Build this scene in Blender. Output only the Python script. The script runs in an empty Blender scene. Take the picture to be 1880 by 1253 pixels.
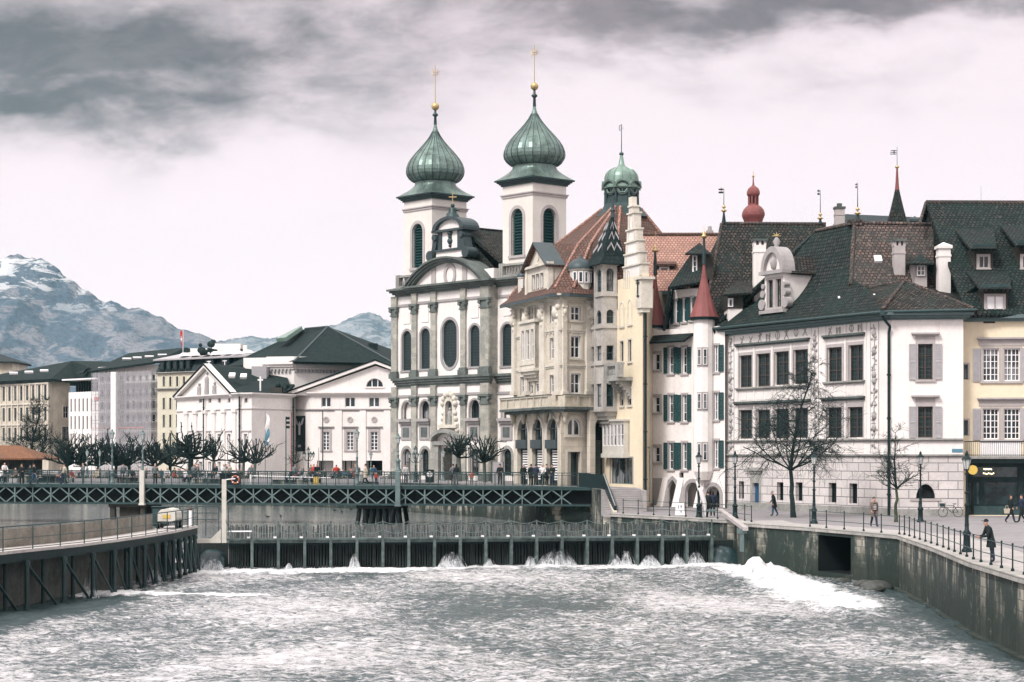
import bpy,math,random
from math import radians as R,sin,cos,pi,sqrt,atan2
from mathutils import Vector,Matrix,noise
random.seed(7)
SC=bpy.context.scene
COL=SC.collection
FPX,HOR,CX,CAMZ=3500.0,830.0,940.0,4.5
cam=bpy.data.objects.new('camera',bpy.data.cameras.new('camera'))
COL.objects.link(cam);SC.camera=cam
cam.location=(0,0,CAMZ);cam.rotation_euler=(R(90),0,0)
cam.data.sensor_width=36;cam.data.lens=36*FPX/1880
cam.data.shift_y=(HOR-626.5)/1880
cam.data.clip_start=.5;cam.data.clip_end=20000
SUN_EL,SUN_AZ=R(48),R(-38)
sun=bpy.data.objects.new('sun',bpy.data.lights.new('sun','SUN'));COL.objects.link(sun)
HAZE=.000055
sun.data.energy=2.2;sun.data.angle=R(14);sun.data.color=(1,.955,.93)
sun.rotation_euler=(R(90)-SUN_EL,0,SUN_AZ)
SC.view_settings.view_transform='Standard';SC.view_settings.look='None'
SC.view_settings.exposure=0.72;SC.view_settings.gamma=1
try:SC.view_settings.use_curve_mapping=False
except Exception:pass
SC.render.engine='CYCLES'
cy=SC.cycles
cy.max_bounces=5;cy.diffuse_bounces=2;cy.glossy_bounces=2;cy.transmission_bounces=2
cy.volume_bounces=0;cy.transparent_max_bounces=6
cy.caustics_reflective=False;cy.caustics_refractive=False
cy.use_denoising=True
try:cy.denoiser='OPENIMAGEDENOISE'
except Exception:pass
cy.use_adaptive_sampling=True;cy.adaptive_threshold=.02
cy.sample_clamp_indirect=4
world=bpy.data.worlds.new("World");SC.world=world;world.use_nodes=True
class NT:
 """tiny node helper"""
 def __init__(s,tree):s.t=tree;s.n=tree.nodes;s.l=tree.links
 def new(s,kind,**kw):
  n=s.n.new(kind)
  for k,v in kw.items():
   if k.startswith('i_'):
    key=k[2:];key=int(key)if key.isdigit()else key
    sock=n.inputs[key]
    if hasattr(v,'is_output'):s.l.new(v,sock)
    else:sock.default_value=v
   else:setattr(n,k,v)
  return n
 def math(s,op,a,b=0.,c=None,clamp=False):
  n=s.n.new('ShaderNodeMath');n.operation=op;n.use_clamp=clamp
  for i,v in enumerate((a,b)if c is None else(a,b,c)):
   if hasattr(v,'is_output'):s.l.new(v,n.inputs[i])
   else:n.inputs[i].default_value=v
  return n.outputs[0]
 def mix(s,f,a,b,mode='MIX'):
  n=s.n.new('ShaderNodeMix');n.data_type='RGBA';n.blend_type=mode;n.clamp_factor=True
  for i,v in((0,f),(6,a),(7,b)):
   if hasattr(v,'is_output'):s.l.new(v,n.inputs[i])
   elif i==0:n.inputs[0].default_value=v
   else:n.inputs[i].default_value=(*v[:3],1)
  return n.outputs[2]
 def step(s,x,lo,hi):
  n=s.n.new('ShaderNodeMapRange');n.interpolation_type='SMOOTHSTEP'
  s.l.new(x,n.inputs[0]);n.inputs[1].default_value=lo;n.inputs[2].default_value=hi
  return n.outputs[0]
 def map(s,vec,scale=(1,1,1),loc=(0,0,0),rot=(0,0,0)):
  n=s.n.new('ShaderNodeMapping');s.l.new(vec,n.inputs[0])
  n.inputs[1].default_value=loc;n.inputs[2].default_value=rot;n.inputs[3].default_value=scale
  return n.outputs[0]
 def noise(s,vec,scale=1,detail=4,rough=.55,dist=0):
  n=s.n.new('ShaderNodeTexNoise');s.l.new(vec,n.inputs['Vector'])
  n.inputs['Scale'].default_value=scale;n.inputs['Detail'].default_value=detail
  n.inputs['Roughness'].default_value=rough;n.inputs['Distortion'].default_value=dist
  return n.outputs['Fac']
w=NT(world.node_tree);w.n.clear()
_tc=w.new('ShaderNodeTexCoord').outputs['Generated']
_sx=w.new('ShaderNodeSeparateXYZ');w.l.new(_tc,_sx.inputs[0])
dx,dy,dz=_sx.outputs
u_=w.math('DIVIDE',dx,w.math('MULTIPLY',w.math('MAXIMUM',dy,.15),.2686))
v_=w.math('DIVIDE',dz,w.math('MULTIPLY',w.math('MAXIMUM',dy,.15),.2371))
_uv=w.new('ShaderNodeCombineXYZ',i_0=u_,i_1=v_).outputs[0]
wx=w.math('SUBTRACT',w.noise(w.map(_uv,(1.3,3.0,1),(4.2,1.1,0)),1.6,5,.6),.5)
wy=w.math('SUBTRACT',w.noise(w.map(_uv,(1.3,3.0,1),(9.7,3.3,2)),1.6,5,.6),.5)
uw=w.math('ADD',u_,w.math('MULTIPLY',wx,.50));vw=w.math('ADD',v_,w.math('MULTIPLY',wy,.30))
def blob(cu,cv,ru,rv,amp,tilt=0.):
 a=w.math('DIVIDE',w.math('SUBTRACT',uw,cu),ru)
 b=w.math('DIVIDE',w.math('SUBTRACT',w.math('SUBTRACT',vw,cv),w.math('MULTIPLY',w.math('SUBTRACT',uw,cu),tilt)),rv)
 r2=w.math('ADD',w.math('MULTIPLY',a,a),w.math('MULTIPLY',b,b))
 return w.math('MULTIPLY',w.math('POWER',2.718,w.math('MULTIPLY',r2,-1.0)),amp)
dk=None
for bl in((-1.05,.92,.55,.17,1.0,-.05),(-.55,.86,.45,.10,.75,-.05),(-.95,.79,.30,.035,.85,0),(-.80,.72,.40,.04,.45,0),(-.15,.95,.35,.10,.50,0),(.30,.93,.28,.06,.55,.05),(.85,1.0,.50,.055,.95,0),(.45,.99,.35,.06,.45,0),(.55,.80,.30,.04,.22,0),(.0,1.06,1.3,.10,.42,0),(-.9,.66,.6,.05,.16,.03)):
 x=blob(*bl);dk=x if dk is None else w.math('ADD',dk,x)
n1=w.noise(w.map(_uv,(1.35,2.7,1),(3.1,.35,0)),1.7,9,.58,.3)
n2=w.noise(w.map(_uv,(1.4,2.5,1),(8.3,2.0,0)),3.4,9,.60,.3)
gap=w.math('MULTIPLY',blob(-.82,.835,.22,.035,1.0),.42)
dk=w.math('SUBTRACT',w.math('ADD',w.math('MULTIPLY',dk,w.math('ADD',.35,w.math('MULTIPLY',n1,1.25))),w.math('MULTIPLY',w.math('SUBTRACT',n2,.5),w.math('ADD',.10,w.math('MULTIPLY',dk,1.15)))),gap)
dk=w.math('ADD',dk,w.math('MULTIPLY',w.math('MULTIPLY',w.step(n1,.44,.64),w.step(v_,.25,.80)),.20))
pale=w.mix(w.step(v_,.2,1.0),(.83,.70,.72),(.72,.61,.635))
dark=w.mix(w.step(w.math('MULTIPLY',u_,-1.0),-.1,.9),(.20,.155,.163),(.145,.128,.13))
cl=w.mix(w.step(dk,.02,.70),pale,w.mix(.46,pale,dark));cl=w.mix(w.step(dk,.50,1.45),cl,dark)
n3=w.noise(w.map(_uv,(1.2,2.2,1),(5.5,6.1,1)),4.5,9,.62,.3)
cl=w.mix(w.math('MULTIPLY',w.step(dk,.12,.7),.75),cl,w.mix(w.step(n3,.36,.66),(.76,.76,.77),(1.30,1.27,1.28)),'MULTIPLY')
cl=w.mix(w.step(dz,.29,.6),cl,(1.22,1.14,1.12))
sky=w.new('ShaderNodeTexSky',sky_type='NISHITA',sun_disc=False,sun_elevation=SUN_EL,sun_rotation=R(180)-SUN_AZ+pi*0)
b1=w.new('ShaderNodeBackground',i_0=cl,i_1=.93)
b2=w.new('ShaderNodeBackground',i_0=sky.outputs[0],i_1=.05)
mx=w.new('ShaderNodeMixShader',i_0=.93);w.l.new(b2.outputs[0],mx.inputs[1]);w.l.new(b1.outputs[0],mx.inputs[2])
wo=w.new('ShaderNodeOutputWorld');w.l.new(mx.outputs[0],wo.inputs[0])
def tag(o,label=None,cat=None,group=None,kind=None):
 if label:o['label']=label
 if cat:o['category']=cat
 if group:o['group']=group
 if kind:o['kind']=kind
 return o
def thing(name,label,cat,loc,group=None,rz=0):
 o=bpy.data.objects.new(name,None);COL.objects.link(o)
 o.location=loc;o.rotation_euler=(0,0,rz);o.empty_display_size=.3
 o['_o']=tuple(loc)
 return tag(o,label,cat,group)
def copy_tree(o,parent=None):
 c=o.copy();COL.objects.link(c);c.parent=parent
 if parent is not None:c.matrix_parent_inverse=o.matrix_parent_inverse.copy()
 for ch in list(o.children):copy_tree(ch,c)
 return c
class MB:
 """collects polygons in world coordinates and links them as ONE mesh object"""
 def __init__(s):s.v=[];s.f=[];s.m=[];s.sm=[]
 def poly(s,pts,m=0,smooth=False):
  b=len(s.v);s.v+=[tuple(p)for p in pts];s.f.append(tuple(range(b,b+len(pts))));s.m.append(m);s.sm.append(smooth)
 def grid(s,rows,m=0,smooth=True,close=False,flip=False):
  b=len(s.v);n=len(rows[0])
  for r in rows:s.v+=[tuple(p)for p in r]
  for i in range(len(rows)-1):
   for j in range(n if close else n-1):
    k=(j+1)%n
    q=(b+i*n+j,b+i*n+k,b+(i+1)*n+k,b+(i+1)*n+j)
    s.f.append(q[::-1]if flip else q);s.m.append(m);s.sm.append(smooth)
 def hexa(s,p,m=0):
  """p: 8 corners, bottom loop 0-3, top loop 4-7"""
  b=len(s.v);s.v+=[tuple(q)for q in p]
  for q in((3,2,1,0),(4,5,6,7),(0,1,5,4),(1,2,6,5),(2,3,7,6),(3,0,4,7)):
   s.f.append(tuple(b+i for i in q));s.m.append(m);s.sm.append(False)
 def box(s,x0,x1,y0,y1,z0,z1,m=0):
  s.hexa([(x0,y0,z0),(x1,y0,z0),(x1,y1,z0),(x0,y1,z0),(x0,y0,z1),(x1,y0,z1),(x1,y1,z1),(x0,y1,z1)],m)
 def fbox(s,F,s0,s1,z0,z1,d0,d1,m=0):
  P=F.pt
  s.hexa([P(s0,z0,d1),P(s1,z0,d1),P(s1,z0,d0),P(s0,z0,d0),P(s0,z1,d1),P(s1,z1,d1),P(s1,z1,d0),P(s0,z1,d0)],m)
 def extr(s,pts,vec,m=0,smooth=False):
  """closed outline pts extruded by vec, capped"""
  q=[Vector(p)+Vector(vec)for p in pts]
  s.poly(pts,m);s.poly(q[::-1],m);n=len(pts)
  for i in range(n):
   j=(i+1)%n;s.poly([pts[j],pts[i],q[i],q[j]],m,smooth)
 def prism(s,F,sz,d0,d1,m=0):
  """outline in facade coordinates (s,z) extruded from depth d1 (front) back to d0"""
  a=[F.pt(x,z,d1)for x,z in sz];s.extr(a,F.n*(d0-d1),m)
 def tube(s,p,q,r0,r1=None,n=6,m=0,caps=True,smooth=True):
  p=Vector(p);q=Vector(q);r1=r0 if r1 is None else r1
  d=q-p
  if d.length<1e-6:return
  a=d.orthogonal().normalized();b=d.normalized().cross(a)
  ring=lambda c,r:[c+(a*cos(2*pi*i/n)+b*sin(2*pi*i/n))*r for i in range(n)]
  A=ring(p,r0);B=ring(q,r1)
  s.grid([A,B],m,smooth and n>4,True)
  if caps:
   s.poly(A[::-1],m);s.poly(B,m)
 def path(s,pts,r,n=5,m=0):
  for a,b in zip(pts,pts[1:]):s.tube(a,b,r,r,n,m)
 def lathe(s,c,prof,n=16,m=0,rot=0,smooth=True,sx=1,sy=1):
  c=Vector(c)
  rows=[[c+Vector((cos(rot+2*pi*i/n)*r*sx,sin(rot+2*pi*i/n)*r*sy,z))for i in range(n)]for r,z in prof]
  s.grid(rows,m,smooth,True)
  s.poly(rows[0][::-1],m);s.poly(rows[-1],m)
 def ball(s,c,r,n=10,m=0,sz=1):
  k=max(4,n//2)
  s.lathe(c,[(max(1e-3,r*sin(pi*i/k)),-r*cos(pi*i/k)*sz)for i in range(k+1)],n,m)
 def slab(s,pts,th,m=0,m2=None):
  """roof plane of thickness th below pts"""
  pts=[Vector(p)for p in pts]
  nrm=(pts[1]-pts[0]).cross(pts[2]-pts[0]).normalized()
  if nrm.z<0:pts=pts[::-1];nrm=-nrm
  s.poly(pts,m)
  q=[p-nrm*th for p in pts];s.poly(q[::-1],m if m2 is None else m2)
  for i in range(len(pts)):
   j=(i+1)%len(pts);s.poly([pts[i],q[i],q[j],pts[j]],m if m2 is None else m2)
 def build(s,name,mats,parent=None,smooth_angle=None,**tags):
  if not isinstance(mats,(list,tuple)):mats=[mats]
  root=parent
  while root is not None and root.parent is not None:root=root.parent
  o0=Vector(root['_o'])if root is not None and '_o' in root else Vector((0,0,0))
  if root is None:o0=Vector(tags.pop('org',(0,0,0)))
  me=bpy.data.meshes.new(name)
  me.from_pydata([(a-o0.x,b-o0.y,c-o0.z)for a,b,c in s.v],[],s.f)
  for mt in mats:me.materials.append(mt)
  me.polygons.foreach_set('material_index',s.m);me.polygons.foreach_set('use_smooth',s.sm)
  uv=me.uv_layers.new(name='UVMap').data
  V=s.v
  for p in me.polygons:
   nx,ny,nz=p.normal
   h=sqrt(nx*nx+ny*ny)
   if h<.3:
    for li,vi in zip(p.loop_indices,p.vertices):uv[li].uv=(V[vi][0],V[vi][1])
   else:
    tx,ty=-ny/h,nx/h
    ux,uy,uz=-nx*nz/h,-ny*nz/h,h
    for li,vi in zip(p.loop_indices,p.vertices):
     a,b,c=V[vi];uv[li].uv=(a*tx+b*ty,a*ux+b*uy+c*uz)
  me.update()
  o=bpy.data.objects.new(name,me);COL.objects.link(o)
  if parent is not None:o.parent=parent
  else:o.location=o0
  return tag(o,**tags)
def W(px,py,Y):return Vector(((px-CX)/FPX*Y,Y,CAMZ+(HOR-py)/FPX*Y))
def G(px,Y,z=0.):return Vector(((px-CX)/FPX*Y,Y,z))
def ZY(py,Y):return CAMZ+(HOR-py)/FPX*Y
class Face:
 """vertical facade plane from ground point A (left) to B (right) seen from the river; s runs A->B, d points outward"""
 def __init__(s,pxa,Ya,pxb,Yb):
  s.o=G(pxa,Ya);e=G(pxb,Yb);s.L=(e-s.o).length;s.u=(e-s.o)/s.L
  s.n=Vector((s.u.y,-s.u.x,0));s.holes=[]
 def pt(s,a,z,d=0.):return Vector((s.o.x+s.u.x*a+s.n.x*d,s.o.y+s.u.y*a+s.n.y*d,z))
 def S(s,px,d=0.):
  k=(px-CX)/FPX;ox,oy=s.o.x+s.n.x*d,s.o.y+s.n.y*d
  return(k*oy-ox)/(s.u.x-k*s.u.y)
 def Yat(s,px,d=0.):return s.o.y+s.n.y*d+s.u.y*s.S(px,d)
 def Z(s,px,py,d=0.):return ZY(py,s.Yat(px,d))
 def rect(s,x0,y0,x1,y1,d=0.):
  """photo rectangle -> s0,s1,z0,z1"""
  xm=(x0+x1)/2
  return s.S(x0,d),s.S(x1,d),s.Z(xm,y1,d),s.Z(xm,y0,d)
 def shift(s,d,s0=0.,s1=None):
  f=Face.__new__(Face);f.u=s.u;f.n=s.n;f.o=s.pt(s0,0,d);f.L=(s.L if s1 is None else s1)-s0;f.holes=[]
  return f
def arc_pts(s0,s1,z0,z1,kind,n=10):
 """outline of an opening, counter-clockwise from the lower left"""
 c,w2=(s0+s1)/2,(s1-s0)/2
 if kind=='rect':return[(s0,z0),(s1,z0),(s1,z1),(s0,z1)]
 if kind=='arch':
  r=min(w2,(z1-z0)*.8);zs=z1-r
  return[(s0,z0),(s1,z0)]+[(c+w2*cos(pi*i/n),zs+r*sin(pi*i/n))for i in range(n+1)]
 if kind=='point':
  r=(z1-z0)*.5;zs=z1-r
  f=lambda t:(1-t)**1.6
  rt=[(c+w2*(1-(i/n)**2.0),zs+r*(i/n)**.85)for i in range(n+1)]
  return[(s0,z0),(s1,z0)]+rt+[(2*c-a,b)for a,b in rt[-2::-1]]
 if kind=='half':
  return[(s0,z0),(s1,z0)]+[(c+w2*cos(pi*i/n),z0+(z1-z0)*sin(pi*i/n))for i in range(1,n)]
 if kind=='stadium':
  r=min(w2,(z1-z0)/2)
  return[(c+w2*cos(a),z0+r+r*sin(a))for a in[pi+pi*i/n for i in range(n+1)]]+[(c+w2*cos(a),z1-r+r*sin(a))for a in[pi*i/n for i in range(n+1)]]
def wall(mb,F,s0,s1,z0,z1,holes=None,depth=.28,m=0,caps=True,d=0.,mr=None,bottom=False):
 """facade sheet with real openings: front faces, reveals, and returns round its edge"""
 mr=m if mr is None else mr
 P=lambda a,z,e=0.:F.pt(a,z,d+e)
 holes=[h for h in(F.holes if holes is None else holes)if h[0]>s0-.01 and h[1]<s1+.01 and h[2]>z0-.01 and h[3]<z1+.01]
 xs=sorted({round(v,4)for v in[s0,s1]+[h[0]for h in holes]+[h[1]for h in holes]})
 zs=sorted({round(v,4)for v in[z0,z1]+[h[2]for h in holes]+[h[3]for h in holes]})
 for i in range(len(xs)-1):
  run=None
  for j in range(len(zs)):
   inside=True
   if j<len(zs)-1:
    cx_,cz_=(xs[i]+xs[i+1])/2,(zs[j]+zs[j+1])/2
    inside=any(h[0]<cx_<h[1]and h[2]<cz_<h[3]for h in holes)
   if not inside and run is None:run=zs[j]
   if inside and run is not None:
    a,b=xs[i],xs[i+1]
    mb.poly([P(a,run),P(b,run),P(b,zs[j]),P(a,zs[j])],m);run=None
 for h in holes:
  a,b,c,e,kind=h
  out=arc_pts(a,b,c,e,kind);n=len(out);mid=(a+b)/2
  for i in range(n):
   p,q=out[i],out[(i+1)%n]
   if abs(p[0]-q[0])+abs(p[1]-q[1])<1e-5:continue
   mb.poly([P(q[0],q[1]),P(p[0],p[1]),P(p[0],p[1],-depth),P(q[0],q[1],-depth)],mr)
   if kind=='rect':continue
   zmid=(p[1]+q[1])/2;xmid=(p[0]+q[0])/2
   if abs(q[0]-p[0])<1e-5 or abs(p[1]-c)+abs(q[1]-c)<1e-5:continue
   corner=(b if xmid>mid else a,e if zmid>(c+e)/2 or kind!='stadium' else c)
   mb.poly([P(*p),P(*q),P(*corner)]if True else[],m)
  if kind!='rect':
   pass
 if caps:
  for(a,b,c,e)in((s0,z0,s0,z1),(s1,z1,s1,z0),(s0,z1,s1,z1))+(((s1,z0,s0,z0),)if bottom else()):
   mb.poly([P(a,b),P(c,e),P(c,e,-.45),P(a,b,-.45)],m)
def block(mb,pts,z0,z1,m=0,top=True):
 """vertical walls over a ground outline"""
 a=[(p[0],p[1],z0)for p in pts];b=[(p[0],p[1],z1)for p in pts]
 ar=sum(a[i][0]*a[(i+1)%len(a)][1]-a[(i+1)%len(a)][0]*a[i][1]for i in range(len(a)))
 if ar<0:a=a[::-1];b=b[::-1]
 n=len(a)
 for i in range(n):
  j=(i+1)%n;mb.poly([a[i],a[j],b[j],b[i]],m)
 if top:mb.poly(b,m)
MATS={}
def mat(name,col,rough=.85,metal=0.,var=.18,scale=.8,streak=0.,spec=.3,bump=0.,bscale=12.,tint=None):
 """surface colour with soft blotches, fine grain and (streak) rain marks"""
 m=bpy.data.materials.new(name);m.use_nodes=True;t=NT(m.node_tree);bs=t.n['Principled BSDF']
 pos=t.new('ShaderNodeNewGeometry').outputs['Position']
 a=t.noise(pos,scale,5,.6);b=t.noise(pos,scale*9,3,.6)
 k=t.math('ADD',t.math('MULTIPLY',a,.65),t.math('MULTIPLY',b,.35))
 k=t.step(k,.34,.66)
 lo=tuple(c*(1-var)for c in col);hi=tuple(min(.92,c*(1+var*.6))for c in col)
 c=t.mix(k,lo,hi)
 if streak:
  sN=t.noise(t.map(pos,(1.6,1.6,.12)),1.4,5,.65)
  g=tint or(.25,.27,.25)
  c=t.mix(t.math('MULTIPLY',t.step(sN,.52,.78),streak),c,tuple(x*y for x,y in zip(col,g)))
 t.l.new(c,bs.inputs['Base Color'])
 bs.inputs['Roughness'].default_value=rough;bs.inputs['Metallic'].default_value=metal
 bs.inputs['Specular IOR Level'].default_value=spec
 if bump:
  bn=t.new('ShaderNodeBump',i_0=bump,i_1=.03);t.l.new(t.noise(pos,bscale,4,.6),bn.inputs['Height'])
  t.l.new(bn.outputs[0],bs.inputs['Normal'])
 MATS[name]=m;return m
def brick(name,c1,c2,mortar,bw,bh,ms=.015,rough=.9,moss=None,mossamt=.5,light=None,offset=.5,bump=.5,mscale=.35,freq=2):
 """courses of blocks or tiles laid in metres on the UV map"""
 m=bpy.data.materials.new(name);m.use_nodes=True;t=NT(m.node_tree);bs=t.n['Principled BSDF']
 uv=t.new('ShaderNodeTexCoord').outputs['UV'];pos=t.new('ShaderNodeNewGeometry').outputs['Position']
 b=t.new('ShaderNodeTexBrick');t.l.new(uv,b.inputs['Vector']);b.offset=offset;b.offset_frequency=freq
 b.inputs['Color1'].default_value=(*c1,1);b.inputs['Color2'].default_value=(*c2,1);b.inputs['Mortar'].default_value=(*mortar,1)
 b.inputs['Scale'].default_value=1;b.inputs['Mortar Size'].default_value=ms;b.inputs['Mortar Smooth'].default_value=.3
 b.inputs['Bias'].default_value=0;b.inputs['Brick Width'].default_value=bw;b.inputs['Row Height'].default_value=bh
 c=b.outputs['Color']
 if moss:
  k=t.math('ADD',t.math('MULTIPLY',t.noise(pos,mscale,5,.65),.7),t.math('MULTIPLY',t.noise(pos,mscale*8,4,.7),.3))
  c=t.mix(t.math('MULTIPLY',t.step(k,.42,.62),mossamt),c,moss)
 if light:
  k2=t.noise(pos,3.2,6,.85)
  c=t.mix(t.math('MULTIPLY',t.step(k2,.55,.68),.75),c,light)
 t.l.new(c,bs.inputs['Base Color']);bs.inputs['Roughness'].default_value=rough;bs.inputs['Specular IOR Level'].default_value=.2
 if bump:
  bn=t.new('ShaderNodeBump',i_0=bump,i_1=.04);t.l.new(t.math('SUBTRACT',1.0,b.outputs['Fac']),bn.inputs['Height'])
  t.l.new(bn.outputs[0],bs.inputs['Normal'])
 MATS[name]=m;return m
M=MATS
mat('white_plaster',(.77,.735,.705),var=.09,scale=.4,streak=.55,tint=(.72,.70,.66),bump=.15)
mat('warm_plaster',(.72,.69,.66),var=.07,scale=.5,streak=.16,tint=(.5,.5,.48),bump=.15)
mat('tower_plaster',(.66,.63,.585),var=.06,scale=.35,streak=.14,tint=(.6,.6,.58))
mat('yellow_plaster',(.72,.63,.465),var=.08,scale=.4,streak=.14,tint=(.6,.58,.55),bump=.15)
mat('cream_plaster',(.55,.525,.42),var=.08,scale=.4,streak=.15,tint=(.6,.6,.6))
mat('sandstone',(.52,.475,.39),var=.22,scale=.6,streak=.65,tint=(.30,.33,.32),bump=.3,bscale=5)
mat('pale_sandstone',(.60,.565,.49),var=.18,scale=.7,streak=.45,tint=(.36,.39,.38),bump=.3,bscale=5)
mat('grey_stone',(.29,.29,.27),var=.3,scale=.5,streak=.6,tint=(.22,.31,.30),bump=.3,bscale=5)
brick('pilaster_stone',(.44,.42,.36),(.31,.305,.275),(.26,.26,.22),1.3,.55,.006,moss=(.12,.145,.135),mossamt=.5,bump=.1,mscale=.5)
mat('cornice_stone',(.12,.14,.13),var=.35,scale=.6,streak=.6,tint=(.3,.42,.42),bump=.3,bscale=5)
mat('dark_stone',(.10,.12,.115),var=.4,scale=.6,streak=.5,tint=(.35,.45,.45),bump=.3,bscale=5)
mat('window_stone',(.33,.315,.31),var=.12,scale=1.5,streak=.2)
mat('pink_grey_stone',(.40,.37,.36),var=.1,scale=1.5)
brick('rusticated_stone',(.64,.60,.58),(.55,.52,.50),(.20,.20,.20),1.35,.62,.035,moss=(.36,.35,.35),mossamt=.35,bump=.6,mscale=.6)
brick('ashlar',(.63,.575,.48),(.55,.505,.42),(.36,.34,.30),1.1,.55,.012,moss=(.42,.40,.34),mossamt=.4,bump=.2)
brick('dark_tiles',(.046,.048,.043),(.012,.020,.020),(.002,.006,.007),.3,.36,.07,moss=(.008,.026,.022),mossamt=.62,light=(.13,.12,.105),bump=1)
brick('brown_tiles',(.075,.056,.048),(.016,.018,.017),(.004,.007,.007),.3,.34,.06,moss=(.016,.030,.027),mossamt=.65,light=(.20,.165,.14),bump=1)
brick('mixed_tiles',(.165,.11,.095),(.055,.046,.042),(.02,.02,.02),.3,.32,.05,moss=(.04,.046,.044),mossamt=.75,light=(.30,.23,.19),bump=1)
brick('red_tiles',(.200,.098,.074),(.120,.062,.050),(.04,.03,.027),.3,.32,.05,moss=(.075,.058,.048),mossamt=.8,light=(.30,.18,.14),bump=.8)
brick('salmon_tiles',(.46,.275,.215),(.36,.205,.16),(.16,.095,.08),.3,.32,.045,moss=(.20,.12,.10),mossamt=.6,bump=.6,mscale=1.1)
brick('orange_tiles',(.30,.13,.06),(.2,.09,.05),(.06,.04,.03),.24,.24,.03,moss=(.1,.07,.05),mossamt=.5)
brick('slate',(.050,.062,.066),(.036,.047,.052),(.014,.02,.023),.25,.25,.02,moss=(.02,.034,.034),mossamt=.6,bump=.5)
brick('dark_slate',(.016,.028,.028),(.008,.017,.018),(.005,.010,.011),.4,.4,.03,moss=(.012,.024,.022),mossamt=.6,light=(.040,.050,.046),bump=.5)
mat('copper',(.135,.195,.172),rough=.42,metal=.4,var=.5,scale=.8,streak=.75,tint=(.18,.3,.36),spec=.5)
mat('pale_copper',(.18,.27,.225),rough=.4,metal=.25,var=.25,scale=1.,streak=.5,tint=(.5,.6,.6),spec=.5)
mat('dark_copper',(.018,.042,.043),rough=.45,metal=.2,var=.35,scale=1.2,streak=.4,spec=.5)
mat('red_copper',(.205,.068,.064),rough=.6,var=.22,scale=.9,streak=.25,tint=(.5,.5,.5))
mat('gold',(.50,.38,.19),rough=.45,metal=.7,var=.1)
mat('lead',(.050,.070,.076),rough=.5,metal=.2,var=.2,scale=1)
mat('dark_iron',(.010,.024,.026),rough=.5,metal=.3,var=.25,scale=3)
mat('grey_iron',(.034,.064,.066),rough=.5,metal=.2,var=.25,scale=3)
mat('oriel_stone',(.44,.42,.39),var=.25,scale=.6,streak=.6,tint=(.35,.38,.37),bump=.3,bscale=5)
mat('pale_iron',(.13,.185,.182),rough=.5,metal=.2,var=.2,scale=3)
mat('galvanised',(.30,.335,.33),rough=.4,metal=.5,var=.25,scale=3)
mat('cream_paint',(.55,.53,.475),rough=.5,var=.12,scale=2,streak=.3)
mat('white_paint',(.80,.79,.79),rough=.5,var=.05,scale=2)
mat('eaves_paint',(.105,.15,.152),rough=.6,var=.15,scale=1.5)
mat('grey_paint',(.22,.235,.25),rough=.5,var=.1)
mat('shutter_green',(.016,.058,.060),rough=.55,var=.2,scale=3)
mat('shutter_grey',(.36,.35,.36),rough=.6,var=.1,scale=3)
mat('window_grey',(.075,.10,.105),rough=.4,var=.15)
mat('window_brown',(.06,.05,.042),rough=.5,var=.2)
mat('door_blue',(.025,.085,.17),rough=.5,var=.2,scale=2)
mat('dark_wood',(.045,.042,.036),rough=.8,var=.35,scale=2)
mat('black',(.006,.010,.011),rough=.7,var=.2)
mat('asphalt',(.25,.235,.24),rough=.9,var=.18,scale=.35,bump=.3,bscale=20)
mat('pale_paving',(.37,.345,.335),rough=.9,var=.15,scale=.5,bump=.3,bscale=10)
mat('bark',(.016,.030,.029),rough=.95,var=.4,scale=4,bump=.5,bscale=14)
mat('bark_grey',(.10,.115,.10),rough=.95,var=.4,scale=4,bump=.5,bscale=14)
mat('bark_green',(.055,.070,.042),rough=.95,var=.45,scale=3,bump=.5,bscale=14)
mat('twig',(.016,.030,.029),rough=.95,var=.3,scale=6)
mat('red_paint',(.50,.035,.03),rough=.5,var=.1)
mat('orange_red',(.38,.11,.075),rough=.5,var=.15)
mat('yellow_paint',(.62,.44,.10),rough=.5,var=.1)
mat('blue_plate',(.09,.22,.30),rough=.4,var=.08)
mat('skin',(.46,.27,.20),rough=.6,var=.08,scale=20)
mat('hair_dark',(.025,.02,.018),rough=.7)
mat('hair_grey',(.30,.29,.28),rough=.7)
mat('cloth_black',(.012,.018,.020),rough=.9,var=.25,scale=8)
mat('cloth_navy',(.02,.03,.055),rough=.9,var=.25,scale=8)
mat('cloth_jeans',(.035,.075,.13),rough=.9,var=.25,scale=8)
mat('cloth_coat',(.15,.115,.10),rough=.9,var=.2,scale=8)
mat('cloth_white',(.72,.70,.69),rough=.9,var=.1,scale=8)
mat('cloth_red',(.42,.05,.035),rough=.9,var=.15,scale=8)
mat('cloth_grey',(.13,.145,.155),rough=.9,var=.2,scale=8)
mat('cloth_cream',(.46,.41,.32),rough=.9,var=.15,scale=8)
mat('rock',(.06,.065,.06),rough=.6,var=.5,scale=3,bump=.6,bscale=6)
mat('plank',(.22,.205,.175),rough=.9,var=.35,scale=1.2,streak=.5,tint=(.45,.45,.45))
mat('deck_plank',(.46,.43,.41),rough=.9,var=.2,scale=2)
mat('netting',(.36,.35,.40),rough=.9,var=.12,scale=.6)
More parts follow.
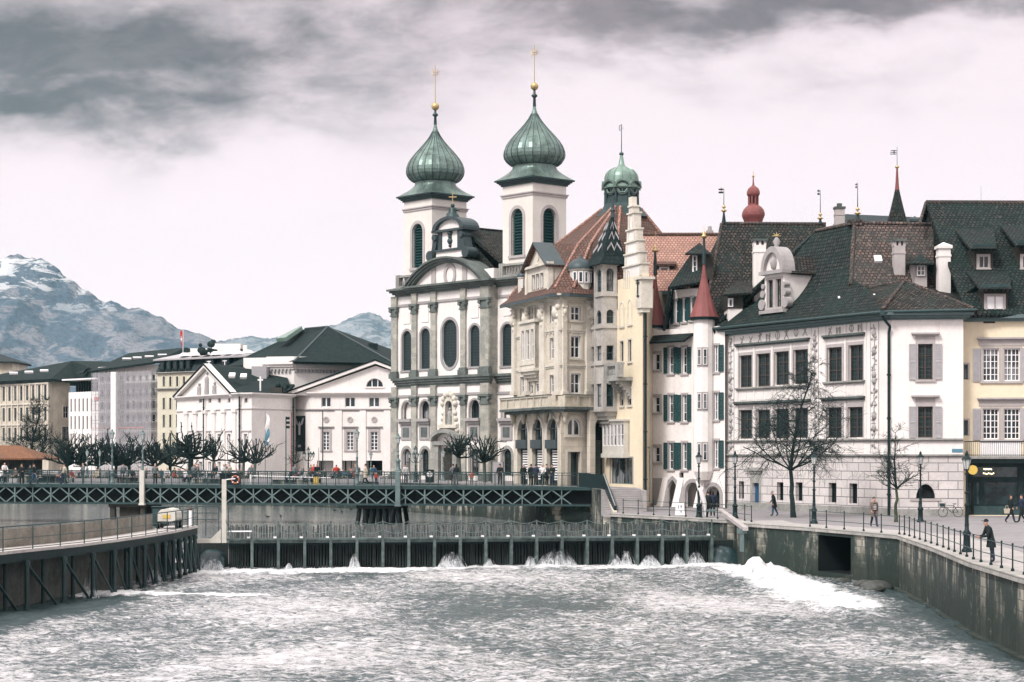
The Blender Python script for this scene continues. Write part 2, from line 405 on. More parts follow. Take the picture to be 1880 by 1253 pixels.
def glassmat(name,col,curtain=None,rough=.04):
 m=bpy.data.materials.new(name);m.use_nodes=True;t=NT(m.node_tree);bs=t.n['Principled BSDF']
 pos=t.new('ShaderNodeNewGeometry').outputs['Position']
 k=t.noise(pos,.9,3,.6)
 c=t.mix(t.step(k,.4,.62),tuple(x*.55 for x in col),tuple(x*1.5 for x in col))
 if curtain:
  f=t.noise(t.map(pos,(9,9,.15)),1.0,2,.5);q=t.noise(pos,.45,2,.5)
  c=t.mix(t.math('MULTIPLY',t.step(q,.45,.55),t.step(f,.3,.6)),c,curtain)
 t.l.new(c,bs.inputs['Base Color']);bs.inputs['Roughness'].default_value=rough;bs.inputs['Specular IOR Level'].default_value=.5
 bn=t.new('ShaderNodeBump',i_0=.06,i_1=.05);t.l.new(t.noise(pos,1.6,2,.5),bn.inputs['Height']);t.l.new(bn.outputs[0],bs.inputs['Normal'])
 MATS[name]=m;return m
glassmat('glass',(.010,.022,.025))
glassmat('glass_sky',(.03,.05,.055),None,.01)
glassmat('glass_curtain',(.014,.026,.028),(.16,.17,.17))
glassmat('glass_pale',(.05,.06,.065),(.30,.30,.31))
def leadmat():
 """church and hall glazing: small leaded panes"""
 m=bpy.data.materials.new('leaded_glass');m.use_nodes=True;t=NT(m.node_tree);bs=t.n['Principled BSDF']
 uv=t.new('ShaderNodeTexCoord').outputs['UV']
 b=t.new('ShaderNodeTexBrick');t.l.new(uv,b.inputs['Vector']);b.offset=0
 b.inputs['Color1'].default_value=(.014,.028,.031,1);b.inputs['Color2'].default_value=(.008,.018,.021,1);b.inputs['Mortar'].default_value=(.045,.055,.055,1)
 b.inputs['Scale'].default_value=1;b.inputs['Mortar Size'].default_value=.02;b.inputs['Brick Width'].default_value=.24;b.inputs['Row Height'].default_value=.3
 t.l.new(b.outputs[0],bs.inputs['Base Color']);bs.inputs['Roughness'].default_value=.45;bs.inputs['Specular IOR Level'].default_value=.25
 MATS['leaded_glass']=m
leadmat()
WR=random.Random(40)
def ring(mb,F,inner,outer,d0,d1,m=0,skip_bottom=False):
 n=len(inner)
 for i in range(n):
  j=(i+1)%n
  if skip_bottom and i==0:continue
  a,b,c,e=inner[i],inner[j],outer[j],outer[i]
  mb.poly([F.pt(*a,d1),F.pt(*b,d1),F.pt(*c,d1),F.pt(*e,d1)],m)
  mb.poly([F.pt(*e,d0),F.pt(*c,d0),F.pt(*c,d1),F.pt(*e,d1)],m)
  mb.poly([F.pt(*a,d0),F.pt(*b,d0),F.pt(*b,d1),F.pt(*a,d1)],m)
def fill(mb,F,pts,d,m=0):mb.poly([F.pt(a,z,d)for a,z in pts],m)
def window(par,F,rc,kind='rect',fm='white_paint',nx=2,nz=3,glass='glass',sur=.16,sm='window_stone',sill=True,lintel=None,shut=None,shm='shutter_green',px=True,d=0.,bar=.045,border=.07,name='window',hole=True,dep=.18,back=None):
 """one window: sash and bars, with pane, surround, sill, cornice and shutters as sub-parts; rc is a photo rectangle (px) or s0,s1,z0,z1"""
 s0,s1,z0,z1=F.rect(*rc,d)if px else rc
 if glass=='glass':glass=WR.choice(('glass','glass','glass_curtain','glass_sky','glass_pale'))
 if hole:F.holes.append((s0,s1,z0,z1,kind))
 dd=d-dep
 mb=MB();o=arc_pts(s0,s1,z0,z1,kind)
 i=arc_pts(s0+border,s1-border,z0+(border if kind!='half' else .02),z1-border,kind)
 ring(mb,F,i,o,dd-.02,dd+.05)
 w2=(s1-s0)/2
 def top(a):
  if kind=='rect':return z1
  if kind in('arch','point','stadium'):
   r=min(w2,(z1-z0)*(.5 if kind!='arch' else .8));t=min(1,abs(a-(s0+s1)/2)/w2)
   return z1-r+r*sqrt(max(0,1-t*t))*(.9 if kind=='point' else 1)
  t=min(1,abs(a-(s0+s1)/2)/w2);return z0+(z1-z0)*sqrt(max(0,1-t*t))
 for k in range(1,nx):
  a=s0+(s1-s0)*k/nx;wd=bar*(1.6 if k*2==nx else 1)
  lo=z0 if kind!='stadium' else z0+z1-top(a)
  mb.fbox(F,a-wd/2,a+wd/2,lo,top(a)-.02,dd-.01,dd+.04)
 for k in range(1,nz):
  z=z0+(z1-z0)*k/nz
  a0,a1=s0,s1
  if kind!='rect' and z>z1-w2 and kind!='half':
   q=max(0,1-((z-(z1-w2))/w2)**2);a0=(s0+s1)/2-w2*sqrt(q);a1=(s0+s1)/2+w2*sqrt(q)
  if kind=='half':
   q=max(0,1-((z-z0)/(z1-z0))**2);a0=(s0+s1)/2-w2*sqrt(q);a1=(s0+s1)/2+w2*sqrt(q)
  if kind=='stadium' and z<z0+w2:
   q=max(0,1-((z0+w2-z)/w2)**2);a0=(s0+s1)/2-w2*sqrt(q);a1=(s0+s1)/2+w2*sqrt(q)
  mb.fbox(F,a0,a1,z-bar/2,z+bar/2,dd-.012,dd+.03)
 win=mb.build(name,M[fm],par)
 mb=MB();fill(mb,F,o,dd-.03);mb.build('pane',M[glass],win)
 if sur:
  q=arc_pts(s0-sur,s1+sur,z0-(sur if kind in('stadium',)else 0),z1+sur,kind)
  mb=MB();ring(mb,F,o,q,d-.05,d+.05,skip_bottom=kind not in('stadium',));mb.build('frame',M[sm],win)
 if sill:
  mb=MB();mb.fbox(F,s0-sur-.05,s1+sur+.05,z0-.16,z0-.002,d-.2,d+.12);mb.build('sill',M[sm],win)
 if lintel:
  h,pr,lm=lintel
  mb=MB();mb.fbox(F,s0-sur,s1+sur,z1+sur,z1+sur+h,d,d+.045)
  mb.fbox(F,s0-sur-.22,s1+sur+.22,z1+sur+h,z1+sur+h+.09,d,d+pr*.7)
  mb.fbox(F,s0-sur-.30,s1+sur+.30,z1+sur+h+.09,z1+sur+h+.2,d,d+pr)
  mb.build('cornice',M[lm],win)
 if shut:
  sw=(s1-s0)*.5 if shut[0]is None else shut[0]
  for side in shut[1]:
   a=s0-sur*.5-sw if side<0 else s1+sur*.5
   if len(shut)>2:a=s0-sw-shut[2]if side<0 else s1+shut[2]
   mb=MB();mb.fbox(F,a,a+.07,z0,z1,d+.055,d+.105);mb.fbox(F,a+sw-.07,a+sw,z0,z1,d+.055,d+.105)
   for zz in(z0,(z0+z1)/2-.04,z1-.08):mb.fbox(F,a+.07,a+sw-.07,zz,zz+.08,d+.057,d+.103)
   k=max(6,int((z1-z0)/.12))
   for r in range(k):
    z=z0+.08+(z1-z0-.1)*r/k
    P=F.pt
    mb.poly([P(a+.07,z,d+.098),P(a+sw-.07,z,d+.098),P(a+sw-.07,z+(z1-z0)/k*.9,d+.062),P(a+.07,z+(z1-z0)/k*.9,d+.062)])
   mb.build('shutter',M[shm],win)
 return win
def band(par,F,s0,s1,z0,z1,out,m,name='cornice',steps=3,d=0.,m2=None):
 """moulded horizontal band, stepping outward as it rises"""
 mb=MB()
 for k in range(steps):
  a=z0+(z1-z0)*k/steps;b=z0+(z1-z0)*(k+1)/steps
  o=out*(k+1)/steps
  mb.fbox(F,s0-o*.9,s1+o*.9,a,b,d-.1-.003*k,d+o)
 return mb.build(name,M[m],par)
def downpipe(par,p,z0,z1,r=.07,m='dark_iron',brk=None):
 mb=MB();mb.tube((p.x,p.y,z0),(p.x,p.y,z1),r,r,6)
 for k in range(4):
  z=z0+(z1-z0)*(k+.5)/4;mb.tube((p.x,p.y,z),(p.x,p.y,z+.08),r*1.6,r*1.6,6)
 if brk:mb.path([Vector((p.x,p.y,z1)),Vector(brk[0]),Vector(brk[1])]if len(brk)>1 else[Vector((p.x,p.y,z1)),Vector(brk[0])],r,6)
 return mb.build('downpipe',M[m],par)
def finial(par,p,h,ball=.18,rod=.04,vane=None,name='finial',m='gold',rm='dark_iron',cone=None):
 """spike with a gilt ball and a weather vane on a roof point"""
 p=Vector(p);mb=MB()
 if cone:mb.tube(p,p+Vector((0,0,cone[1])),cone[0],rod,8,1)
 b=p+Vector((0,0,cone[1]if cone else h*.3))
 mb.ball(b,ball,10,0,.75);mb.lathe(b,[(ball*1.35,-.02),(ball*1.35,.02)],10,0)
 mb.lathe(b+Vector((0,0,ball*1.1)),[(ball*.5,0),(ball*.9,.1),(ball*.2,.25)],8,0)
 mb.tube(b,p+Vector((0,0,h)),rod*.8,rod*.4,5,1)
 if vane:
  wv,hv=vane;t=p+Vector((0,0,h*.86))
  mb.box(t.x-wv,t.x-.05,t.y-.015,t.y+.015,t.z,t.z+hv*.3,1);mb.box(t.x-wv,t.x-.05,t.y-.015,t.y+.015,t.z+hv*.55,t.z+hv*.8,1)
  mb.box(t.x-wv*.55,t.x-wv*.45,t.y-.014,t.y+.014,t.z,t.z+hv,1)
 return mb.build(name,[M[m],M[rm]],par)
def chimney(par,px,py0,py1,Y,wpx,m='warm_plaster',cap='dark_stone',kind=0,depth=None,name='chimney'):
 """py0 top, py1 where it meets the roof (goes on down inside it)"""
 c=W(px,py1,Y);w2=wpx/FPX*Y/2;dp=(depth or w2*2)/2;zt=ZY(py0,Y)
 mb=MB();mb.box(c.x-w2,c.x+w2,Y-dp,Y+dp,c.z-1.5,zt-.5,0)
 mb.box(c.x-w2*1.1,c.x+w2*1.1,Y-dp*1.1,Y+dp*1.1,zt-1.1,zt-.95,0)
 if kind==0:
  mb.box(c.x-w2*1.2,c.x+w2*1.2,Y-dp*1.2,Y+dp*1.2,zt-.5,zt-.32,1)
  mb.box(c.x-w2*.5,c.x+w2*.5,Y-dp*.5,Y+dp*.5,zt-.32,zt,1)
 elif kind==1:
  for k in(-1,0,1):mb.box(c.x+k*w2*.85-.1,c.x+k*w2*.85+.1,Y-dp*.95,Y+dp*.95,zt-.5,zt-.18,0)
  mb.box(c.x-w2*1.25,c.x+w2*1.25,Y-dp*1.25,Y+dp*1.25,zt-.18,zt,1)
 else:
  a=[(c.x-w2*1.25,Y-dp*1.25,zt-.5),(c.x+w2*1.25,Y-dp*1.25,zt-.5),(c.x+w2*1.25,Y+dp*1.25,zt-.5),(c.x-w2*1.25,Y+dp*1.25,zt-.5)]
  b=[(c.x-w2*1.25,Y-dp*1.25,zt-.3),(c.x+w2*1.25,Y-dp*1.25,zt-.3),(c.x+w2*1.25,Y+dp*1.25,zt-.3),(c.x-w2*1.25,Y+dp*1.25,zt-.3)]
  mb.hexa(a+b,1)
  for i in range(4):mb.poly([b[i],b[(i+1)%4],(c.x,Y,zt)],1)
 return mb.build(name,[M[m],M[cap]],par)
# CHURCH
PZ=1.6
F=Face(718,203,945,188);D0=-.95;SR=22.4
Cc=F.pt(10,PZ,-10)
church=thing('church','white baroque church with grey stone pilasters and twin green onion domed towers','church',Cc)
z_=lambda py:F.Z(826,py)
sA,sB=F.S(758),F.S(900)
zc0,zc1=z_(533),z_(520);zm0,zm1=z_(706),z_(690)
for rc,dd in(((738.6,607.6,755.5,681),D0),((772,603,789.6,678),0),((862,597,881,673.6),0),((921,594.6,942,672.6),D0)):
 window(church,F,rc,'arch','window_grey',1,1,'leaded_glass',.24,'window_stone',True,d=dd,border=.08)
window(church,F,(812,587,839,675.5),'stadium','window_grey',1,1,'leaded_glass',.30,'window_stone',False,border=.09)
low=[]
for x0,x1,y0,y1,dd in((738.5,755,738,770,D0),(772,788.5,736,769,0),(862.5,880.5,734,768,0),(922,940,735,768,D0)):
 window(church,F,(x0,y0,x1,y1),'arch','window_grey',1,1,'glass',.2,'window_stone',False,d=dd,border=.05,dep=.5)
 s0,s1,z0,z1=F.rect(x0,y1,x1,826,dd)
 mb=MB();mb.fbox(F,s0-.35,s1+.35,z1-.3,z1,dd-.1,dd+.5);mb.fbox(F,s0-.25,s1+.25,z1-.55,z1-.3,dd-.1,dd+.3)
 mb.fbox(F,s0-.1,s1+.1,z1-2.2,z1-.55,dd-.1,dd+.12);mb.build('aedicule',M['window_stone'],church)
 mb=MB();mb.fbox(F,s0+.25,s1-.25,z1-1.9,z1-.9,dd+.1,dd+.16);mb.build('tablet',M['dark_stone'],church)
 window(church,F,(x0+1,824,x1-1,874),'arch','dark_wood',2,2,'glass',.32,'grey_stone',False,d=dd,border=.1,name='side_door',dep=.3)
s0,s1,z0,z1=F.rect(819.5,736,832,780);F.holes.append((s0,s1,z0,z1,'arch'))
mb=MB();q=arc_pts(s0,s1,z0,z1,'arch');ring(mb,F,q,arc_pts(s0-.5,s1+.5,z0,z1+.5,'arch'),-.1,.18,skip_bottom=True)
mb.fbox(F,s0-.9,s1+.9,z0-.35,z0,-.1,.4)
for k in range(7):
 a=pi*k/6;mb.ball(F.pt((s0+s1)/2+(s1-s0)*.9*cos(a),z1-.3+1.0*sin(a),.1),.34,7)
for sg in(-1,1):
 for k in range(4):mb.ball(F.pt((s0+s1)/2+sg*(.95+.12*k),z0+1.2-k*.6,.05),.3,7)
nic=mb.build('niche',M['pale_sandstone'],church)
mb=MB();fill(mb,F,q,-.28);mb.build('niche_back',M['dark_stone'],nic)
mb=MB();sc_=(s0+s1)/2;mb.lathe(F.pt(sc_,z0,-.05),[(.34,0),(.3,.5),(.24,1.0),(.3,1.25),(.1,1.45)],8);mb.ball(F.pt(sc_,z0+1.6,-.05),.15,8)
mb.tube(F.pt(sc_+.2,z0+1.2,0),F.pt(sc_+.4,z0+.8,.1),.08,.06);mb.build('niche_statue',M['grey_stone'],nic)
s0,s1,z0,z1=F.rect(811,823,836,876)
F.holes.append((s0,s1,PZ,z1,'rect'))
mb=MB();mb.fbox(F,s0-.7,s0-.05,PZ,z1+.3,-.1,.45);mb.fbox(F,s1+.05,s1+.7,PZ,z1+.3,-.1,.45);mb.fbox(F,s0-.9,s1+.9,z1+.3,z1+.7,-.1,.6)
cs=(s0+s1)/2;hw=(s1-s0)/2+1.2
arc=[(cs+hw*cos(a),z1+.7+1.25*sin(a))for a in[pi*i/12 for i in range(13)]]
inn=[(cs+(hw-.4)*cos(a),z1+.72+.85*sin(a))for a in[pi*i/12 for i in range(13)]]
for i in range(12):
 a,b,c,e=arc[i],arc[i+1],inn[i+1],inn[i]
 mb.hexa([F.pt(*e,.8),F.pt(*c,.8),F.pt(*c,-.1),F.pt(*e,-.1),F.pt(*a,.8),F.pt(*b,.8),F.pt(*b,-.1),F.pt(*a,-.1)])
por=mb.build('portal',M['grey_stone'],church)
mb=MB();mb.fbox(F,s0,s1,PZ,z1,-.35,-.25);mb.fbox(F,cs-.05,cs+.05,PZ,z1,-.25,-.2)
for k in range(4):
 for sg in(-1,1):mb.fbox(F,cs+sg*.6-.4,cs+sg*.6+.4,PZ+.2+k*.85,PZ+.85+k*.85,-.25,-.22)
mb.build('portal_door',M['door_blue']if False else M['dark_wood'],por)
mb=MB()
wall(mb,F,sA,sB,PZ,zc0,caps=True)
hs=F.holes
wall(mb,F,0,sA-.002,PZ,zc0,d=D0);wall(mb,F,sB+.002,SR,PZ,zc0,d=D0)
for a in(sA,sB):mb.poly([F.pt(a,PZ,0),F.pt(a,PZ,D0-.3),F.pt(a,zc0,D0-.3),F.pt(a,zc0,0)])
block(mb,[F.pt(0.01,0,D0-.5),F.pt(SR-.01,0,D0-.5),F.pt(SR-.01,0,-34),F.pt(0.01,0,-34)],PZ-1.5,zc0)
mb.fbox(F,sA,sB,zc0,z_(500),-1.2,-.45)
mb.build('wall',M['white_plaster'],church)
for x0,y0,x1,y1,dd in((741,573,754,595,D0),(774,567,787,592,0),(865,560,879,584,0),(925,555,940,580,D0)):
 s0,s1,z0,z1=F.rect(x0,y0,x1,y1,dd);mb=MB();mb.fbox(F,s0,s1,z0,z1,dd-.05,dd+.07);mb.build('panel',M['warm_plaster'],church)
def pilaster(x0,x1,dd,wide=0.):
 a,b=F.S(x0,dd),F.S(x1,dd);p=.22
 for(zt,zb,zped)in((zc0,zm1,zm1+.75),(zm0,PZ,PZ+.7)):
  hcap=1.0;zcap=zt-1.15
  mb=MB();mb.fbox(F,a,b,zped,zcap-hcap,dd-.1,dd+p)
  mb.fbox(F,a-.02,b+.02,zcap+.02,zt-.01,dd-.1,dd+p+.03)
  if wide:mb.fbox(F,a+.004,b-wide,zped,zt-.02,D0-.1,dd+.01)
  pl=mb.build('pilaster',M['pilaster_stone'],church)
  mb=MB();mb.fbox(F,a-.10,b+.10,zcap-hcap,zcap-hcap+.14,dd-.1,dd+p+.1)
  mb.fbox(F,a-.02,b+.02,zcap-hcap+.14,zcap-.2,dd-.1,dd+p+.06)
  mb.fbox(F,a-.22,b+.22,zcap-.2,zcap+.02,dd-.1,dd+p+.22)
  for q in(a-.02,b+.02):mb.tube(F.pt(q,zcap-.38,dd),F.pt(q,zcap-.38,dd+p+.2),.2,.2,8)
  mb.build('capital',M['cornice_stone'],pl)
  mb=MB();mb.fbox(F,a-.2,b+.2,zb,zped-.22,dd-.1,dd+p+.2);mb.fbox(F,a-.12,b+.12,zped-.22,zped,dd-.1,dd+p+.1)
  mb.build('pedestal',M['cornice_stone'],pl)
for x0,x1,dd,wd in((721,731,D0,0),(758,767,0,0),(793,802.6,0,0),(847.6,857,0,0),(884.5,900,0,.01)):pilaster(x0,x1,dd,wd)
mb=MB()
for(za,zb)in((zm1,zc0),(PZ,zm0)):mb.fbox(F,sB-.3,sB+.05,za+.02,zb-.02,D0,.15)
mb.build('pier',M['pilaster_stone'],church)
mb=MB();mb.fbox(F,SR-.8,SR,PZ,zc0-.1,D0-.1,D0+.2);mb.build('pilaster',M['pilaster_stone'],church)
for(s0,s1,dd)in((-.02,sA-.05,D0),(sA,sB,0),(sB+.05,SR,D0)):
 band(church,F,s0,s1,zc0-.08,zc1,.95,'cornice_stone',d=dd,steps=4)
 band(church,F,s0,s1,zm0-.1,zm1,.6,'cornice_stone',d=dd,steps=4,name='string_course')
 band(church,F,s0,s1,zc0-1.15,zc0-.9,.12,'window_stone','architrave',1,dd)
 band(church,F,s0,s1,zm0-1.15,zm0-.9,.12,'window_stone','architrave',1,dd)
def balustrade(par,F,s0,s1,zb,zt,d,m='grey_stone',name='balustrade',step=.42,r=.1,posts=True):
 mb=MB();mb.fbox(F,s0,s1,zb,zb+(zt-zb)*.16,d-.2,d+.2);mb.fbox(F,s0,s1,zt-(zt-zb)*.16,zt,d-.22,d+.22)
 n=max(2,int((s1-s0)/step))
 h=(zt-zb)*.68;z0=zb+(zt-zb)*.16
 for k in range(n):
  mb.lathe(F.pt(s0+(s1-s0)*(k+.5)/n,z0,d),[(r*.6,0),(r*1.15,h*.3),(r*.5,h*.75),(r*.8,h)],6)
 if posts:
  for a in(s0,s1):mb.fbox(F,a-.28,a+.28,zb+.004,zt+.08,d-.26,d+.26)
 return mb.build(name,M[m],par)
bz=lambda py:F.Z(740,py,D0)
zbt=bz(507)
balustrade(church,F,.3,sA+.8,zc1+.12,zbt,D0+.1);balustrade(church,F,sB+.9,SR-.4,zc1+.12,zbt,D0+.1)
mb=MB();mb.fbox(F,-.3,SR+.3,zc1,zc1+.12,D0-1,D0+.5);mb.build('parapet_base',M['grey_stone'],church)
s0,s1=F.S(752),F.S(898);cs=(s0+s1)/2;hw=(s1-s0)/2;zap=F.Z(824,472);hh=zap-zc1
rr=(hw*hw+hh*hh)/(2*hh);zc_=zap-rr;a0=math.asin(hw/rr)
arcp=lambda r,t:(cs+r*sin(t),zc_+r*cos(t))
N=28;mb=MB()
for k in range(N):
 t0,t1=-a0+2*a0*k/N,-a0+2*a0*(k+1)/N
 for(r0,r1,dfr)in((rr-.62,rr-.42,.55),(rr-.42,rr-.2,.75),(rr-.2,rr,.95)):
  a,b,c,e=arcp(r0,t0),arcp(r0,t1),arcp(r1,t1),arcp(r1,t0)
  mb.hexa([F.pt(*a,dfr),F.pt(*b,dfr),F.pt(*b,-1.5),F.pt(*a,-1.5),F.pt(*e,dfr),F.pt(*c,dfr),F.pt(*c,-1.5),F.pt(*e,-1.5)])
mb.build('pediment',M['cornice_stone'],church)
mb=MB();tp=[arcp(rr-.6,-a0+2*a0*k/N)for k in range(N+1)];tp=[(a,max(z,zc1))for a,z in tp]
mb.prism(F,tp,-.5,.02);tym=mb.build('tympanum',M['white_plaster'],church)
mb=MB()
for x in(797,854):a=F.S(x);mb.fbox(F,a-.35,a+.35,zc1+.02,min(arcp(rr-.65,math.asin(max(-.99,min(.99,(a-cs)/rr))))[1],zap-.6),-.1,.12)
ctr=F.S(827);zo=F.Z(827,505);q=lambda rx,rz:[(ctr+rx*cos(2*pi*i/20),zo+rz*sin(2*pi*i/20))for i in range(20)]
mb.build('tympanum_strip',M['pink_grey_stone'],tym);mb=MB();ring(mb,F,q(.62,.82),q(.98,1.2),-.05,.14)
mb.build('tympanum_relief',M['pink_grey_stone'],tym)
U=F.shift(-.3);us=lambda x:U.S(x);uz=lambda py:U.Z(828,py)
mb=MB();mb.fbox(U,us(802),us(850),uz(474),uz(457),-1.8,.1);mb.fbox(U,us(806),us(846),uz(457),uz(421),-1.6,0)
gab=mb.build('upper_gable',M['white_plaster'],church)
mb=MB()
for x0,x1 in((805,812),(841,848)):mb.fbox(U,us(x0),us(x1),uz(457),uz(423),-1.62,.12)
mb.fbox(U,us(799),us(854),uz(461),uz(457),-1.8,.3);mb.fbox(U,us(797),us(856),uz(425),uz(421),-1.8,.4)
c2,h2=us(827),(us(855)-us(798))/2;za,zb=uz(422),uz(398)
for k in range(14):
 t0,t1=pi*k/14,pi*(k+1)/14
 f=lambda r,t:(c2+h2*r*cos(t),za+(zb-za)*r*sin(t))
 a,b,c,e=f(.78,t0),f(.78,t1),f(1,t1),f(1,t0)
 mb.hexa([U.pt(*a,.45),U.pt(*b,.45),U.pt(*b,-1.8),U.pt(*a,-1.8),U.pt(*e,.45),U.pt(*c,.45),U.pt(*c,-1.8),U.pt(*e,-1.8)])
for sg,xe in((-1,805),(1,848)):
 e=us(xe);pts=[]
 for k in range(13):
  t=k/12;ang=pi*.5+t*pi*1.6
  pts.append(U.pt(e+sg*(.15+.75*t**1.5),uz(430)-(uz(430)-uz(474))*t,-.2))
 for a,b in zip(pts,pts[1:]):mb.hexa([a+U.n*.5-U.u*.3,a+U.n*.5+U.u*.3,a-U.n*.6+U.u*.3,a-U.n*.6-U.u*.3,b+U.n*.5-U.u*.3,b+U.n*.5+U.u*.3,b-U.n*.6+U.u*.3,b-U.n*.6-U.u*.3])
 for(q,zq,r)in((.25,434,.34),(1.0,467,.55)):mb.tube(U.pt(e+sg*q,uz(zq),-.8),U.pt(e+sg*q,uz(zq),.45),r,r,12)
for k,(r,zz)in enumerate(((.36,428),(.27,435),(.36,443),(.22,451))):mb.ball(U.pt(us(827),uz(zz),0),r,8)
mb.build('scroll_frame',M['lead'],gab)
mb=MB();fill(mb,U,[(c2+h2*.78*cos(pi*k/12),za+(zb-za)*.78*sin(pi*k/12))for k in range(13)],.05);mb.build('lunette',M['white_plaster'],gab)
mb=MB();b0=U.pt(c2,zb-.05,-.3)
mb.lathe(b0,[(.75,0),(.62,.3),(.4,.5),(.45,.8),(.3,1.0)],9);mb.ball(b0+Vector((0,0,1.2)),.22,8);mb.tube(b0+Vector((.2,0,.8)),b0+Vector((.75,-.2,.75)),.14,.08);mb.tube(b0+Vector((-.2,0,.7)),b0+Vector((-.6,-.1,.2)),.16,.12)
mb.build('gable_statue',M['dark_copper'],gab)
mb=MB();mb.tube(b0+Vector((0,0,1.3)),b0+Vector((0,0,2.6)),.05,.04,5);mb.box(b0.x-.4,b0.x+.4,b0.y-.04,b0.y+.04,b0.z+2.05,b0.z+2.15);mb.build('gilt_cross',M['gold'],gab)
mb=MB();zr=ZY(421,F.pt(10,0,-4).y);ze=zc1-.4
rid0,rid1=F.pt(9.9,zr,-1.6),F.pt(9.9,zr,-34)
mb.slab([F.pt(3.2,ze+1.5,-1.7),F.pt(3.2,ze+1.5,-34),rid1,rid0],.3);mb.slab([F.pt(17.2,ze+1.5,-34),F.pt(17.2,ze+1.5,-1.7),rid0,rid1],.3)
mb.poly([F.pt(3.4,ze,-1.75),F.pt(17,ze,-1.75),rid0-Vector((0,0,.3))])
mb.slab([F.pt(17.0,ze+1.6,-34),F.pt(17.0,ze+1.6,-6),F.pt(SR+.3,ze-.2,-6),F.pt(SR+.3,ze-.2,-34)],.2)
mb.tube(rid0,rid1,.16,.16,6);mb.build('roof',M['brown_tiles'],church)
def tower(x0,x1,xr,ys):
 """ys: photo rows for this tower: base, moulding, cornice bottom, cornice top, flare top, widest, tip, ball, sun"""
 dF=-1.15;s0,s1=F.S(x0,dF),F.S(x1,dF);w=s1-s0;T=F.shift(dF,s0,s1);ctr=F.pt((s0+s1)/2,0,dF-w/2);Yc=ctr.y
 RF=Face.__new__(Face);RF.u=-F.n;RF.n=F.u.copy();RF.o=T.pt(w,0,0);RF.L=w;RF.holes=[]
 z=lambda py:ZY(py,Yc);zfront=lambda py:ZY(py,T.pt(w,0).y)
 zb=zc1-.3;zc=zfront(ys['cb']);sc=Yc/FPX
 mb=MB()
 h0,h1=zfront(ys['w1']),zfront(ys['w0']);a,b=w*.3,w*.68
 for X in(T,RF):X.holes.append((a,b,h0,h1,'arch'))
 wall(mb,T,0,w,zb,zc,depth=.4,caps=False);wall(mb,RF,0.0,w,zb,zc,depth=.4,caps=False)
 bk=[T.pt(0,zb,-w),T.pt(0,zb,0),T.pt(0,zc,0),T.pt(0,zc,-w)];mb.poly(bk)
 mb.poly([T.pt(0,zb,-w),T.pt(w,zb,-w),T.pt(w,zc,-w),T.pt(0,zc,-w)]);mb.poly([T.pt(0,zc,0),T.pt(w,zc,0),T.pt(w,zc,-w),T.pt(0,zc,-w)])
 tw=mb.build('tower',M['tower_plaster'],church)
 for X in(T,RF):
  mb=MB();q=arc_pts(a,b,h0,h1,'arch');ring(mb,X,q,arc_pts(a-.33,b+.33,h0,h1+.33,'arch'),-.05,.07,skip_bottom=True);mb.fbox(X,a-.4,b+.4,h0-.25,h0-.003,-.2,.16)
  mb.build('window_frame',M['pink_grey_stone'],tw)
  mb=MB();fill(mb,X,q,-.39)
  n=int((h1-h0)/.28)
  for k in range(n):
   zz=h0+(h1-h0)*k/n
   if zz>h1-(b-a)/2:q_=max(.05,sqrt(max(0,1-((zz-(h1-(b-a)/2))/((b-a)/2))**2)))
   else:q_=1
   m_,hw_=(a+b)/2,(b-a)/2*q_-.03
   mb.poly([X.pt(m_-hw_,zz,-.12),X.pt(m_+hw_,zz,-.12),X.pt(m_+hw_,zz+.2,-.36),X.pt(m_-hw_,zz+.2,-.36)])
  mb.build('louvres',M['shutter_green'],tw)
 def sq(z0,z1,o,mbx,m=0):
  mbx.hexa([T.pt(-o,z0,o),T.pt(w+o,z0,o),T.pt(w+o,z0,-w-o),T.pt(-o,z0,-w-o),T.pt(-o,z1,o),T.pt(w+o,z1,o),T.pt(w+o,z1,-w-o),T.pt(-o,z1,-w-o)],m)
 mb=MB();zmo=zfront(ys['mould']);sq(zmo-.35,zmo-.12,.1,mb);sq(zmo-.12,zmo,.2,mb);mb.build('moulding',M['pink_grey_stone'],tw)
 mb=MB();ct=zfront(ys['ct']);hcn=ct-zc
 for k,o in enumerate((.14,.28,.44,.62)):sq(zc+hcn*k/4-(.02 if k==0 else 0),zc+hcn*(k+1)/4,o,mb)
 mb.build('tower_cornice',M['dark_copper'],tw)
 n=48;rot0=atan2(F.u.y,F.u.x)
 def row(zz,r,k,rib=0.):
  """k = 1: square of half side r, 0: circle of radius r"""
  out=[]
  for i in range(n):
   a_=2*pi*i/n;sqr=1/max(abs(cos(a_)),abs(sin(a_)))
   rad=r*((1-k)+k*sqr)*(1+(rib if i%2==0 else-rib))
   out.append(Vector((ctr.x+cos(a_+rot0)*rad,ctr.y+sin(a_+rot0)*rad,zz)))
  return out
 zf=z(ys['ft']);hs_=w/2+.6;rn=ys['rn']*sc
 rows=[]
 for k in range(9):
  t=k/8;rows.append(row(ct+(zf-ct)*t,hs_+(rn-hs_)*(1-(1-t)**1.9),max(0,1-t*1.25),.006*t))
 mb=MB();mb.grid(rows,0,False,True)
 prof=[(rn*.97,zf)]
 zt,zw=z(ys['tip']),z(ys['wd']);rw=ys['rw']*sc;H=zt-zf
 for fr,fz in((.80,.0),(.90,.045),(.98,.11),(1.0,.165),(.985,.23),(.92,.32),(.82,.40),(.70,.475),(.57,.55),(.43,.63),(.30,.71),(.19,.79),(.11,.87),(.065,.94),(.045,1.0)):
  prof.append((rw*fr,zf+.12+H*fz))
 mb.grid([row(zz,r,0,.012)for r,zz in prof],0,False,True)
 dome=mb.build('onion_dome',M['copper'],tw)
 mb=MB()
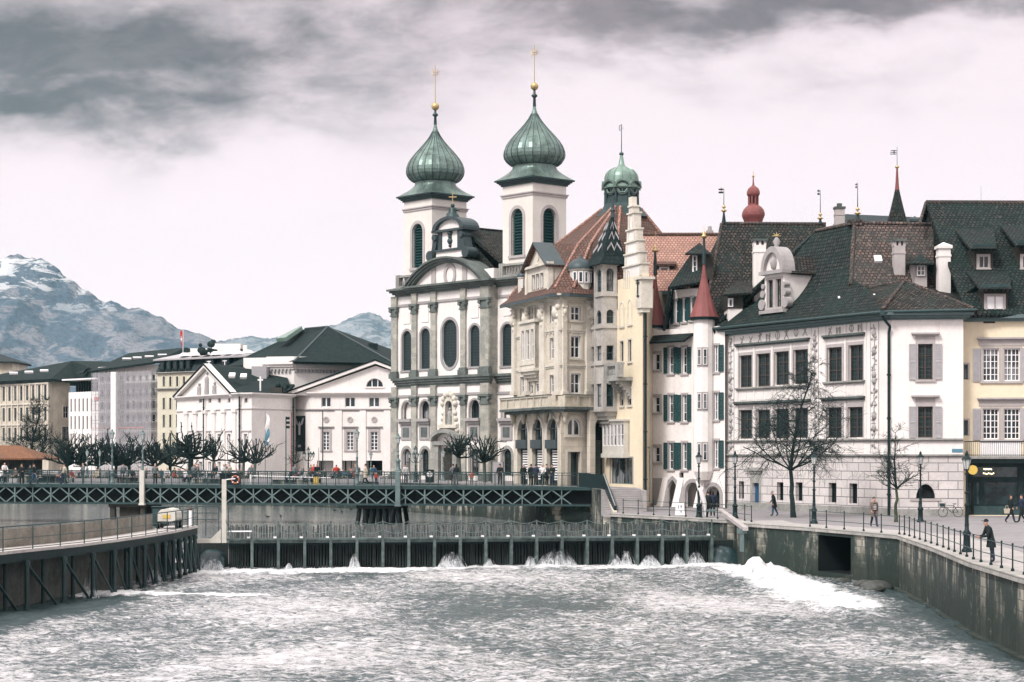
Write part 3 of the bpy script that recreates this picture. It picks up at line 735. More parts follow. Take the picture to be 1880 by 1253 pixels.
 for i in range(0,n,2):
  a_=2*pi*i/n+rot0
  pts=[Vector((ctr.x+cos(a_)*r*1.012,ctr.y+sin(a_)*r*1.012,zz))for r,zz in prof[:14]]
  for p,q in zip(pts,pts[1:]):mb.tube(p,q,.042,.042,3,0,False)
 mb.build('seams',M['dark_copper'],dome)
 zb_=z(ys['ball']);rb=7.4*sc;zs=z(ys['sun'])
 mb=MB();mb.lathe((ctr.x,ctr.y,zt+.1),[(.17,0),(.13,(zb_-zt)*.4),(.3,(zb_-zt)*.48),(.3,(zb_-zt)*.54),(.12,(zb_-zt)*.62),(.12,zb_-zt-.1)],8);mb.build('spike',M['dark_copper'],tw)
 mb=MB();mb.ball((ctr.x,ctr.y,zb_),rb,14);mb.build('gilt_ball',M['gold'],tw)
 mb=MB();mb.tube((ctr.x,ctr.y,zb_+rb*.8),(ctr.x,ctr.y,zs+14*sc),.05,.03,5)
 c=Vector((ctr.x,ctr.y,zs))
 for i in range(20):
  a_=2*pi*i/20;v=Vector((cos(a_),0,sin(a_)));L=(11 if i%2 else 7.5)*sc
  mb.tube(c+v*4*sc,c+v*L,.022,.012,3,0,False)
 for i in range(16):
  a_,b_=2*pi*i/16,2*pi*(i+1)/16;mb.tube(c+Vector((cos(a_),0,sin(a_)))*4*sc,c+Vector((cos(b_),0,sin(b_)))*4*sc,.03,.03,3,0,False)
 mb.tube(c-Vector((3*sc,0,0)),c+Vector((3*sc,0,0)),.03,.03,3);mb.build('sunburst',M['gold'],tw)
tower(742,793,846,dict(w1=489,w0=407,cb=364,ct=354,mould=377,ft=336,wd=310,tip=231,ball=196,sun=134,rn=37,rw=53))
tower(923,978,1033,dict(w1=466,w0=379,cb=335,ct=324,mould=351,ft=306,wd=287,tip=198,ball=159,sun=97,rn=40,rw=56))
# CORNER HOUSE WITH THE LANTERN ROOF
FL=Face(943,172,1030,160);FR=Face(1030,160,1103,162.5)
bank=thing('corner_house','sandstone corner house with red tiled roof, gabled dormer and green copper lantern','house',G(1060,168,PZ))
zL=lambda py,px=1030:FL.Z(px,py);zE=FL.Z(1024,541)
sm='pale_sandstone'
for y0,y1 in((560,592),(620,659),(688,723)):
 for x0,x1 in((955.5,964),(1010,1017),(1018,1025)):
  window(bank,FL,(x0,y0+(1030-x0)*.055,x1,y1+(1030-x0)*.02),'rect','white_paint',1,2,'glass',.1,sm,False,bar=.05)
for y0,y1 in((560,592),(688,723)):
 for x0,x1 in((972,979),(982,990)):
  window(bank,FL,(x0,y0+3,x1,y1+1),'rect','white_paint',1,2,'glass',.1,sm,False)
for y0,y1 in((563,589),(617.5,657.6),(686,723)):
 window(bank,FR,(1048,y0,1065.5,y1),'rect','white_paint',2,2,'glass',.22,sm,True,border=.09,bar=.07)
for x0,x1,y0 in((951,970,770),(978,997,769),(1005,1025,767.5)):
 s0,s1,z0,z1=FL.rect(x0,y0,x1,800);FL.holes.append((s0,s1,PZ,z1,'arch'))
 mb=MB();q=arc_pts(s0,s1,PZ,z1,'arch');ring(mb,FL,q,arc_pts(s0-.28,s1+.28,PZ,z1+.3,'arch'),-.05,.08,skip_bottom=True)
 mb.fbox(FL,(s0+s1)/2-.2,(s0+s1)/2+.2,z1-.1,z1+.7,-.05,.25)
 ar=mb.build('shop_arch',M[sm],bank)
 mb=MB();fill(mb,FL,q,-.26);mb.build('pane',M['glass'],ar)
 mb=MB();zt=ZY(808,FL.Yat(x0));zb=ZY(824,FL.Yat(x0));mb.fbox(FL,s0,s1,zb,zt,-.25,.25);mb.fbox(FL,s0,s1,zt+.9,zt+1.0,-.255,-.1)
 for k in(1,2):mb.fbox(FL,s0+(s1-s0)*k/3-.03,s0+(s1-s0)*k/3+.03,zt,z1-.4,-.255,-.16)
 mb.build('awning',M['lead'],ar)
 mb=MB()
 for k in range(12):mb.fbox(FL,s0+(s1-s0)*.28,s1-.15,PZ+.5+k*.22,PZ+.62+k*.22,-.25,-.18)
 mb.build('roller_shutter',M['white_paint'],ar)
window(bank,FR,(1042,769,1065.5,800),'arch','white_paint',2,1,'glass',.3,sm,True,border=.08,bar=.14)
s0,s1,z0,z1=FR.rect(1042,830,1065,886);window(bank,FR,(s0,s1,PZ,z1),'rect','window_grey',1,1,'glass',.18,sm,False,px=False,name='doorway',dep=.5)
mb=MB();mb.fbox(FR,s0+.15,s0+(s1-s0)*.45,PZ,z1-.1,-.4,-.36)
for k in range(16):mb.fbox(FR,s0+.15,s0+(s1-s0)*.45,PZ+.2*k,PZ+.2*k+.1,-.36,-.34)
mb.build('door_grille',M['cream_paint'],bank)
s0,s1,z0,z1=FR.rect(1092,768,1103,880);sR=FR.L+1.6
mb=MB()
F_=FL;wall(mb,FL,0,FL.L,PZ,zE,caps=False)
wall(mb,FR,0,FR.L-.02,PZ,zE,caps=False)
body=[FL.pt(0.02,0,-.6),FL.pt(FL.L-.3,0,-.6),FR.pt(.3,0,-.6),FR.pt(FR.L+.5,0,-.6),Vector((16.4,171,0)),Vector((17,182,0)),Vector((5,184,0))]
block(mb,body,PZ-1.5,zE)
mb.poly([FL.pt(0,PZ),FL.pt(0,PZ,-2),FL.pt(0,zE,-2),FL.pt(0,zE)])
mb.build('wall',M['ashlar'],bank)
AR=FR.shift(.9,2.6,4.1);s0,s1=AR.S(1093),AR.S(1116);zt=AR.Z(1104,768)
mb=MB();q=arc_pts(s0,s1,PZ,zt,'arch',12);AR.holes.append((s0,s1,PZ,zt,'arch'));wall(mb,AR,s0-.55,s1+.3,PZ,zt+1.0,depth=.8)
ps=mb.build('passage_arch',M['ashlar'],bank)
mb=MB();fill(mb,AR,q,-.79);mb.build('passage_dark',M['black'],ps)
mb=MB()
for i in range(9):
 for j in range(22):mb.fbox(AR,s0+.05+i*.11,s0+.12+i*.11,PZ+.2+j*.17,PZ+.31+j*.17,-.6,-.56)
mb.build('passage_grille',M['pale_iron'],ps)
for x0,x1,X in((943.3,949,FL),(966,972,FL),(994,1003,FL),(1022,1029.5,FL),(1031,1038,FR),(1074,1095,FR)):
 a,b=X.S(x0),X.S(x1);zb=X.Z((x0+x1)/2,726);zt=zE-.5
 mb=MB();mb.fbox(X,a,b,zb,zt,-.1,.24);mb.fbox(X,a-.12,b+.12,zb,zb+.35,-.1,.34);mb.fbox(X,a-.1,b+.1,zt-.12,zt,-.1,.34)
 pl=mb.build('pilaster',M[sm],bank)
 mb=MB();c=(a+b)/2;zz=zt-1.0;r=min(.62,(b-a)*.5+.1)
 mb.ball(X.pt(c,zz,.22),r*.7,9,0,1.4)
 for sg in(-1,1):mb.ball(X.pt(c+sg*r*.6,zz+.42,.22),r*.45,7);mb.ball(X.pt(c+sg*r*.55,zz-.35,.2),r*.33,7)
 mb.ball(X.pt(c,zz-.8,.2),r*.3,7,0,1.6);mb.build('carved_crest',M[sm],pl)
for X,L in((FL,FL.L),(FR,FR.L)):
 for py in(606,671):
  z=X.Z(1030,py);band(bank,X,.02,L-.02,z-.15,z+.12,.14,sm,'string_course',2)
 for(pa,pb,s0,s1)in(((598,612,958,1020)if X is FL else(596,611,1046,1068)),):
  for k in range(6 if X is FR else 10):
   a=X.S(s0)+(X.S(s1)-X.S(s0))*(k+.3)/(6 if X is FR else 10)
   mb=MB()if k==0 else mb;mb.fbox(X,a,a+.22,X.Z(1030,pb),X.Z(1030,pa),-.02,.09)
  mb.build('carved_panel',M[sm],bank)
a,b=FL.S(966),FL.S(994);z0,z1=FL.Z(980,690),FL.Z(980,594)
BY=FL.shift(.6,a,b);bl=b-a;mb=MB()
for k,(x0,x1)in enumerate(((.1,.28),(.38,.62),(.72,.9))):
 BY.holes.append((bl*x0,bl*x1,z1-3.2,z1-.6,'rect'))
wall(mb,BY,0,bl,z0+.6,z1,depth=.25,caps=True)
mb.poly([BY.pt(0,z0+.6),BY.pt(0,z0+.6,-.9),BY.pt(0,z1,-.9),BY.pt(0,z1)]);mb.poly([BY.pt(bl,z0+.6),BY.pt(bl,z0+.6,-.9),BY.pt(bl,z1,-.9),BY.pt(bl,z1)])
mb.fbox(BY,-.15,bl+.15,z1,z1+.25,-.9,.15);mb.fbox(BY,-.12,bl+.12,z0+.35,z0+.6,-.9,.12)
for k in range(4):mb.fbox(BY,.15+.2*k,bl-.15-.2*k,z0+.35-.28*(k+1),z0+.35-.28*k,-.9,-.05-.2*k)
mb.fbox(BY,.1,bl-.1,z0+.9,z1-3.5,-.1,.06)
bay=mb.build('bay_window',M[sm],bank)
for x0,x1 in((.1,.28),(.38,.62),(.72,.9)):window(bay,BY,(bl*x0,bl*x1,z1-3.2,z1-.6),'rect','white_paint',1,2,'glass',0,sm,False,px=False,hole=False,name='bay_sash')
zb0,zb1=FL.Z(1009,753),FL.Z(1009,727)
for X,s0,s1,dp in((FL,-.1,FL.L+.35,1.25),(FR,-.35,FR.L-.5,.95)):
 mb=MB();mb.fbox(X,s0,s1,zb0,zb0+.3,-.1,dp);mb.fbox(X,s0+.02,s1-.02,zb1-.16,zb1,dp-.3,dp+.03)
 n=7 if X is FL else 3
 for k in range(n+1):a=s0+(s1-s0-.2)*k/n;mb.fbox(X,a,a+.2,zb0+.3,zb1-.16,dp-.26,dp)
 mb.fbox(X,s0+.05,s1-.05,zb0+.302,zb1-.162,dp-.2,dp-.08);mb.fbox(X,s0+.01,s0+.2,zb0+.3,zb1-.1,0,dp-.27)
 lm=MB();lm.fbox(X,s0+.1,s1-.1,zb0-.25,zb0,-.1,dp*.7);lm.fbox(X,s0-.03,s1+.03,zb0-.02,zb0+.2,-.1,dp+.06);lm.fbox(X,s0-.02,s1+.02,zb1-.03,zb1+.03,dp-.32,dp+.07)
 bal=mb.build('balcony',M['sandstone'],bank);lm.build('balcony_ledge',M['dark_stone'],bal)
 for k in range(5 if X is FL else 2):
  mb=MB();a=s0+.6+(s1-s0-1.2)*k/max(1,(4 if X is FL else 1))
  mb.lathe(X.pt(a,zb0-1.15,.22),[(.06,0),(.2,.25),(.16,.5),(.30,.8),(.33,.92)],8);mb.build('console',M['sandstone'],bal)
cen=G(1141,172);zring=ZY(384,172);rr=1.75
band(bank,FL,-.02,FL.L+.02,zE-.5,zE,.5,'pale_sandstone','cornice',3);band(bank,FR,-.02,FR.L,zE-.5,zE,.5,'pale_sandstone','cornice',3)
ev=[FL.pt(-1.0,zE,1.0),FL.pt(FL.L,zE,1.05),FR.pt(.1,zE,1.05),FR.pt(FR.L+.7,zE,1.0),Vector((17.2,170.5,zE)),Vector((18,184,zE)),Vector((4,185,zE))]
mb=MB();hip=MB();n=len(ev);rn=[];md=[]
for p in ev:
 v=Vector((p.x-cen.x,p.y-cen.y,0)).normalized();r_=Vector((cen.x+v.x*rr,cen.y+v.y*rr,zring));rn.append(r_)
 m_=r_+(p-r_)*.56;m_.z=zring-(zring-zE)*.46;md.append(m_)
lo=[]
for p,m_ in zip(ev,md):q=p+(m_-p)*.18;q.z=p.z+.5;lo.append(q)
for i in range(n):
 j=(i+1)%n
 for A,B in((ev,lo),(lo,md),(md,rn)):mb.slab([A[i],A[j],B[j],B[i]],.12)
mb.build('roof',M['red_tiles'],bank)
for i in range(n):
 for A,B in((lo,md),(md,rn)):hip.tube(A[i],B[i],.14,.14,6)
hip.build('hip_tiles',M['salmon_tiles'],bank)
mb=MB()
for i in range(4):
 a,b=ev[i],ev[(i+1)%n];d=(b-a);mb.hexa([a+Vector((0,0,-.28)),b+Vector((0,0,-.28)),b+Vector((0,.25,-.28)),a+Vector((0,.25,-.28)),a+Vector((0,0,-.02)),b+Vector((0,0,-.02)),b+Vector((0,.25,-.02)),a+Vector((0,.25,-.02))])
mb.build('gutter',M['lead'],bank)
s_=172/FPX;lz=lambda py:ZY(py,172)
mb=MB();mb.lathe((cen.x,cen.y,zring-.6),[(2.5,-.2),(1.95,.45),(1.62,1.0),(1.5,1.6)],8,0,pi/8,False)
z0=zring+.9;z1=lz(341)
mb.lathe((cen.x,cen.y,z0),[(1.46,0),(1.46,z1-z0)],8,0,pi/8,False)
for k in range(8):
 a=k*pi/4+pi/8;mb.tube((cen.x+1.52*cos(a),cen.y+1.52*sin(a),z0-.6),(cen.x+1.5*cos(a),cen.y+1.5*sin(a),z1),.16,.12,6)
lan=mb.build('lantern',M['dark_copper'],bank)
for k in range(8):
 a=k*pi/4-pi/2;LF=Face.__new__(Face);LF.u=Vector((-sin(a),cos(a),0));LF.n=Vector((cos(a),sin(a),0));LF.o=Vector((cen.x,cen.y,0))+LF.n*1.36;LF.L=1
 mb=MB();q=[(.46*cos(2*pi*i/16),(z0+z1)/2+.25+.5*sin(2*pi*i/16))for i in range(16)];o=[(x*1.25,(z0+z1)/2+.25+(z-(z0+z1)/2-.25)*1.25)for x,z in q]
 ring(mb,LF,q,o,0,.12);mb.fbox(LF,-.03,.03,(z0+z1)/2-.2,(z0+z1)/2+.7,.02,.07);mb.fbox(LF,-.44,.44,(z0+z1)/2+.22,(z0+z1)/2+.28,.02,.07)
 mb.path([LF.pt(-.42,z0+.75,.12),LF.pt(-.2,z0+.42,.16),LF.pt(.2,z0+.42,.16),LF.pt(.42,z0+.75,.12)],.07,5)
 e=[(.78*cos(pi*i/8),z1-.35+.75*sin(pi*i/8))for i in range(9)];i_=[(.62*cos(pi*i/8),z1-.35+.58*sin(pi*i/8))for i in range(9)]
 for i in range(8):mb.hexa([LF.pt(*i_[i],.4),LF.pt(*i_[i+1],.4),LF.pt(*i_[i+1],-.2),LF.pt(*i_[i],-.2),LF.pt(*e[i],.4),LF.pt(*e[i+1],.4),LF.pt(*e[i+1],-.2),LF.pt(*e[i],-.2)])
 mb.build('lantern_window',M['copper'],lan)
mb=MB();zz=lz(344)
mb.lathe((cen.x,cen.y,zz),[(1.62,-.15),(1.66,0),(1.56,.2),(1.5,.45),(1.5,.85),(1.38,1.2),(1.1,1.5),(.7,1.72),(.4,1.85),(.26,2.1),(.17,2.6),(.12,3.05)],24)
for k in range(12):
 a=pi*k/6;pts=[Vector((cen.x+r*cos(a),cen.y+r*sin(a),zz+h))for r,h in((1.57,.2),(1.52,.45),(1.52,.85),(1.4,1.2),(1.11,1.52),(.7,1.74))];mb.path(pts,.03,3)
mb.build('lantern_dome',M['pale_copper'],lan)
mb=MB();mb.ball((cen.x,cen.y,lz(283)),.22,10,0,.8);mb.tube((cen.x,cen.y,lz(283)),(cen.x,cen.y,lz(228)),.045,.03,5);t=Vector((cen.x,cen.y,lz(240)))
mb.box(t.x-.22,t.x-.17,t.y-.02,t.y+.02,t.z,t.z+.45);mb.box(t.x-.22,t.x,t.y-.02,t.y+.02,t.z,t.z+.05);mb.box(t.x-.22,t.x,t.y-.02,t.y+.02,t.z+.4,t.z+.45);mb.box(t.x-.1,t.x+.2,t.y-.02,t.y+.02,t.z+.2,t.z+.24)
mb.build('weather_vane',M['lead'],lan)
DF=FL.shift(.15);a,b=DF.S(967),DF.S(1009);m_=(a+b)/2;z0,z1,z2=DF.Z(985,541),DF.Z(985,490),DF.Z(985,449)
mb=MB()
for x in(.32,.5,.68):
 wdw=(b-a)*.15;window(bank,DF,(a+(b-a)*x-wdw/2,a+(b-a)*x+wdw/2,DF.Z(985,533),DF.Z(985,504)),'rect','white_paint',1,1,'glass_curtain',.08,sm,False,px=False,name='dormer_window')
wall(mb,DF,a,b,z0-.3,z1,depth=.3)
mb.prism(DF,[(a,z1),(b,z1),(m_,z2-.15)],-.4,-.002)
mb.fbox(DF,a-.1,a+.35,z0-.3,z1+.05,-.3,.14);mb.fbox(DF,b-.35,b+.1,z0-.3,z1+.05,-.3,.14);mb.fbox(DF,a-.25,b+.25,z1-.1,z1+.12,-.3,.3)
mb.tube(DF.pt(m_,z1+.75,-.1),DF.pt(m_,z1+.75,.06),.32,.32,10)
for sg in(a,b):mb.poly([DF.pt(sg,z0-.3,-.4),DF.pt(sg,z1,-.4),DF.pt(sg,z1,-5.5),DF.pt(sg,z0-.3,-2)])
gd=mb.build('gabled_dormer',M[sm],bank)
mb=MB();e=.4
mb.slab([DF.pt(a-e,z1-.2,.45),DF.pt(m_,z2+.1,.45),DF.pt(m_,z2+.1,-6.5),DF.pt(a-e,z1-.2,-6.5)],.18);mb.slab([DF.pt(m_,z2+.1,.45),DF.pt(b+e,z1-.2,.45),DF.pt(b+e,z1-.2,-6.5),DF.pt(m_,z2+.1,-6.5)],.18)
mb.build('dormer_roof',M['red_tiles'],gd)
mb=MB();mb.slab([DF.pt(a-e,z1-.17,.5),DF.pt(m_,z2+.14,.5),DF.pt(m_,z2+.14,-1.3),DF.pt(a-e,z1-.17,-1.3)],.1);mb.slab([DF.pt(m_,z2+.14,.5),DF.pt(b+e,z1-.17,.5),DF.pt(b+e,z1-.17,-1.3),DF.pt(m_,z2+.14,-1.3)],.1);mb.build('lead_verge',M['lead'],gd)
def round_dormer(px0,px1,yt,yc,yb,Y,n=10):
 c=G((px0+px1)/2,Y);r=(px1-px0)/2/FPX*Y;zb,zc2,zt=ZY(yb,Y),ZY(yc,Y),ZY(yt,Y)
 mb=MB();mb.lathe((c.x,c.y,zb-.5),[(r*.82,0),(r*.82,zc2-zb+.5)],12,0,pi/12,False);mb.lathe((c.x,c.y,zc2-.2),[(r*.9,0),(r*.96,.2)],12,0,pi/12,False)
 d=mb.build('round_dormer',M['cream_paint'],bank)
 mb=MB();mb.lathe((c.x,c.y,zc2),[(r*1.02,-.05),(r*1.02,.06),(r*.92,(zt-zc2)*.4),(r*.6,(zt-zc2)*.75),(r*.2,zt-zc2),(.05,(zt-zc2)*1.25)],16);mb.build('dormer_cap',M['lead'],d)
 for k in(-3,-2,-1,0):
  a=k*pi/6-pi/4+.26;w_=Face.__new__(Face);w_.n=Vector((cos(a),sin(a),0));w_.u=Vector((-sin(a),cos(a),0));w_.o=Vector((c.x,c.y,0))+w_.n*r*.83;w_.L=1;w_.holes=[]
  if k%2==0 or r>.8:window(d,w_,(-r*.17,r*.17,zb+.15,zc2-.3),'rect','white_paint',1,1,'glass',0,sm,False,px=False,hole=False,dep=-.02,name='dormer_window')
round_dormer(1041,1090,474,494,524,161.6);round_dormer(949,968,498,508,533,171)
# STEPPED GABLE HOUSE
F8=Face(1103,163,1180,154);R8=Face(1180,154,1234,164.5)
gab8=thing('stepped_gable_house','narrow yellow house with stepped gable, grey stone oriel and small stone balcony','house',G(1150,160,PZ))
y8=lambda px,py:F8.Z(px,py)
for rc in((1139,557,1145.5,599),(1154,552,1160,595),(1139,627,1145.5,664),(1154,624,1160,664),(1139,716,1145.5,745),(1153,713,1160,744)):
 window(gab8,F8,rc,'arch' if rc[1]<600 else 'rect','window_grey',1,2,'glass',.13,'pale_sandstone',True)
for x0 in(1146,1149.6,1153.2):window(gab8,F8,(x0,495+abs(x0-1149.6),x0+2.4,530),'arch','window_grey',1,1,'glass',.09,'pale_sandstone',False,border=.04)
window(gab8,F8,(1121,841,1162,889),'rect','pale_iron',3,1,'glass_pale',.12,'window_stone',False,name='shop_window',bar=.09)
zeave=y8(1180,560);sg0,sg1=F8.S(1133),F8.S(1182.5)
mb=MB();wall(mb,F8,0,F8.L,.2,zeave,caps=False);wall(mb,R8,0,R8.L,.2,R8.Z(1220,538),caps=False)
yb_=[(1,378,391),(2,391,421),(3,421,443),(4,443,465),(5,465,487),(6,487,509),(7,509,560)]
cg=F8.S(1158);half=sg1-cg;stp=[];stepwall=MB()
for k,a,b in yb_:
 hw=.45+(half-.45)*(k-1)/6;zt,zb=F8.Z(1158,a),F8.Z(1165,b);stp.append((hw,zb,zt))
 for h in F8.holes[:]:pass
 if k<7:stepwall.fbox(F8,cg-hw*.6,cg+hw*.94,zb,zt-.0,-.5,0.0+.002*k)
wall(mb,F8,cg-half,cg+half,zeave,stp[-1][2],caps=True,d=.016)
block(mb,[F8.pt(.02,0,-.6),F8.pt(F8.L-.6,0,-.6),R8.pt(R8.L,0,-.6),Vector((16,174,0)),Vector((10,174,0))],0,zeave)
mb.build('wall',M['yellow_plaster'],gab8)
mb=MB()
for hw,zb,zt in stp[:-1]:
 mb.fbox(F8,cg-hw*.6-.1,cg+hw+.12,zt-.13,zt,-.62,.14)
 mb.fbox(F8,cg+hw-.5,cg+hw+.03,zb,zt-.13,-.56,.05);mb.fbox(F8,cg-hw*.6-.03,cg-hw*.6+.4,zb,zt-.13,-.56,.05)
hw,zb,zt=stp[-1];zt7=y8(1180,509)
mb.fbox(F8,cg+half-1.1,cg+half+.12,y8(1180,566),zt7,-.7,.3);mb.fbox(F8,cg+half-1.25,cg+half+.3,zt7-.2,zt7,-.85,.45);mb.fbox(F8,cg+half-.95,cg+half,y8(1180,574),y8(1180,566),-.5,.18)
mb.fbox(F8,cg-.35,cg+.35,stp[0][2],stp[0][2]+.7,-.4,.05)
for i in range(4):pass
mb.build('gable_steps',M['pale_sandstone'],gab8);stepwall.build('gable_wall',M['warm_plaster'],gab8)
mb=MB();c=F8.pt(cg+half-.5,y8(1180,530),.36);mb.tube(c+Vector((0,0,-.7)),c+Vector((0,0,.75)),.05,.05,5);mb.tube(c-F8.u*.3+Vector((0,0,.45)),c+F8.u*.3+Vector((0,0,.45)),.05,.05,5);mb.tube(c-F8.u*.22-Vector((0,0,.6)),c+F8.u*.22-Vector((0,0,.6)),.05,.05,5);mb.build('wall_anchor',M['dark_iron'],gab8)
OR=F8.shift(1.25,F8.S(1105),F8.S(1133));ol=OR.L;zo0,zo1=F8.Z(1118,752),F8.Z(1118,487)
rows=((497,543),(572,601),(637,668),(706,752))
OS=Face.__new__(Face);OS.u=-OR.n;OS.n=OR.u.copy();OS.o=OR.pt(ol,0);OS.L=1.25;OS.holes=[]
OL_=Face.__new__(Face);OL_.u=OR.n;OL_.n=-OR.u;OL_.o=OR.pt(0,0,-1.25);OL_.L=1.25;OL_.holes=[]
for y0,y1 in rows:
 za,zb=F8.Z(1118,y1-4),F8.Z(1118,y0)
 kd='arch' if y0<600 else 'rect'
 OR.holes.append((ol*.12,ol*.45,za,zb,kd));OR.holes.append((ol*.55,ol*.88,za,zb,kd));OS.holes.append((.3,.95,za,zb,kd))
mb=MB();wall(mb,OR,0,ol,zo0,zo1,depth=.2,caps=False);wall(mb,OS,0,1.25,zo0,zo1,depth=.2,caps=False)
mb.poly([OR.pt(0,zo0),OR.pt(0,zo1),OR.pt(0,zo1,-1.3),OR.pt(0,zo0,-1.3)])
for k in range(6):
 e=.2*k;mb.fbox(OR,e*.6,ol-e*.6,zo0-.3*(k+1),zo0-.3*k,-1.4,-e)
for y0,y1 in rows:
 for zz in(F8.Z(1118,y1+2),):mb.fbox(OR,-.1,ol+.1,zz-.12,zz+.12,-1.4,.12)
mb.fbox(OR,-.15,ol+.15,zo1-.2,zo1,-1.4,.18);mb.fbox(OR,ol*.46,ol*.54,zo0,zo1-.2,-.1,.1)
ori=mb.build('oriel',M['oriel_stone'],gab8)
for h in OR.holes:window(ori,OR,h[:4],h[4],'window_grey',1,2,'glass',0,sm,False,px=False,hole=False,name='oriel_window')
for h in OS.holes:window(ori,OS,h[:4],h[4],'window_grey',1,2,'glass',0,sm,False,px=False,hole=False,name='oriel_window')
ap=OR.pt(ol*.75,F8.Z(1130,392),-1.2)
mb=MB();e=.5;cr=[OR.pt(-e,zo1-.15,e),OR.pt(ol+e,zo1-.15,e),OR.pt(ol+e,zo1-.15,-2.2),OR.pt(-e,zo1-.15,-2.2)]
mid=[c+(ap-c)*.3 for c in cr]
for q in mid:q.z=zo1+.6
for i in range(4):j=(i+1)%4;mb.slab([cr[i],cr[j],mid[j],mid[i]],.1);mb.slab([mid[i],mid[j],ap],.1)
orr=mb.build('oriel_roof',M['dark_slate'],ori)
mb=MB()
for i in(0,1):
 j=i+1;A,B=mid[i],mid[j];n_=(B-A).cross(ap-A).normalized()
 if n_.dot(OR.n+OR.u)<0:n_=-n_
 for lv in(.1,.36,.6):
  pt=lambda u,v:A+(B-A)*(v*.5+u*(1-v))+(ap-A)*0+(ap-(A+B)/2)*v+n_*.07
  for(u0,u1,v0,v1)in((.12,.32,lv,lv+.16),(.32,.5,lv+.16,lv),(.5,.68,lv,lv+.16),(.68,.88,lv+.16,lv)):
   p,q=pt(u0,v0),pt(u1,v1);w_=Vector((0,0,.28));mb.poly([p,q,q+w_*.8,p+w_*.8])
mb.build('zigzag_tiles',M['shutter_grey'],orr)
mb=MB();mb.ball(ap+Vector((0,0,.3)),.22,8);mb.lathe(ap,[(.2,-.3),(.12,.9)],8);mb.tube(ap,ap+Vector((0,0,1.6)),.05,.02,5);mb.build('oriel_finial',M['lead'],orr)
s0,s1=F8.S(1128,.6),F8.S(1161);zb0,zb1=F8.Z(1150,694),F8.Z(1150,669)
balustrade(gab8,F8,s0,s1,zb0,zb1,1.15,'grey_stone','balcony',.3,.11)
mb=MB();mb.fbox(F8,s0-.1,s1+.1,zb0-.28,zb0,-.1,1.4)
for a in(s0+.5,s1-.4):
 for k in range(6):t=k/6;mb.fbox(F8,a-.16,a+.16,zb0-.28-1.5*(t+1/6),zb0-.28-1.5*t,-.1,1.2*(1-t)**1.5+.05)
mb.build('balcony_slab',M['grey_stone'],gab8)
GB=F8.shift(.5,F8.S(1116),F8.S(1155.5));gl=GB.L;z0,z1=F8.Z(1135,833),F8.Z(1135,774)
mb=MB();za,zb=F8.Z(1135,819),F8.Z(1135,779)
for k in range(6):GB.holes.append((gl*(k+.1)/6,gl*(k+.9)/6,za,zb,'rect'))
wall(mb,GB,0,gl,z0,z1,depth=.12,bottom=True);mb.fbox(GB,-.1,gl+.1,z0-.35,z0,-.6,.1);mb.fbox(GB,-.1,gl+.1,z1,z1+.15,-.6,.15)
gb=mb.build('glazed_bay',M['cream_paint'],gab8)
for h in GB.holes:window(gb,GB,h[:4],'rect','white_paint',1,2,'glass_pale',0,sm,False,px=False,hole=False,dep=.1,name='bay_sash')
downpipe(gab8,R8.pt(.12,0,.2),.3,y8(1180,575),.11,brk=None)
downpipe(gab8,R8.pt(2.2,0,.15),.3,PZ+3,.07,'cream_paint')
window(gab8,R8,(R8.L*.0+1.2,R8.L*.0+1.9,R8.Z(1186,820),R8.Z(1186,778)),'rect','dark_wood',2,2,'glass',.1,'window_stone',True,px=False)
Yr,Ye=166.8,161.5;zr,ze=ZY(432,Yr),ZY(535,Ye)
mb=MB();mb.slab([W(1166,535,Ye-.6),W(1318,535,Ye-.6),W(1318,432,Yr),W(1166,432,Yr)],.2);mb.slab([W(1166,432,Yr),W(1318,432,Yr),Vector((17,Yr+8,ze)),Vector((11,Yr+8,ze))],.2)
rf8=mb.build('roof',M['salmon_tiles'],gab8)
mb=MB();mb.tube(W(1166,431,Yr),W(1318,431,Yr),.17,.17,6);mb.build('ridge_tiles',M['red_tiles'],rf8)
mb=MB();a,b=W(1183,537,Ye-.7),W(1236,537,Ye-.7);mb.box(a.x,b.x,Ye-.75,Ye-.5,a.z-.2,a.z+.1);mb.build('gutter',M['lead'],rf8)
d0,d1=W(1205,513,163.2),W(1236,485,163.2)
mb=MB();mb.box(d0.x,d1.x,163.2,169,d0.z-.6,d1.z)
dm=mb.build('dormer',M['dark_wood'],rf8)
window(dm,Face(1205,163.17,1236,163.17),(1211,491,1228,512),'rect','white_paint',1,1,'glass',.05,'white_paint',False,hole=False,dep=-.05,name='dormer_window',border=.1)
mb=MB();mb.slab([W(1201,485.5,162.8),W(1242,485.5,162.8),W(1240,462,168.8),W(1190,462,168.8)],.15);mb.build('dormer_roof',M['red_tiles'],dm)
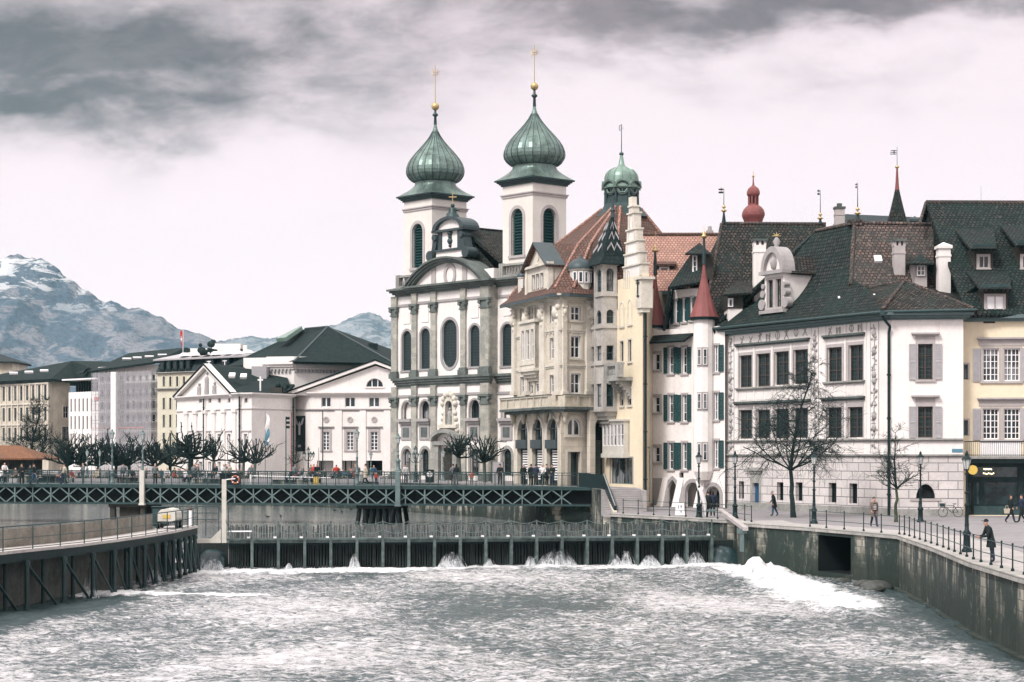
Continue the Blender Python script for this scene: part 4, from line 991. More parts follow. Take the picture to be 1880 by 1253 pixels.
# HOUSE WITH TWO RED TURRETS
F9=Face(1187,158,1331,151.5)
th=thing('turret_house','white house with two red pointed corner turrets and green shutters over an arcade','house',F9.pt(6,0,-4))
z9=lambda px,py:F9.Z(px,py)
for rc in((1198.7,650,1211.4,680),(1198.7,729,1211.4,757.7),(1198.7,821,1211.4,849)):
 window(th,F9,rc,'rect','white_paint',1,2,'glass',.22,'pink_grey_stone',True)
for y0,y1 in((638,686),(725,774),(813,862)):
 for x0,x1 in((1228,1236),(1253,1261)):
  window(th,F9,(x0,y0,x1,y1),'rect','white_paint',1,3,'glass_curtain',.16,'pink_grey_stone',True,shut=(.42,(-1,1),.1))
 window(th,F9,(1311,y0-4,1319,y1-3),'rect','white_paint',2,3,'glass',.16,'pink_grey_stone',True,shut=(.5,(1,),.1))
for x0,x1,y0,kd in((1226,1244,881,'point'),(1297,1322,893,'arch')):
 s0,s1,z0,z1=F9.rect(x0,y0,x1,930);F9.holes.append((s0,s1,0.05,z1,kd))
 mb=MB();q=arc_pts(s0,s1,.05,z1,kd);ring(mb,F9,q,arc_pts(s0-.3,s1+.3,.05,z1+.32,kd),-.05,.06,skip_bottom=True);ar=mb.build('arcade_arch',M['window_stone'],th)
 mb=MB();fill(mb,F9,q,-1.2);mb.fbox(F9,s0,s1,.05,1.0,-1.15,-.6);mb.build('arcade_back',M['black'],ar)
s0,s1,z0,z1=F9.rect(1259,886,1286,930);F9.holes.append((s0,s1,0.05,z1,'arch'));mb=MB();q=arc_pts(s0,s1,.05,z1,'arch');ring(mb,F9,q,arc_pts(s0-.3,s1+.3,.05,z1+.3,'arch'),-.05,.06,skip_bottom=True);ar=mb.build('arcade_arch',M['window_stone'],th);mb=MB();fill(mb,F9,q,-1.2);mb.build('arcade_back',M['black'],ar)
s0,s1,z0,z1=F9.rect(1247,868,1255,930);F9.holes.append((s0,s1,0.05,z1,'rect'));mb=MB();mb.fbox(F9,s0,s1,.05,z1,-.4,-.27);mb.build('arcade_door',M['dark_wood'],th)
ztop=z9(1245,604);zb9=.05
mb=MB();wall(mb,F9,0,F9.L,zb9,ztop,depth=.26,caps=False)
block(mb,[F9.pt(0,0,-1.3),F9.pt(F9.L,0,-1.3),F9.pt(F9.L,0,-10),F9.pt(0,0,-10)],-.2,ztop);mb.poly([F9.pt(0,zb9),F9.pt(0,zb9,-1.4),F9.pt(0,ztop,-1.4),F9.pt(0,ztop)])
for x in(1222,1250,1290):a=F9.S(x);mb.hexa([F9.pt(a-.35,.03,.75),F9.pt(a+.35,.03,.75),F9.pt(a+.35,.03,-.05),F9.pt(a-.35,.03,-.05),F9.pt(a-.3,2.4,.03),F9.pt(a+.3,2.4,.03),F9.pt(a+.3,2.4,-.05),F9.pt(a-.3,2.4,-.05)])
mb.build('wall',M['white_plaster'],th)
mb=MB();s0,s1=F9.S(1188),F9.S(1218);mb.fbox(F9,s0,s1,.05,z9(1200,878),-.05,.04);mb.build('grey_dado',M['pink_grey_stone'],th)
def turret(px,rpx,yt,yb,ytip,ypin,yrod,dout):
 Y=F9.Yat(px)-dout;c=G(px,Y);r=rpx/FPX*Y;z=lambda py:ZY(py,Y)
 mb=MB();mb.lathe((c.x,c.y,0),[(r*.6,z(yb)-.7),(r,z(yb)),(r,z(yt))],12,0,pi/12,False)
 t=mb.build('turret',M['white_plaster'],th)
 mb=MB();prof=[]
 R_=r*1.30
 for k in range(11):
  q=k/10;prof.append((R_*((1-q)**1.75*.72+(1-q)*.28*.9)+.1,z(yt)-.05+(z(ytip)-z(yt))*q))
 mb.lathe((c.x,c.y,0),prof,12,0,pi/12,False);mb.build('spire',M['red_copper'],t)
 mb=MB();mb.lathe((c.x,c.y,0),[(R_*1.0,z(yt)-.28),(R_*1.05,z(yt)-.06),(R_*.9,z(yt)-.02)],12,0,pi/12,False);mb.build('spire_gutter',M['dark_iron'],t)
 mb=MB();mb.tube((c.x,c.y,z(ytip)-.1),(c.x,c.y,z(ypin)),.17,.09,8);mb.build('pinnacle',M['dark_copper'],t)
 mb=MB();p=Vector((c.x,c.y,z(ypin)));mb.lathe(p,[(.07,-.05),(.28,.06),(.3,.14),(.12,.2),(.17,.35),(.06,.55)],8);mb.tube(p,(p.x,p.y,z(yrod)),.03,.015,4);mb.build('gilt_crown',M['gold'],t)
 return t,c,r,Y
turret(1203,15.5,597,874,503,463,425,-.85)
t2,c2,r2,Y2=turret(1292.5,19.5,582,866,484,437,412,.30)
for y0,y1 in((641,670),(723,751),(815,845)):
 for k in(-1,0):
  a=-pi/2+k*pi/6;TF=Face.__new__(Face);TF.n=Vector((cos(a),sin(a),0));TF.u=Vector((-sin(a),cos(a),0));TF.o=Vector((c2.x,c2.y,0))+TF.n*r2*cos(pi/12);TF.L=1;TF.holes=[]
  window(t2,TF,(-.15,.15,ZY(y1,Y2-r2),ZY(y0,Y2-r2)),'rect','white_paint',1,2,'glass_curtain',.07,'pink_grey_stone',False,px=False,hole=False,dep=-.06,bar=.03,border=.04,name='turret_window')
  mb=MB();za_,zb__=ZY(y1,Y2-r2),ZY(y0,Y2-r2);ring(mb,TF,arc_pts(-.15,.15,za_,zb__,'rect'),arc_pts(-.225,.225,za_-.16,zb__+.14,'rect'),-.02,.035);mb.build('window_frame',M['window_stone'],t2)
a,b=F9.S(1196),F9.S(1273);zp0,zp1=z9(1230,628),z9(1230,602)
mb=MB();mb.slab([F9.pt(a-.3,zp0,1.1),F9.pt(b,zp0,1.1),F9.pt(b,zp1,-1.0),F9.pt(a+.8,zp1,-1.0)],.18);mb.build('pent_roof',M['dark_tiles'],th)
mb=MB();mb.tube(F9.pt(a-.3,zp0-.05,1.2),F9.pt(b,zp0-.05,1.2),.09,.09,6);mb.build('gutter',M['dark_iron'],th)
AT=F9.shift(-.9);s0,s1=AT.S(1222),AT.S(1282);q0,q1=AT.S(1236),AT.S(1282);za,zb=AT.Z(1250,608),AT.Z(1250,532)
for x0,x1 in((1239,1246.5),(1253,1260.5),(1267,1274.5)):
 window(th,AT,(x0,550-(x0-1239)*.16,x1,594-(x0-1239)*.2),'rect','white_paint',1,2,'glass_curtain',.1,'pink_grey_stone',True,shut=(.36,(-1,1),.06),name='attic_window')
mb=MB();hl=AT.holes[:];wall(mb,AT,q0-.02,q1,za-1,zb,hl,depth=.2,caps=False)
mb.poly([AT.pt(s0,za),AT.pt(q0,za),AT.pt(q0,zb)]);mb.poly([AT.pt(q0,za-1),AT.pt(q0,zb),AT.pt(q0,zb,-4),AT.pt(q0,za-1,-4)])
mb.build('attic_wall',M['white_plaster'],th)
Yb=AT.Yat(1250)
mb=MB();e0,e1=W(1226,528,Yb-1.1),W(1288,517,AT.Yat(1280)-1.1)
mb.slab([e0,e1,W(1297,462,Yb+5),W(1266,470,Yb+5)],.22)
mb.slab([W(1233,531,Yb+.1),W(1260,490,Yb+6),W(1250,600,Yb+6),W(1221,607,Yb+.1)],.1)
mb.build('attic_roof',M['dark_tiles'],th)
mb=MB();mb.tube(W(1229,530,Yb-1.05),W(1219,608,Yb-.6),.12,.12,6);mb.build('barge_board',M['dark_iron'],th)
mb=MB();A,B,C_,D_=W(1290,598,153.5),W(1480,598,153.5),W(1516,412,162.5),W(1325,411,162.5)
mb.slab([A,B,C_,D_],.25);mb.slab([A,D_,W(1318,440,172),W(1255,560,168)],.2);mb.slab([D_,C_,Vector((C_.x,172,15)),Vector((D_.x,172,15))],.2)
rf=mb.build('roof',M['brown_tiles'],th)
mb=MB();mb.tube(D_,C_,.17,.17,6);mb.tube(D_,A+(D_-A)*.1,.15,.15,6);mb.build('ridge_tiles',M['mixed_tiles'],rf)
l0,l1=W(1271,503,157.2),W(1300,468,157.2);mb=MB();mb.box(l0.x,l1.x+.4,157.2,162,l0.z-.5,l1.z+.1);dm=mb.build('dormer',M['dark_wood'],rf)
window(dm,Face(1271,157.17,1300,157.17),(1272,470,1279,500),'rect','white_paint',1,3,'glass',.05,'white_paint',False,hole=False,dep=-.05,name='dormer_window')
mb=MB();p=[W(1258,466,156.4),W(1304,466,156.4),W(1306,466,163),W(1262,464,163)];ap=W(1284,446,159.5)
for i in range(4):mb.slab([p[i],p[(i+1)%4],ap],.14)
mb.build('dormer_roof',M['dark_tiles'],dm)
mb=MB();l0,l1=W(1337,596,151.6),W(1352,545,151.6);x2=W(1363,545,151.6).x;mb.box(l0.x,x2,151.6,158,l0.z-.5,ZY(567,151.6));dm2=mb.build('dormer',M['warm_plaster'],rf)
mb=MB();mb.box(l0.x-.05,x2+.05,151.55,158,ZY(567,151.6),ZY(540,151.6));mb.build('dormer_timber',M['dark_wood'],dm2)
window(dm2,Face(1337,151.5,1363,151.5),(1337.5,549,1345,564),'rect','white_paint',1,1,'glass',.05,'white_paint',False,hole=False,dep=-.05,name='dormer_window')
mb=MB();mb.slab([W(1325,541,150.9),W(1382,537,150.9),W(1380,517,157.5),W(1353,516,157.5)],.16);mb.build('dormer_roof',M['brown_tiles'],dm2)
ch=chimney(rf,1394,440,520,155,22,'white_plaster','dark_stone',1,name='chimney')
finial(rf,W(1329,411,162.5),3.0,.2,.05,(.45,.5),cone=(.2,1.1));finial(rf,W(1506,412,162.5),2.9,.2,.05,(.25,.5),cone=(.2,.5))
# PAINTED CORNER BUILDING ON THE QUAY
A0=Face(1331,152.3,1636,133.5);B0=Face(1636,133.5,1768.5,133.0)
hall=thing('painted_hall','large white corner building with painted panels, tall dark windows and masonry ground floor','building',G(1640,142))
za=lambda px,py:A0.Z(px,py);zb=lambda px,py:B0.Z(px,py)
zEv=A0.Z(1620,582)
ms='pink_grey_stone'
up=[(1357,652.6,1381,711.7),(1389.2,649.4,1414.4,710),(1422.4,645.6,1449,707),(1457,642,1484,705.3),(1519,638,1546.3,702),(1558.5,633.5,1585.3,700)]
dn=[(1357,753,1381.5,806),(1389.2,752.5,1414.4,805.5),(1422.4,751,1449,805),(1457,749.5,1484,804.5),(1518,748.4,1546,804.3),(1557,747.5,1585,803.6)]
for rc in up+dn:window(hall,A0,rc,'rect','window_brown',2,3,'leaded_glass',.24,ms,False,bar=.07,border=.10,dep=.22)
for rc in((1358,884,1367,916),(1427.5,885.8,1439.4,919),(1461.7,886,1474.5,920),(1522.4,887,1536.8,923),(1560.7,888,1575,924.7)):
 window(hall,A0,rc,'rect','dark_iron',1,1,'black',.22,ms,False,name='basement_window',dep=.3)
s0,s1,z0,z1=A0.rect(1382.8,887,1394.6,940);A0.holes.append((s0,s1,.05,z1,'rect'))
mb=MB();mb.fbox(A0,s0,s1,.05,z1,-.25,-.18);mb.fbox(A0,(s0+s1)/2-.03,(s0+s1)/2+.03,.05,z1,-.18,-.15)
for k in range(3):mb.fbox(A0,s0+.12,(s0+s1)/2-.1,.3+k*.85,.95+k*.85,-.18,-.155);mb.fbox(A0,(s0+s1)/2+.1,s1-.12,.3+k*.85,.95+k*.85,-.18,-.155)
dr=mb.build('blue_door',M['door_blue'],hall)
mb=MB();mb.fbox(A0,s0-.3,s0-.002,.05,z1+.3,-.1,.08);mb.fbox(A0,s1+.002,s1+.3,.05,z1+.3,-.1,.08);mb.fbox(A0,s0-.29,s1+.29,z1,z1+.95,-.1,.078);mb.fbox(A0,s0-.55,s1+.55,z1+.95,z1+1.2,-.1,.3);mb.fbox(A0,s0-.4,s1+.4,z1+.75,z1+.95,-.1,.18);mb.build('door_frame',M['grey_stone'],dr)
for rc in((1685.3,631.8,1712.5,697.2),(1685.3,746.7,1712.5,804)):
 window(hall,B0,rc,'rect','window_brown',2,3,'leaded_glass',.16,ms,True,lintel=(.42,.35,'pink_grey_stone'),shut=(.5,(-1,1),.12),shm='shutter_grey',bar=.06,border=.09)
window(hall,B0,(1681.5,889,1717,916),'half','dark_iron',1,1,'black',.36,ms,True,name='lunette_window',dep=.35)
zg=A0.Z(1636,837)
mb=MB();wall(mb,A0,0,A0.L,zg,zEv,depth=.3,caps=False);wall(mb,B0,0,B0.L,zg,zEv,depth=.3,caps=False)
block(mb,[A0.pt(.3,0,-.6),A0.pt(A0.L-.2,0,-.7),B0.pt(B0.L-.05,0,-.6),B0.pt(B0.L-.05,0,-14),A0.pt(0.3,0,-8)],-.3,zEv)
mb.poly([B0.pt(B0.L,0),B0.pt(B0.L,0,-3),B0.pt(B0.L,zEv,-3),B0.pt(B0.L,zEv)])
mb.build('wall',M['white_plaster'],hall)
mb=MB();wall(mb,A0,-.0,A0.L+.03,-.2,zg,depth=.36,caps=False,d=.06);wall(mb,B0,-.03,B0.L,-.2,zg,depth=.36,caps=False,d=.06);mb.build('masonry_storey',M['rusticated_stone'],hall)
mb=MB();mb.fbox(A0,0,A0.L+.1,-.2,.55,-.1,.16);mb.fbox(B0,-.1,B0.L,-.2,.5,-.1,.162);mb.build('plinth',M['dark_stone']if False else M['grey_stone'],hall)
for rc,X in(((1522.4,887,1536.8,923),A0),((1560.7,888,1575,924.7),A0),((1461.7,886,1474.5,920),A0),((1427.5,885.8,1439.4,919),A0),((1681.5,890,1717,916),B0)):
 s0,s1,z0,z1=X.rect(*rc);c=(s0+s1)/2;w2=(s1-s0)/2;mb=MB()
 for k in range(5):
  t0=pi*(.25+.1*k);t1=t0+.1*pi-.03;r0,r1=w2+.32,w2+.85
  zz=z1-(w2 if X is A0 else(z1-z0))
  zz=z1-.2 if X is A0 else z0
  f=lambda r,t:(c+r*cos(t),zz+r*sin(t)*(1 if X is A0 else 1.1))
  mb.prism(X,[f(r0,t0),f(r1,t0),f(r1,t1),f(r0,t1)],.02,.085)
 mb.build('voussoirs',M['rusticated_stone'],hall)
def strip(X,s0,s1,z0,z1,out,m,name,d=0):mb=MB();mb.fbox(X,s0,s1,z0,z1,d-.05,d+out*.6);mb.fbox(X,s0-.0,s1+.0,z0+(z1-z0)*.45,z1+.003,d-.05,d+out);return mb.build(name,M[m],hall)
for X in(A0,B0):
 e=.12 if X is A0 else 0
 strip(X,-.02 if X is A0 else-.15,X.L+e,X.Z(1640,810.5),X.Z(1640,805.5),.2,'grey_stone','string_course')
 strip(X,-.02 if X is A0 else-.15,X.L+e,X.Z(1640,839.5),X.Z(1640,834.5),.22,'grey_stone','string_course')
SA=A0.S
def apx(x0,x1,py0,py1,ref):return SA(x0),SA(x1),A0.Z(ref,py1),A0.Z(ref,py0)
for x0,x1,ry,ref in((1353,1488,629,1420),(1514,1590,616,1552)):
 s0,s1=SA(x0),SA(x1);z=A0.Z(ref,ry);strip(A0,s0,s1,z-.16,z+.1,.32,'dark_stone','window_cornice')
for x0,x1,y,ref in((1353,1488,711.5,1420),(1514,1590,702,1552)):
 s0,s1=SA(x0),SA(x1);z=A0.Z(ref,y);strip(A0,s0,s1,z-.12,z+.08,.24,'grey_stone','window_sill')
for x0,x1,y,ref in((1351,1489,738,1420),(1511,1590,731.5,1552)):
 s0,s1=SA(x0),SA(x1);z=A0.Z(ref,y);strip(A0,s0,s1,z-.17,z+.1,.32,'dark_stone','window_cornice')
for x in(1354.5,1385.3,1418.4,1453,1487,1515.5,1552.5,1589.5):
 a=SA(x);r=1420 if x<1500 else 1552
 mb=MB();mb.fbox(A0,a-.1,a+.1,A0.Z(r,806),A0.Z(r,628 if x<1500 else 590+0)-.05,-.05,.07);mb.build('bay_margin',M['warm_plaster'],hall)
rnd=random.Random(5)
def figures(x0,x1,y0,y1,n,name,ref):
 s0,s1,z0,z1=apx(x0,x1,y0,y1,ref);h=z1-z0;mb=MB()
 mb.fbox(A0,s0,s1,z0,z1,-.05,.02,0)
 for k in range(n):
  c=s0+(s1-s0)*(k+.5)/n;w_=(s1-s0)/n*.32;kind=rnd.randrange(4);L=lambda p,q,r=.04:mb.tube(A0.pt(c+p[0]*w_,z0+p[1]*h,.03),A0.pt(c+q[0]*w_,z0+q[1]*h,.03),r,r,4,1)
  if kind==0:L((-.8,.15),(0,.5));L((.8,.12),(0,.5));L((0,.5),(.1,.78),.1);L((-.7,.75),(.1,.62));L((.1,.66),(.8,.85));mb.ball(A0.pt(c+.1*w_,z0+.88*h,.03),.1,6,1)
  elif kind==1:
   for i in range(10):a,b=2*pi*i/10,2*pi*(i+1)/10;L((.7*cos(a),.5+.34*sin(a)),(.7*cos(b),.5+.34*sin(b)))
   L((0,.2),(0,.8))
  elif kind==2:L((-.7,.1),(.6,.9));L((-.5,.85),(.7,.15));L((-.2,.5),(-.2,.15),.09)
  else:L((-.6,.15),(-.6,.8),.09);L((-.6,.8),(.1,.6));L((.5,.15),(.5,.85),.09);L((.1,.6),(.5,.85));L((-.6,.45),(.5,.45))
 return mb.build(name,[M['warm_plaster'],M['window_stone']],hall)
figures(1355,1387,611,634,2,'painted_panel',1420);figures(1388,1419,608,631,2,'painted_panel',1420);figures(1420,1453,605.5,628,2,'painted_panel',1420);figures(1454,1487,603,625.5,2,'painted_panel',1420)
figures(1517,1548,597,614.5,2,'painted_panel',1552);figures(1556,1588,595,613.5,2,'painted_panel',1552)
for x0,x1,ref in((1338.7,1346.7,1342),(1491.5,1501.5,1497),(1600,1612,1606)):
 s0,s1=SA(x0),SA(x1);z0=A0.Z(ref,832);z1=zEv-.3;c=(s0+s1)/2;w_=(s1-s0)/2;mb=MB()
 mb.fbox(A0,s0-.12,s1+.12,z0,z1,-.05,.02,0);mb.fbox(A0,s0-.12,s0-.07,z0,z1,-.05,.03,1);mb.fbox(A0,s1+.07,s1+.12,z0,z1,-.05,.03,1)
 z=z0+.3
 while z<z1-.4:
  a=rnd.uniform(-.3,.3)*w_
  mb.tube(A0.pt(c,z,.03),A0.pt(c+a,z+.42,.03),.05,.05,4,1)
  for sg in(-1,1):
   ln=rnd.uniform(.4,1.0)*w_;t=A0.pt(c+sg*ln,z+rnd.uniform(-.1,.35),.03);mb.tube(A0.pt(c,z+.15,.03),t,.045,.03,4,1)
   if rnd.random()<.6:mb.ball(t,rnd.uniform(.07,.14),6,1)
  if rnd.random()<.35:mb.ball(A0.pt(c,z+.2,.03),w_*.6,7,1,1.2)
  z+=.42
 mb.build('painted_strip',[M['warm_plaster'],M['window_stone']],hall)
for(x0,x1,y0,y1,ref)in((1357,1485,716,733,1420),(1519,1587,706,727,1552),(1519,1587,812,831,1552),(1357,1485,812,831,1420)):
 s0,s1,z0,z1=apx(x0,x1,y0,y1,ref);n=8 if x1-x0>100 else 4;mb=MB()
 for k in range(n):a=s0+(s1-s0)*(k+.08)/n;b=s0+(s1-s0)*(k+.92)/n;mb.fbox(A0,a,b,z0,z1,-.05,.03)
 mb.build('parapet_panel',M['warm_plaster'],hall)
s0,s1,z0,z1=B0.rect(1747.6,824.5,1767.5,830.5);mb=MB();mb.fbox(B0,s0,s1,z0,z1,.01,.04);mb.build('street_plate',M['blue_plate'],hall)
def eaves(X,s0,s1):
 mb=MB();z=zEv
 for(a,b,o)in((z-.28,z-.15,.2),(z-.15,z+.02,.42),(z+.02,z+.2,.66)):mb.fbox(X,s0-(o if X is B0 else 0),s1+o,a,b,-.3,o-(.003 if X is B0 else 0))
 mb.build('eaves_cornice',M['eaves_paint'],hall)
eaves(A0,-.1,A0.L);eaves(B0,0,B0.L)
mb=MB();gA,gC,gB=A0.pt(-.8,zEv+.32,.85),W(1620,573,132.9),B0.pt(B0.L+.8,zEv+.32,.8)
mb.tube(gA,gC,.1,.1,6);mb.tube(gC,gB,.1,.1,6);mb.box(gC.x-.16,gC.x+.16,gC.y-.1,gC.y+.2,gC.z-.25,gC.z+.12);mb.build('gutter',M['grey_iron'],hall)
crn=A0.pt(A0.L+.03,0,.22)
mb=MB();mb.path([gC-Vector((0,0,.2)),W(1622,585,133.0),W(1634,600,133.2),Vector((crn.x,crn.y,ZY(612,133.3)))],.1,6);mb.tube((crn.x,crn.y,.05),(crn.x,crn.y,ZY(612,133.3)),.1,.1,6)
for py in(690,770,850,910):zz=ZY(py,133.3);mb.tube((crn.x,crn.y,zz),(crn.x,crn.y,zz+.12),.15,.15,6)
mb.build('downpipe',M['dark_iron'],hall)
pl=A0.pt(.05,0,.3);mb=MB();mb.tube((pl.x,pl.y,.05),(pl.x,pl.y,A0.Z(1331,640)),.11,.11,6);mb.path([Vector((pl.x,pl.y,A0.Z(1331,640))),A0.pt(-.4,A0.Z(1331,618),.55),A0.pt(-.4,A0.Z(1331,604),.8)],.11,6);mb.build('downpipe',M['dark_iron'],hall)
zE1=zEv+.3;offr=-5.5
rdg=lambda s,z:A0.pt(s,z,offr);zR=ZY(410,146.2)
C0,C1=rdg(9.6,zR),rdg(4.6,zR-.1)
mb=MB()
eL,eR=A0.pt(-1.0,zE1,.8),Vector((gC.x,gC.y+.05,zE1))
fl=lambda p,q,t,dz:p+(q-p)*t+Vector((0,0,dz))
mb.slab([eL,eR,A0.pt(A0.L-4.5,zE1+2.0,-1.5),A0.pt(2,zE1+2.0,-1.5)],.2)
mb.slab([A0.pt(2,zE1+2.0,-1.5),A0.pt(A0.L-4.5,zE1+2.0,-1.5),A0.pt(12.8,zE1+3.2,-2.6),C0,C1],.2)
mb.slab([C1,A0.pt(-1,zE1,.8),A0.pt(-3,zE1+3,-5),C1+Vector((0,6,0))],.2)
rfh=mb.build('roof',M['dark_tiles'],hall)
mb=MB();K0,K1=W(1562,524,140.8),W(1714,528,140.8);K2=W(1714,413,146.3)
mb.slab([K0,K1,K2,C0],.2);mb.build('front_roof',M['mixed_tiles'],rfh)
mb=MB();k_=W(1592,526,140.4);mb.box(K0.x-.1,k_.x,140.4,142,K0.z-.5,K0.z-.05);mb.build('eaves_shade_strip',M['dark_wood'],rfh)  # dark strip standing in for the shade along the roof edge
mb=MB();mb.tube(C0,K0,.17,.17,6);mb.tube(C0,K2,.17,.17,6);mb.tube(C0,C1,.17,.17,6);mb.box(C0.x-.5,C0.x+.6,C0.y-.3,C0.y+.3,C0.z-.15,C0.z+.25);mb.build('ridge_tiles',M['mixed_tiles'],rfh)
AP=W(1661,516,139.2);bE=W(1797,577,132.2);bE.z=zE1
mb=MB();mb.slab([Vector((gC.x,gC.y+.02,zE1+.02)),bE,AP],.2);mb.slab([Vector((gC.x,gC.y+.02,zE1+.02)),AP,W(1560,537,141.5),A0.pt(A0.L-6.5,zE1+.6,-.5)],.2)
mb.slab([bE,Vector((bE.x+.3,141,AP.z-.6)),AP+Vector((0,1.5,0)),AP],.2)
lh=mb.build('corner_roof',M['brown_tiles'],hall)
mb=MB();mb.tube(AP,Vector((gC.x,gC.y,zE1+.1)),.15,.15,6);mb.tube(AP,bE+(AP-bE)*.06,.13,.13,6);mb.tube(AP,W(1560,536,141.5),.13,.13,6);mb.build('hip_tiles',M['mixed_tiles'],lh)
def skylight(par,px,py,Y,w=.5,h=.7,ang=40):
 c=W(px,py,Y);mb=MB();t=R(ang);u=Vector((0,cos(t),sin(t)));n=Vector((0,-sin(t),cos(t)));x=Vector((w/2,0,0));o=c+n*.1
 mb.hexa([o-x-u*h/2-n*.3,o+x-u*h/2-n*.3,o+x+u*h/2-n*.3,o-x+u*h/2-n*.3,o-x-u*h/2,o+x-u*h/2,o+x+u*h/2,o-x+u*h/2])
 return mb.build('skylight',M['white_paint'],par)
skylight(rfh,1612,476,143.0,.55,.75);skylight(lh,1611,543,138.3,.6,.25,20);skylight(lh,1550,548,140.5,.9,.35,25);skylight(lh,1582,551,138.9,.25,.2,25)
chimney(rfh,1650,440,500,142.2,20,'pink_grey_stone','dark_stone',1);chimney(rfh,1732,445,520,139.8,22,'warm_plaster','warm_plaster',2)
l0,l1=W(1680,512,140.3),W(1702,483,140.3);mb=MB();mb.box(l0.x,l1.x,140.3,145,l0.z-.6,l1.z);dm=mb.build('dormer',M['pink_grey_stone'],rfh)
window(dm,Face(1680,140.28,1702,140.28),(1683,488,1698,507),'rect','white_paint',2,2,'glass',.04,'window_stone',False,hole=False,dep=-.06,name='dormer_window')
p=[W(1664,484,139.6),W(1717,484,139.6),W(1714,482,144.5),W(1666,482,144.5)];ap=W(1690,467,142);mb=MB()
for i in range(4):mb.slab([p[i],p[(i+1)%4],ap],.13)
mb.build('dormer_roof',M['dark_tiles'],dm)
finial(rfh,C0+Vector((.25,0,.2)),2.9,.2,.05,(.18,.4),cone=(.22,.55))
WD=A0.shift(-.25);s0,s1=WD.S(1404),WD.S(1440);z0,z1,z2=WD.Z(1425,574),WD.Z(1425,501),WD.Z(1425,459);c=(s0+s1)/2;w2=(s1-s0)/2
mb=MB();hl=[]
for a,b in((.16,.44),(.58,.86)):hl.append((s0+(s1-s0)*a,s0+(s1-s0)*b,z0+.4,z1-.5,'rect'))
wall(mb,WD,s0,s1,z0-1,z1,hl,depth=.25,caps=False);arc=[(c+w2*.95*cos(pi*k/14),z1+(z2-z1)*sin(pi*k/14))for k in range(15)];mb.prism(WD,arc,-.6,-.002)
for a in(s0,s1):mb.poly([WD.pt(a,z0-1),WD.pt(a,z1),WD.pt(a,z1-.35,-4.6),WD.pt(a,z0-1,-2)])
wd=mb.build('gabled_dormer',M['warm_plaster'],rfh)
for h in hl:window(wd,WD,h[:4],'rect','window_brown',2,4,'glass',.16,ms,True,px=False,hole=False,name='dormer_window')
mb=MB()
for k in range(14):
 t0,t1=pi*k/14,pi*(k+1)/14;f=lambda r,t:(c+w2*r*cos(t),z1+(z2-z1)*(r+.04)*sin(t))
 a,b,e,g=f(.85,t0),f(.85,t1),f(1.12,t1),f(1.12,t0);mb.hexa([WD.pt(*a,.3),WD.pt(*b,.3),WD.pt(*b,-.9),WD.pt(*a,-.9),WD.pt(*g,.3),WD.pt(*e,.3),WD.pt(*e,-.9),WD.pt(*g,-.9)])
mb.fbox(WD,s0-.25,s1+.25,z1-.1,z1+.18,-.5,.4);mb.fbox(WD,s0-.3,s1+.3,z0-.05,z0+.2,-.3,.35)
for sg,e in((-1,s0),(1,s1)):
 for k,(q,zz,r)in enumerate(((.26,z0+.7,.42),(.14,z0+1.5,.28),(.08,z0+2.1,.2))):mb.tube(WD.pt(e+sg*q,zz,-.35),WD.pt(e+sg*q,zz,.16),r,r,10)
mb.ball(WD.pt(c,z1+.75,0),.36,8,0,1.6);mb.lathe(WD.pt(c,z2+.08,-.2),[(.3,0),(.16,.25),(.3,.6),(.1,.9)],8)
mb.build('scroll_frame',M['window_stone'],wd)
mb=MB();p0=WD.pt(c,z2+1.1,-.2)
for a in range(5):t=pi*a/4;mb.tube(p0,p0+Vector((.36*cos(t),0,.3*sin(t))),.05,.02,5)
mb.build('gilt_flower',M['gold'],wd)
mb=MB();zc=z1+.5;e=.35
mb.slab([WD.pt(s0-e,z1-.1,-.5),WD.pt(c,z2-.4,-.5),WD.pt(c,z2-.4,-5),WD.pt(s0-e,z1-.1,-5)],.16);mb.slab([WD.pt(c,z2-.4,-.5),WD.pt(s1+e,z1-.1,-.5),WD.pt(s1+e,z1-.1,-5),WD.pt(c,z2-.4,-5)],.16)
mb.build('dormer_roof',M['brown_tiles'],wd)
# YELLOW SHOP HOUSE AT THE RIGHT EDGE
C8=Face(1768.5,134.2,1925,133.4)
yh=thing('yellow_house','pale yellow house with grey shutters, iron balcony and dark shopfront at the right edge','house',G(1850,140))
zy=lambda py:C8.Z(1820,py)
for y0,y1 in((640,700),(750.5,807)):
 for x0,x1 in((1804,1820),(1818.6,1834)):pass
 for x0,x1 in((1804,1834),(1842.5,1872.5),(1895,1920)):
  window(yh,C8,(x0,y0,x1,y1),'rect','white_paint',4,5,'glass',.13,ms,True,bar=.05,border=.08)
 s0,s1=C8.S(1786),C8.S(1799.5);z0,z1=zy(y1+1),zy(y0);mb=MB();mb.fbox(C8,s0,s1,z0,z1,.02,.09)
 for k in range(24):mb.fbox(C8,s0+.06,s1-.06,z0+.08+(z1-z0-.1)*k/24,z0+.08+(z1-z0-.1)*(k+.5)/24,.09,.11)
 mb.build('shutter',M['shutter_grey'],yh)
 s0,s1=C8.S(1876),C8.S(1889);mb=MB();mb.fbox(C8,s0,s1,z0,z1,.02,.09);mb.build('shutter',M['shutter_grey'],yh)
 mb=MB();mb.fbox(C8,C8.S(1797),C8.S(1925),zy(y0-1)+.15,zy(y0-17),-.05,.05);mb.fbox(C8,C8.S(1794),C8.S(1925),zy(y0-17),zy(y0-20),-.05,.3);mb.fbox(C8,C8.S(1796),C8.S(1925),zy(y0-15.5),zy(y0-17),-.05,.18)
 mb.build('window_cornice',M['pink_grey_stone'],yh)
for rc in((1769.5,669.5,1777,697),(1769.5,772,1777,800)):window(yh,C8,rc,'rect','window_grey',1,2,'glass',.12,ms,False)
zs1=zy(843)
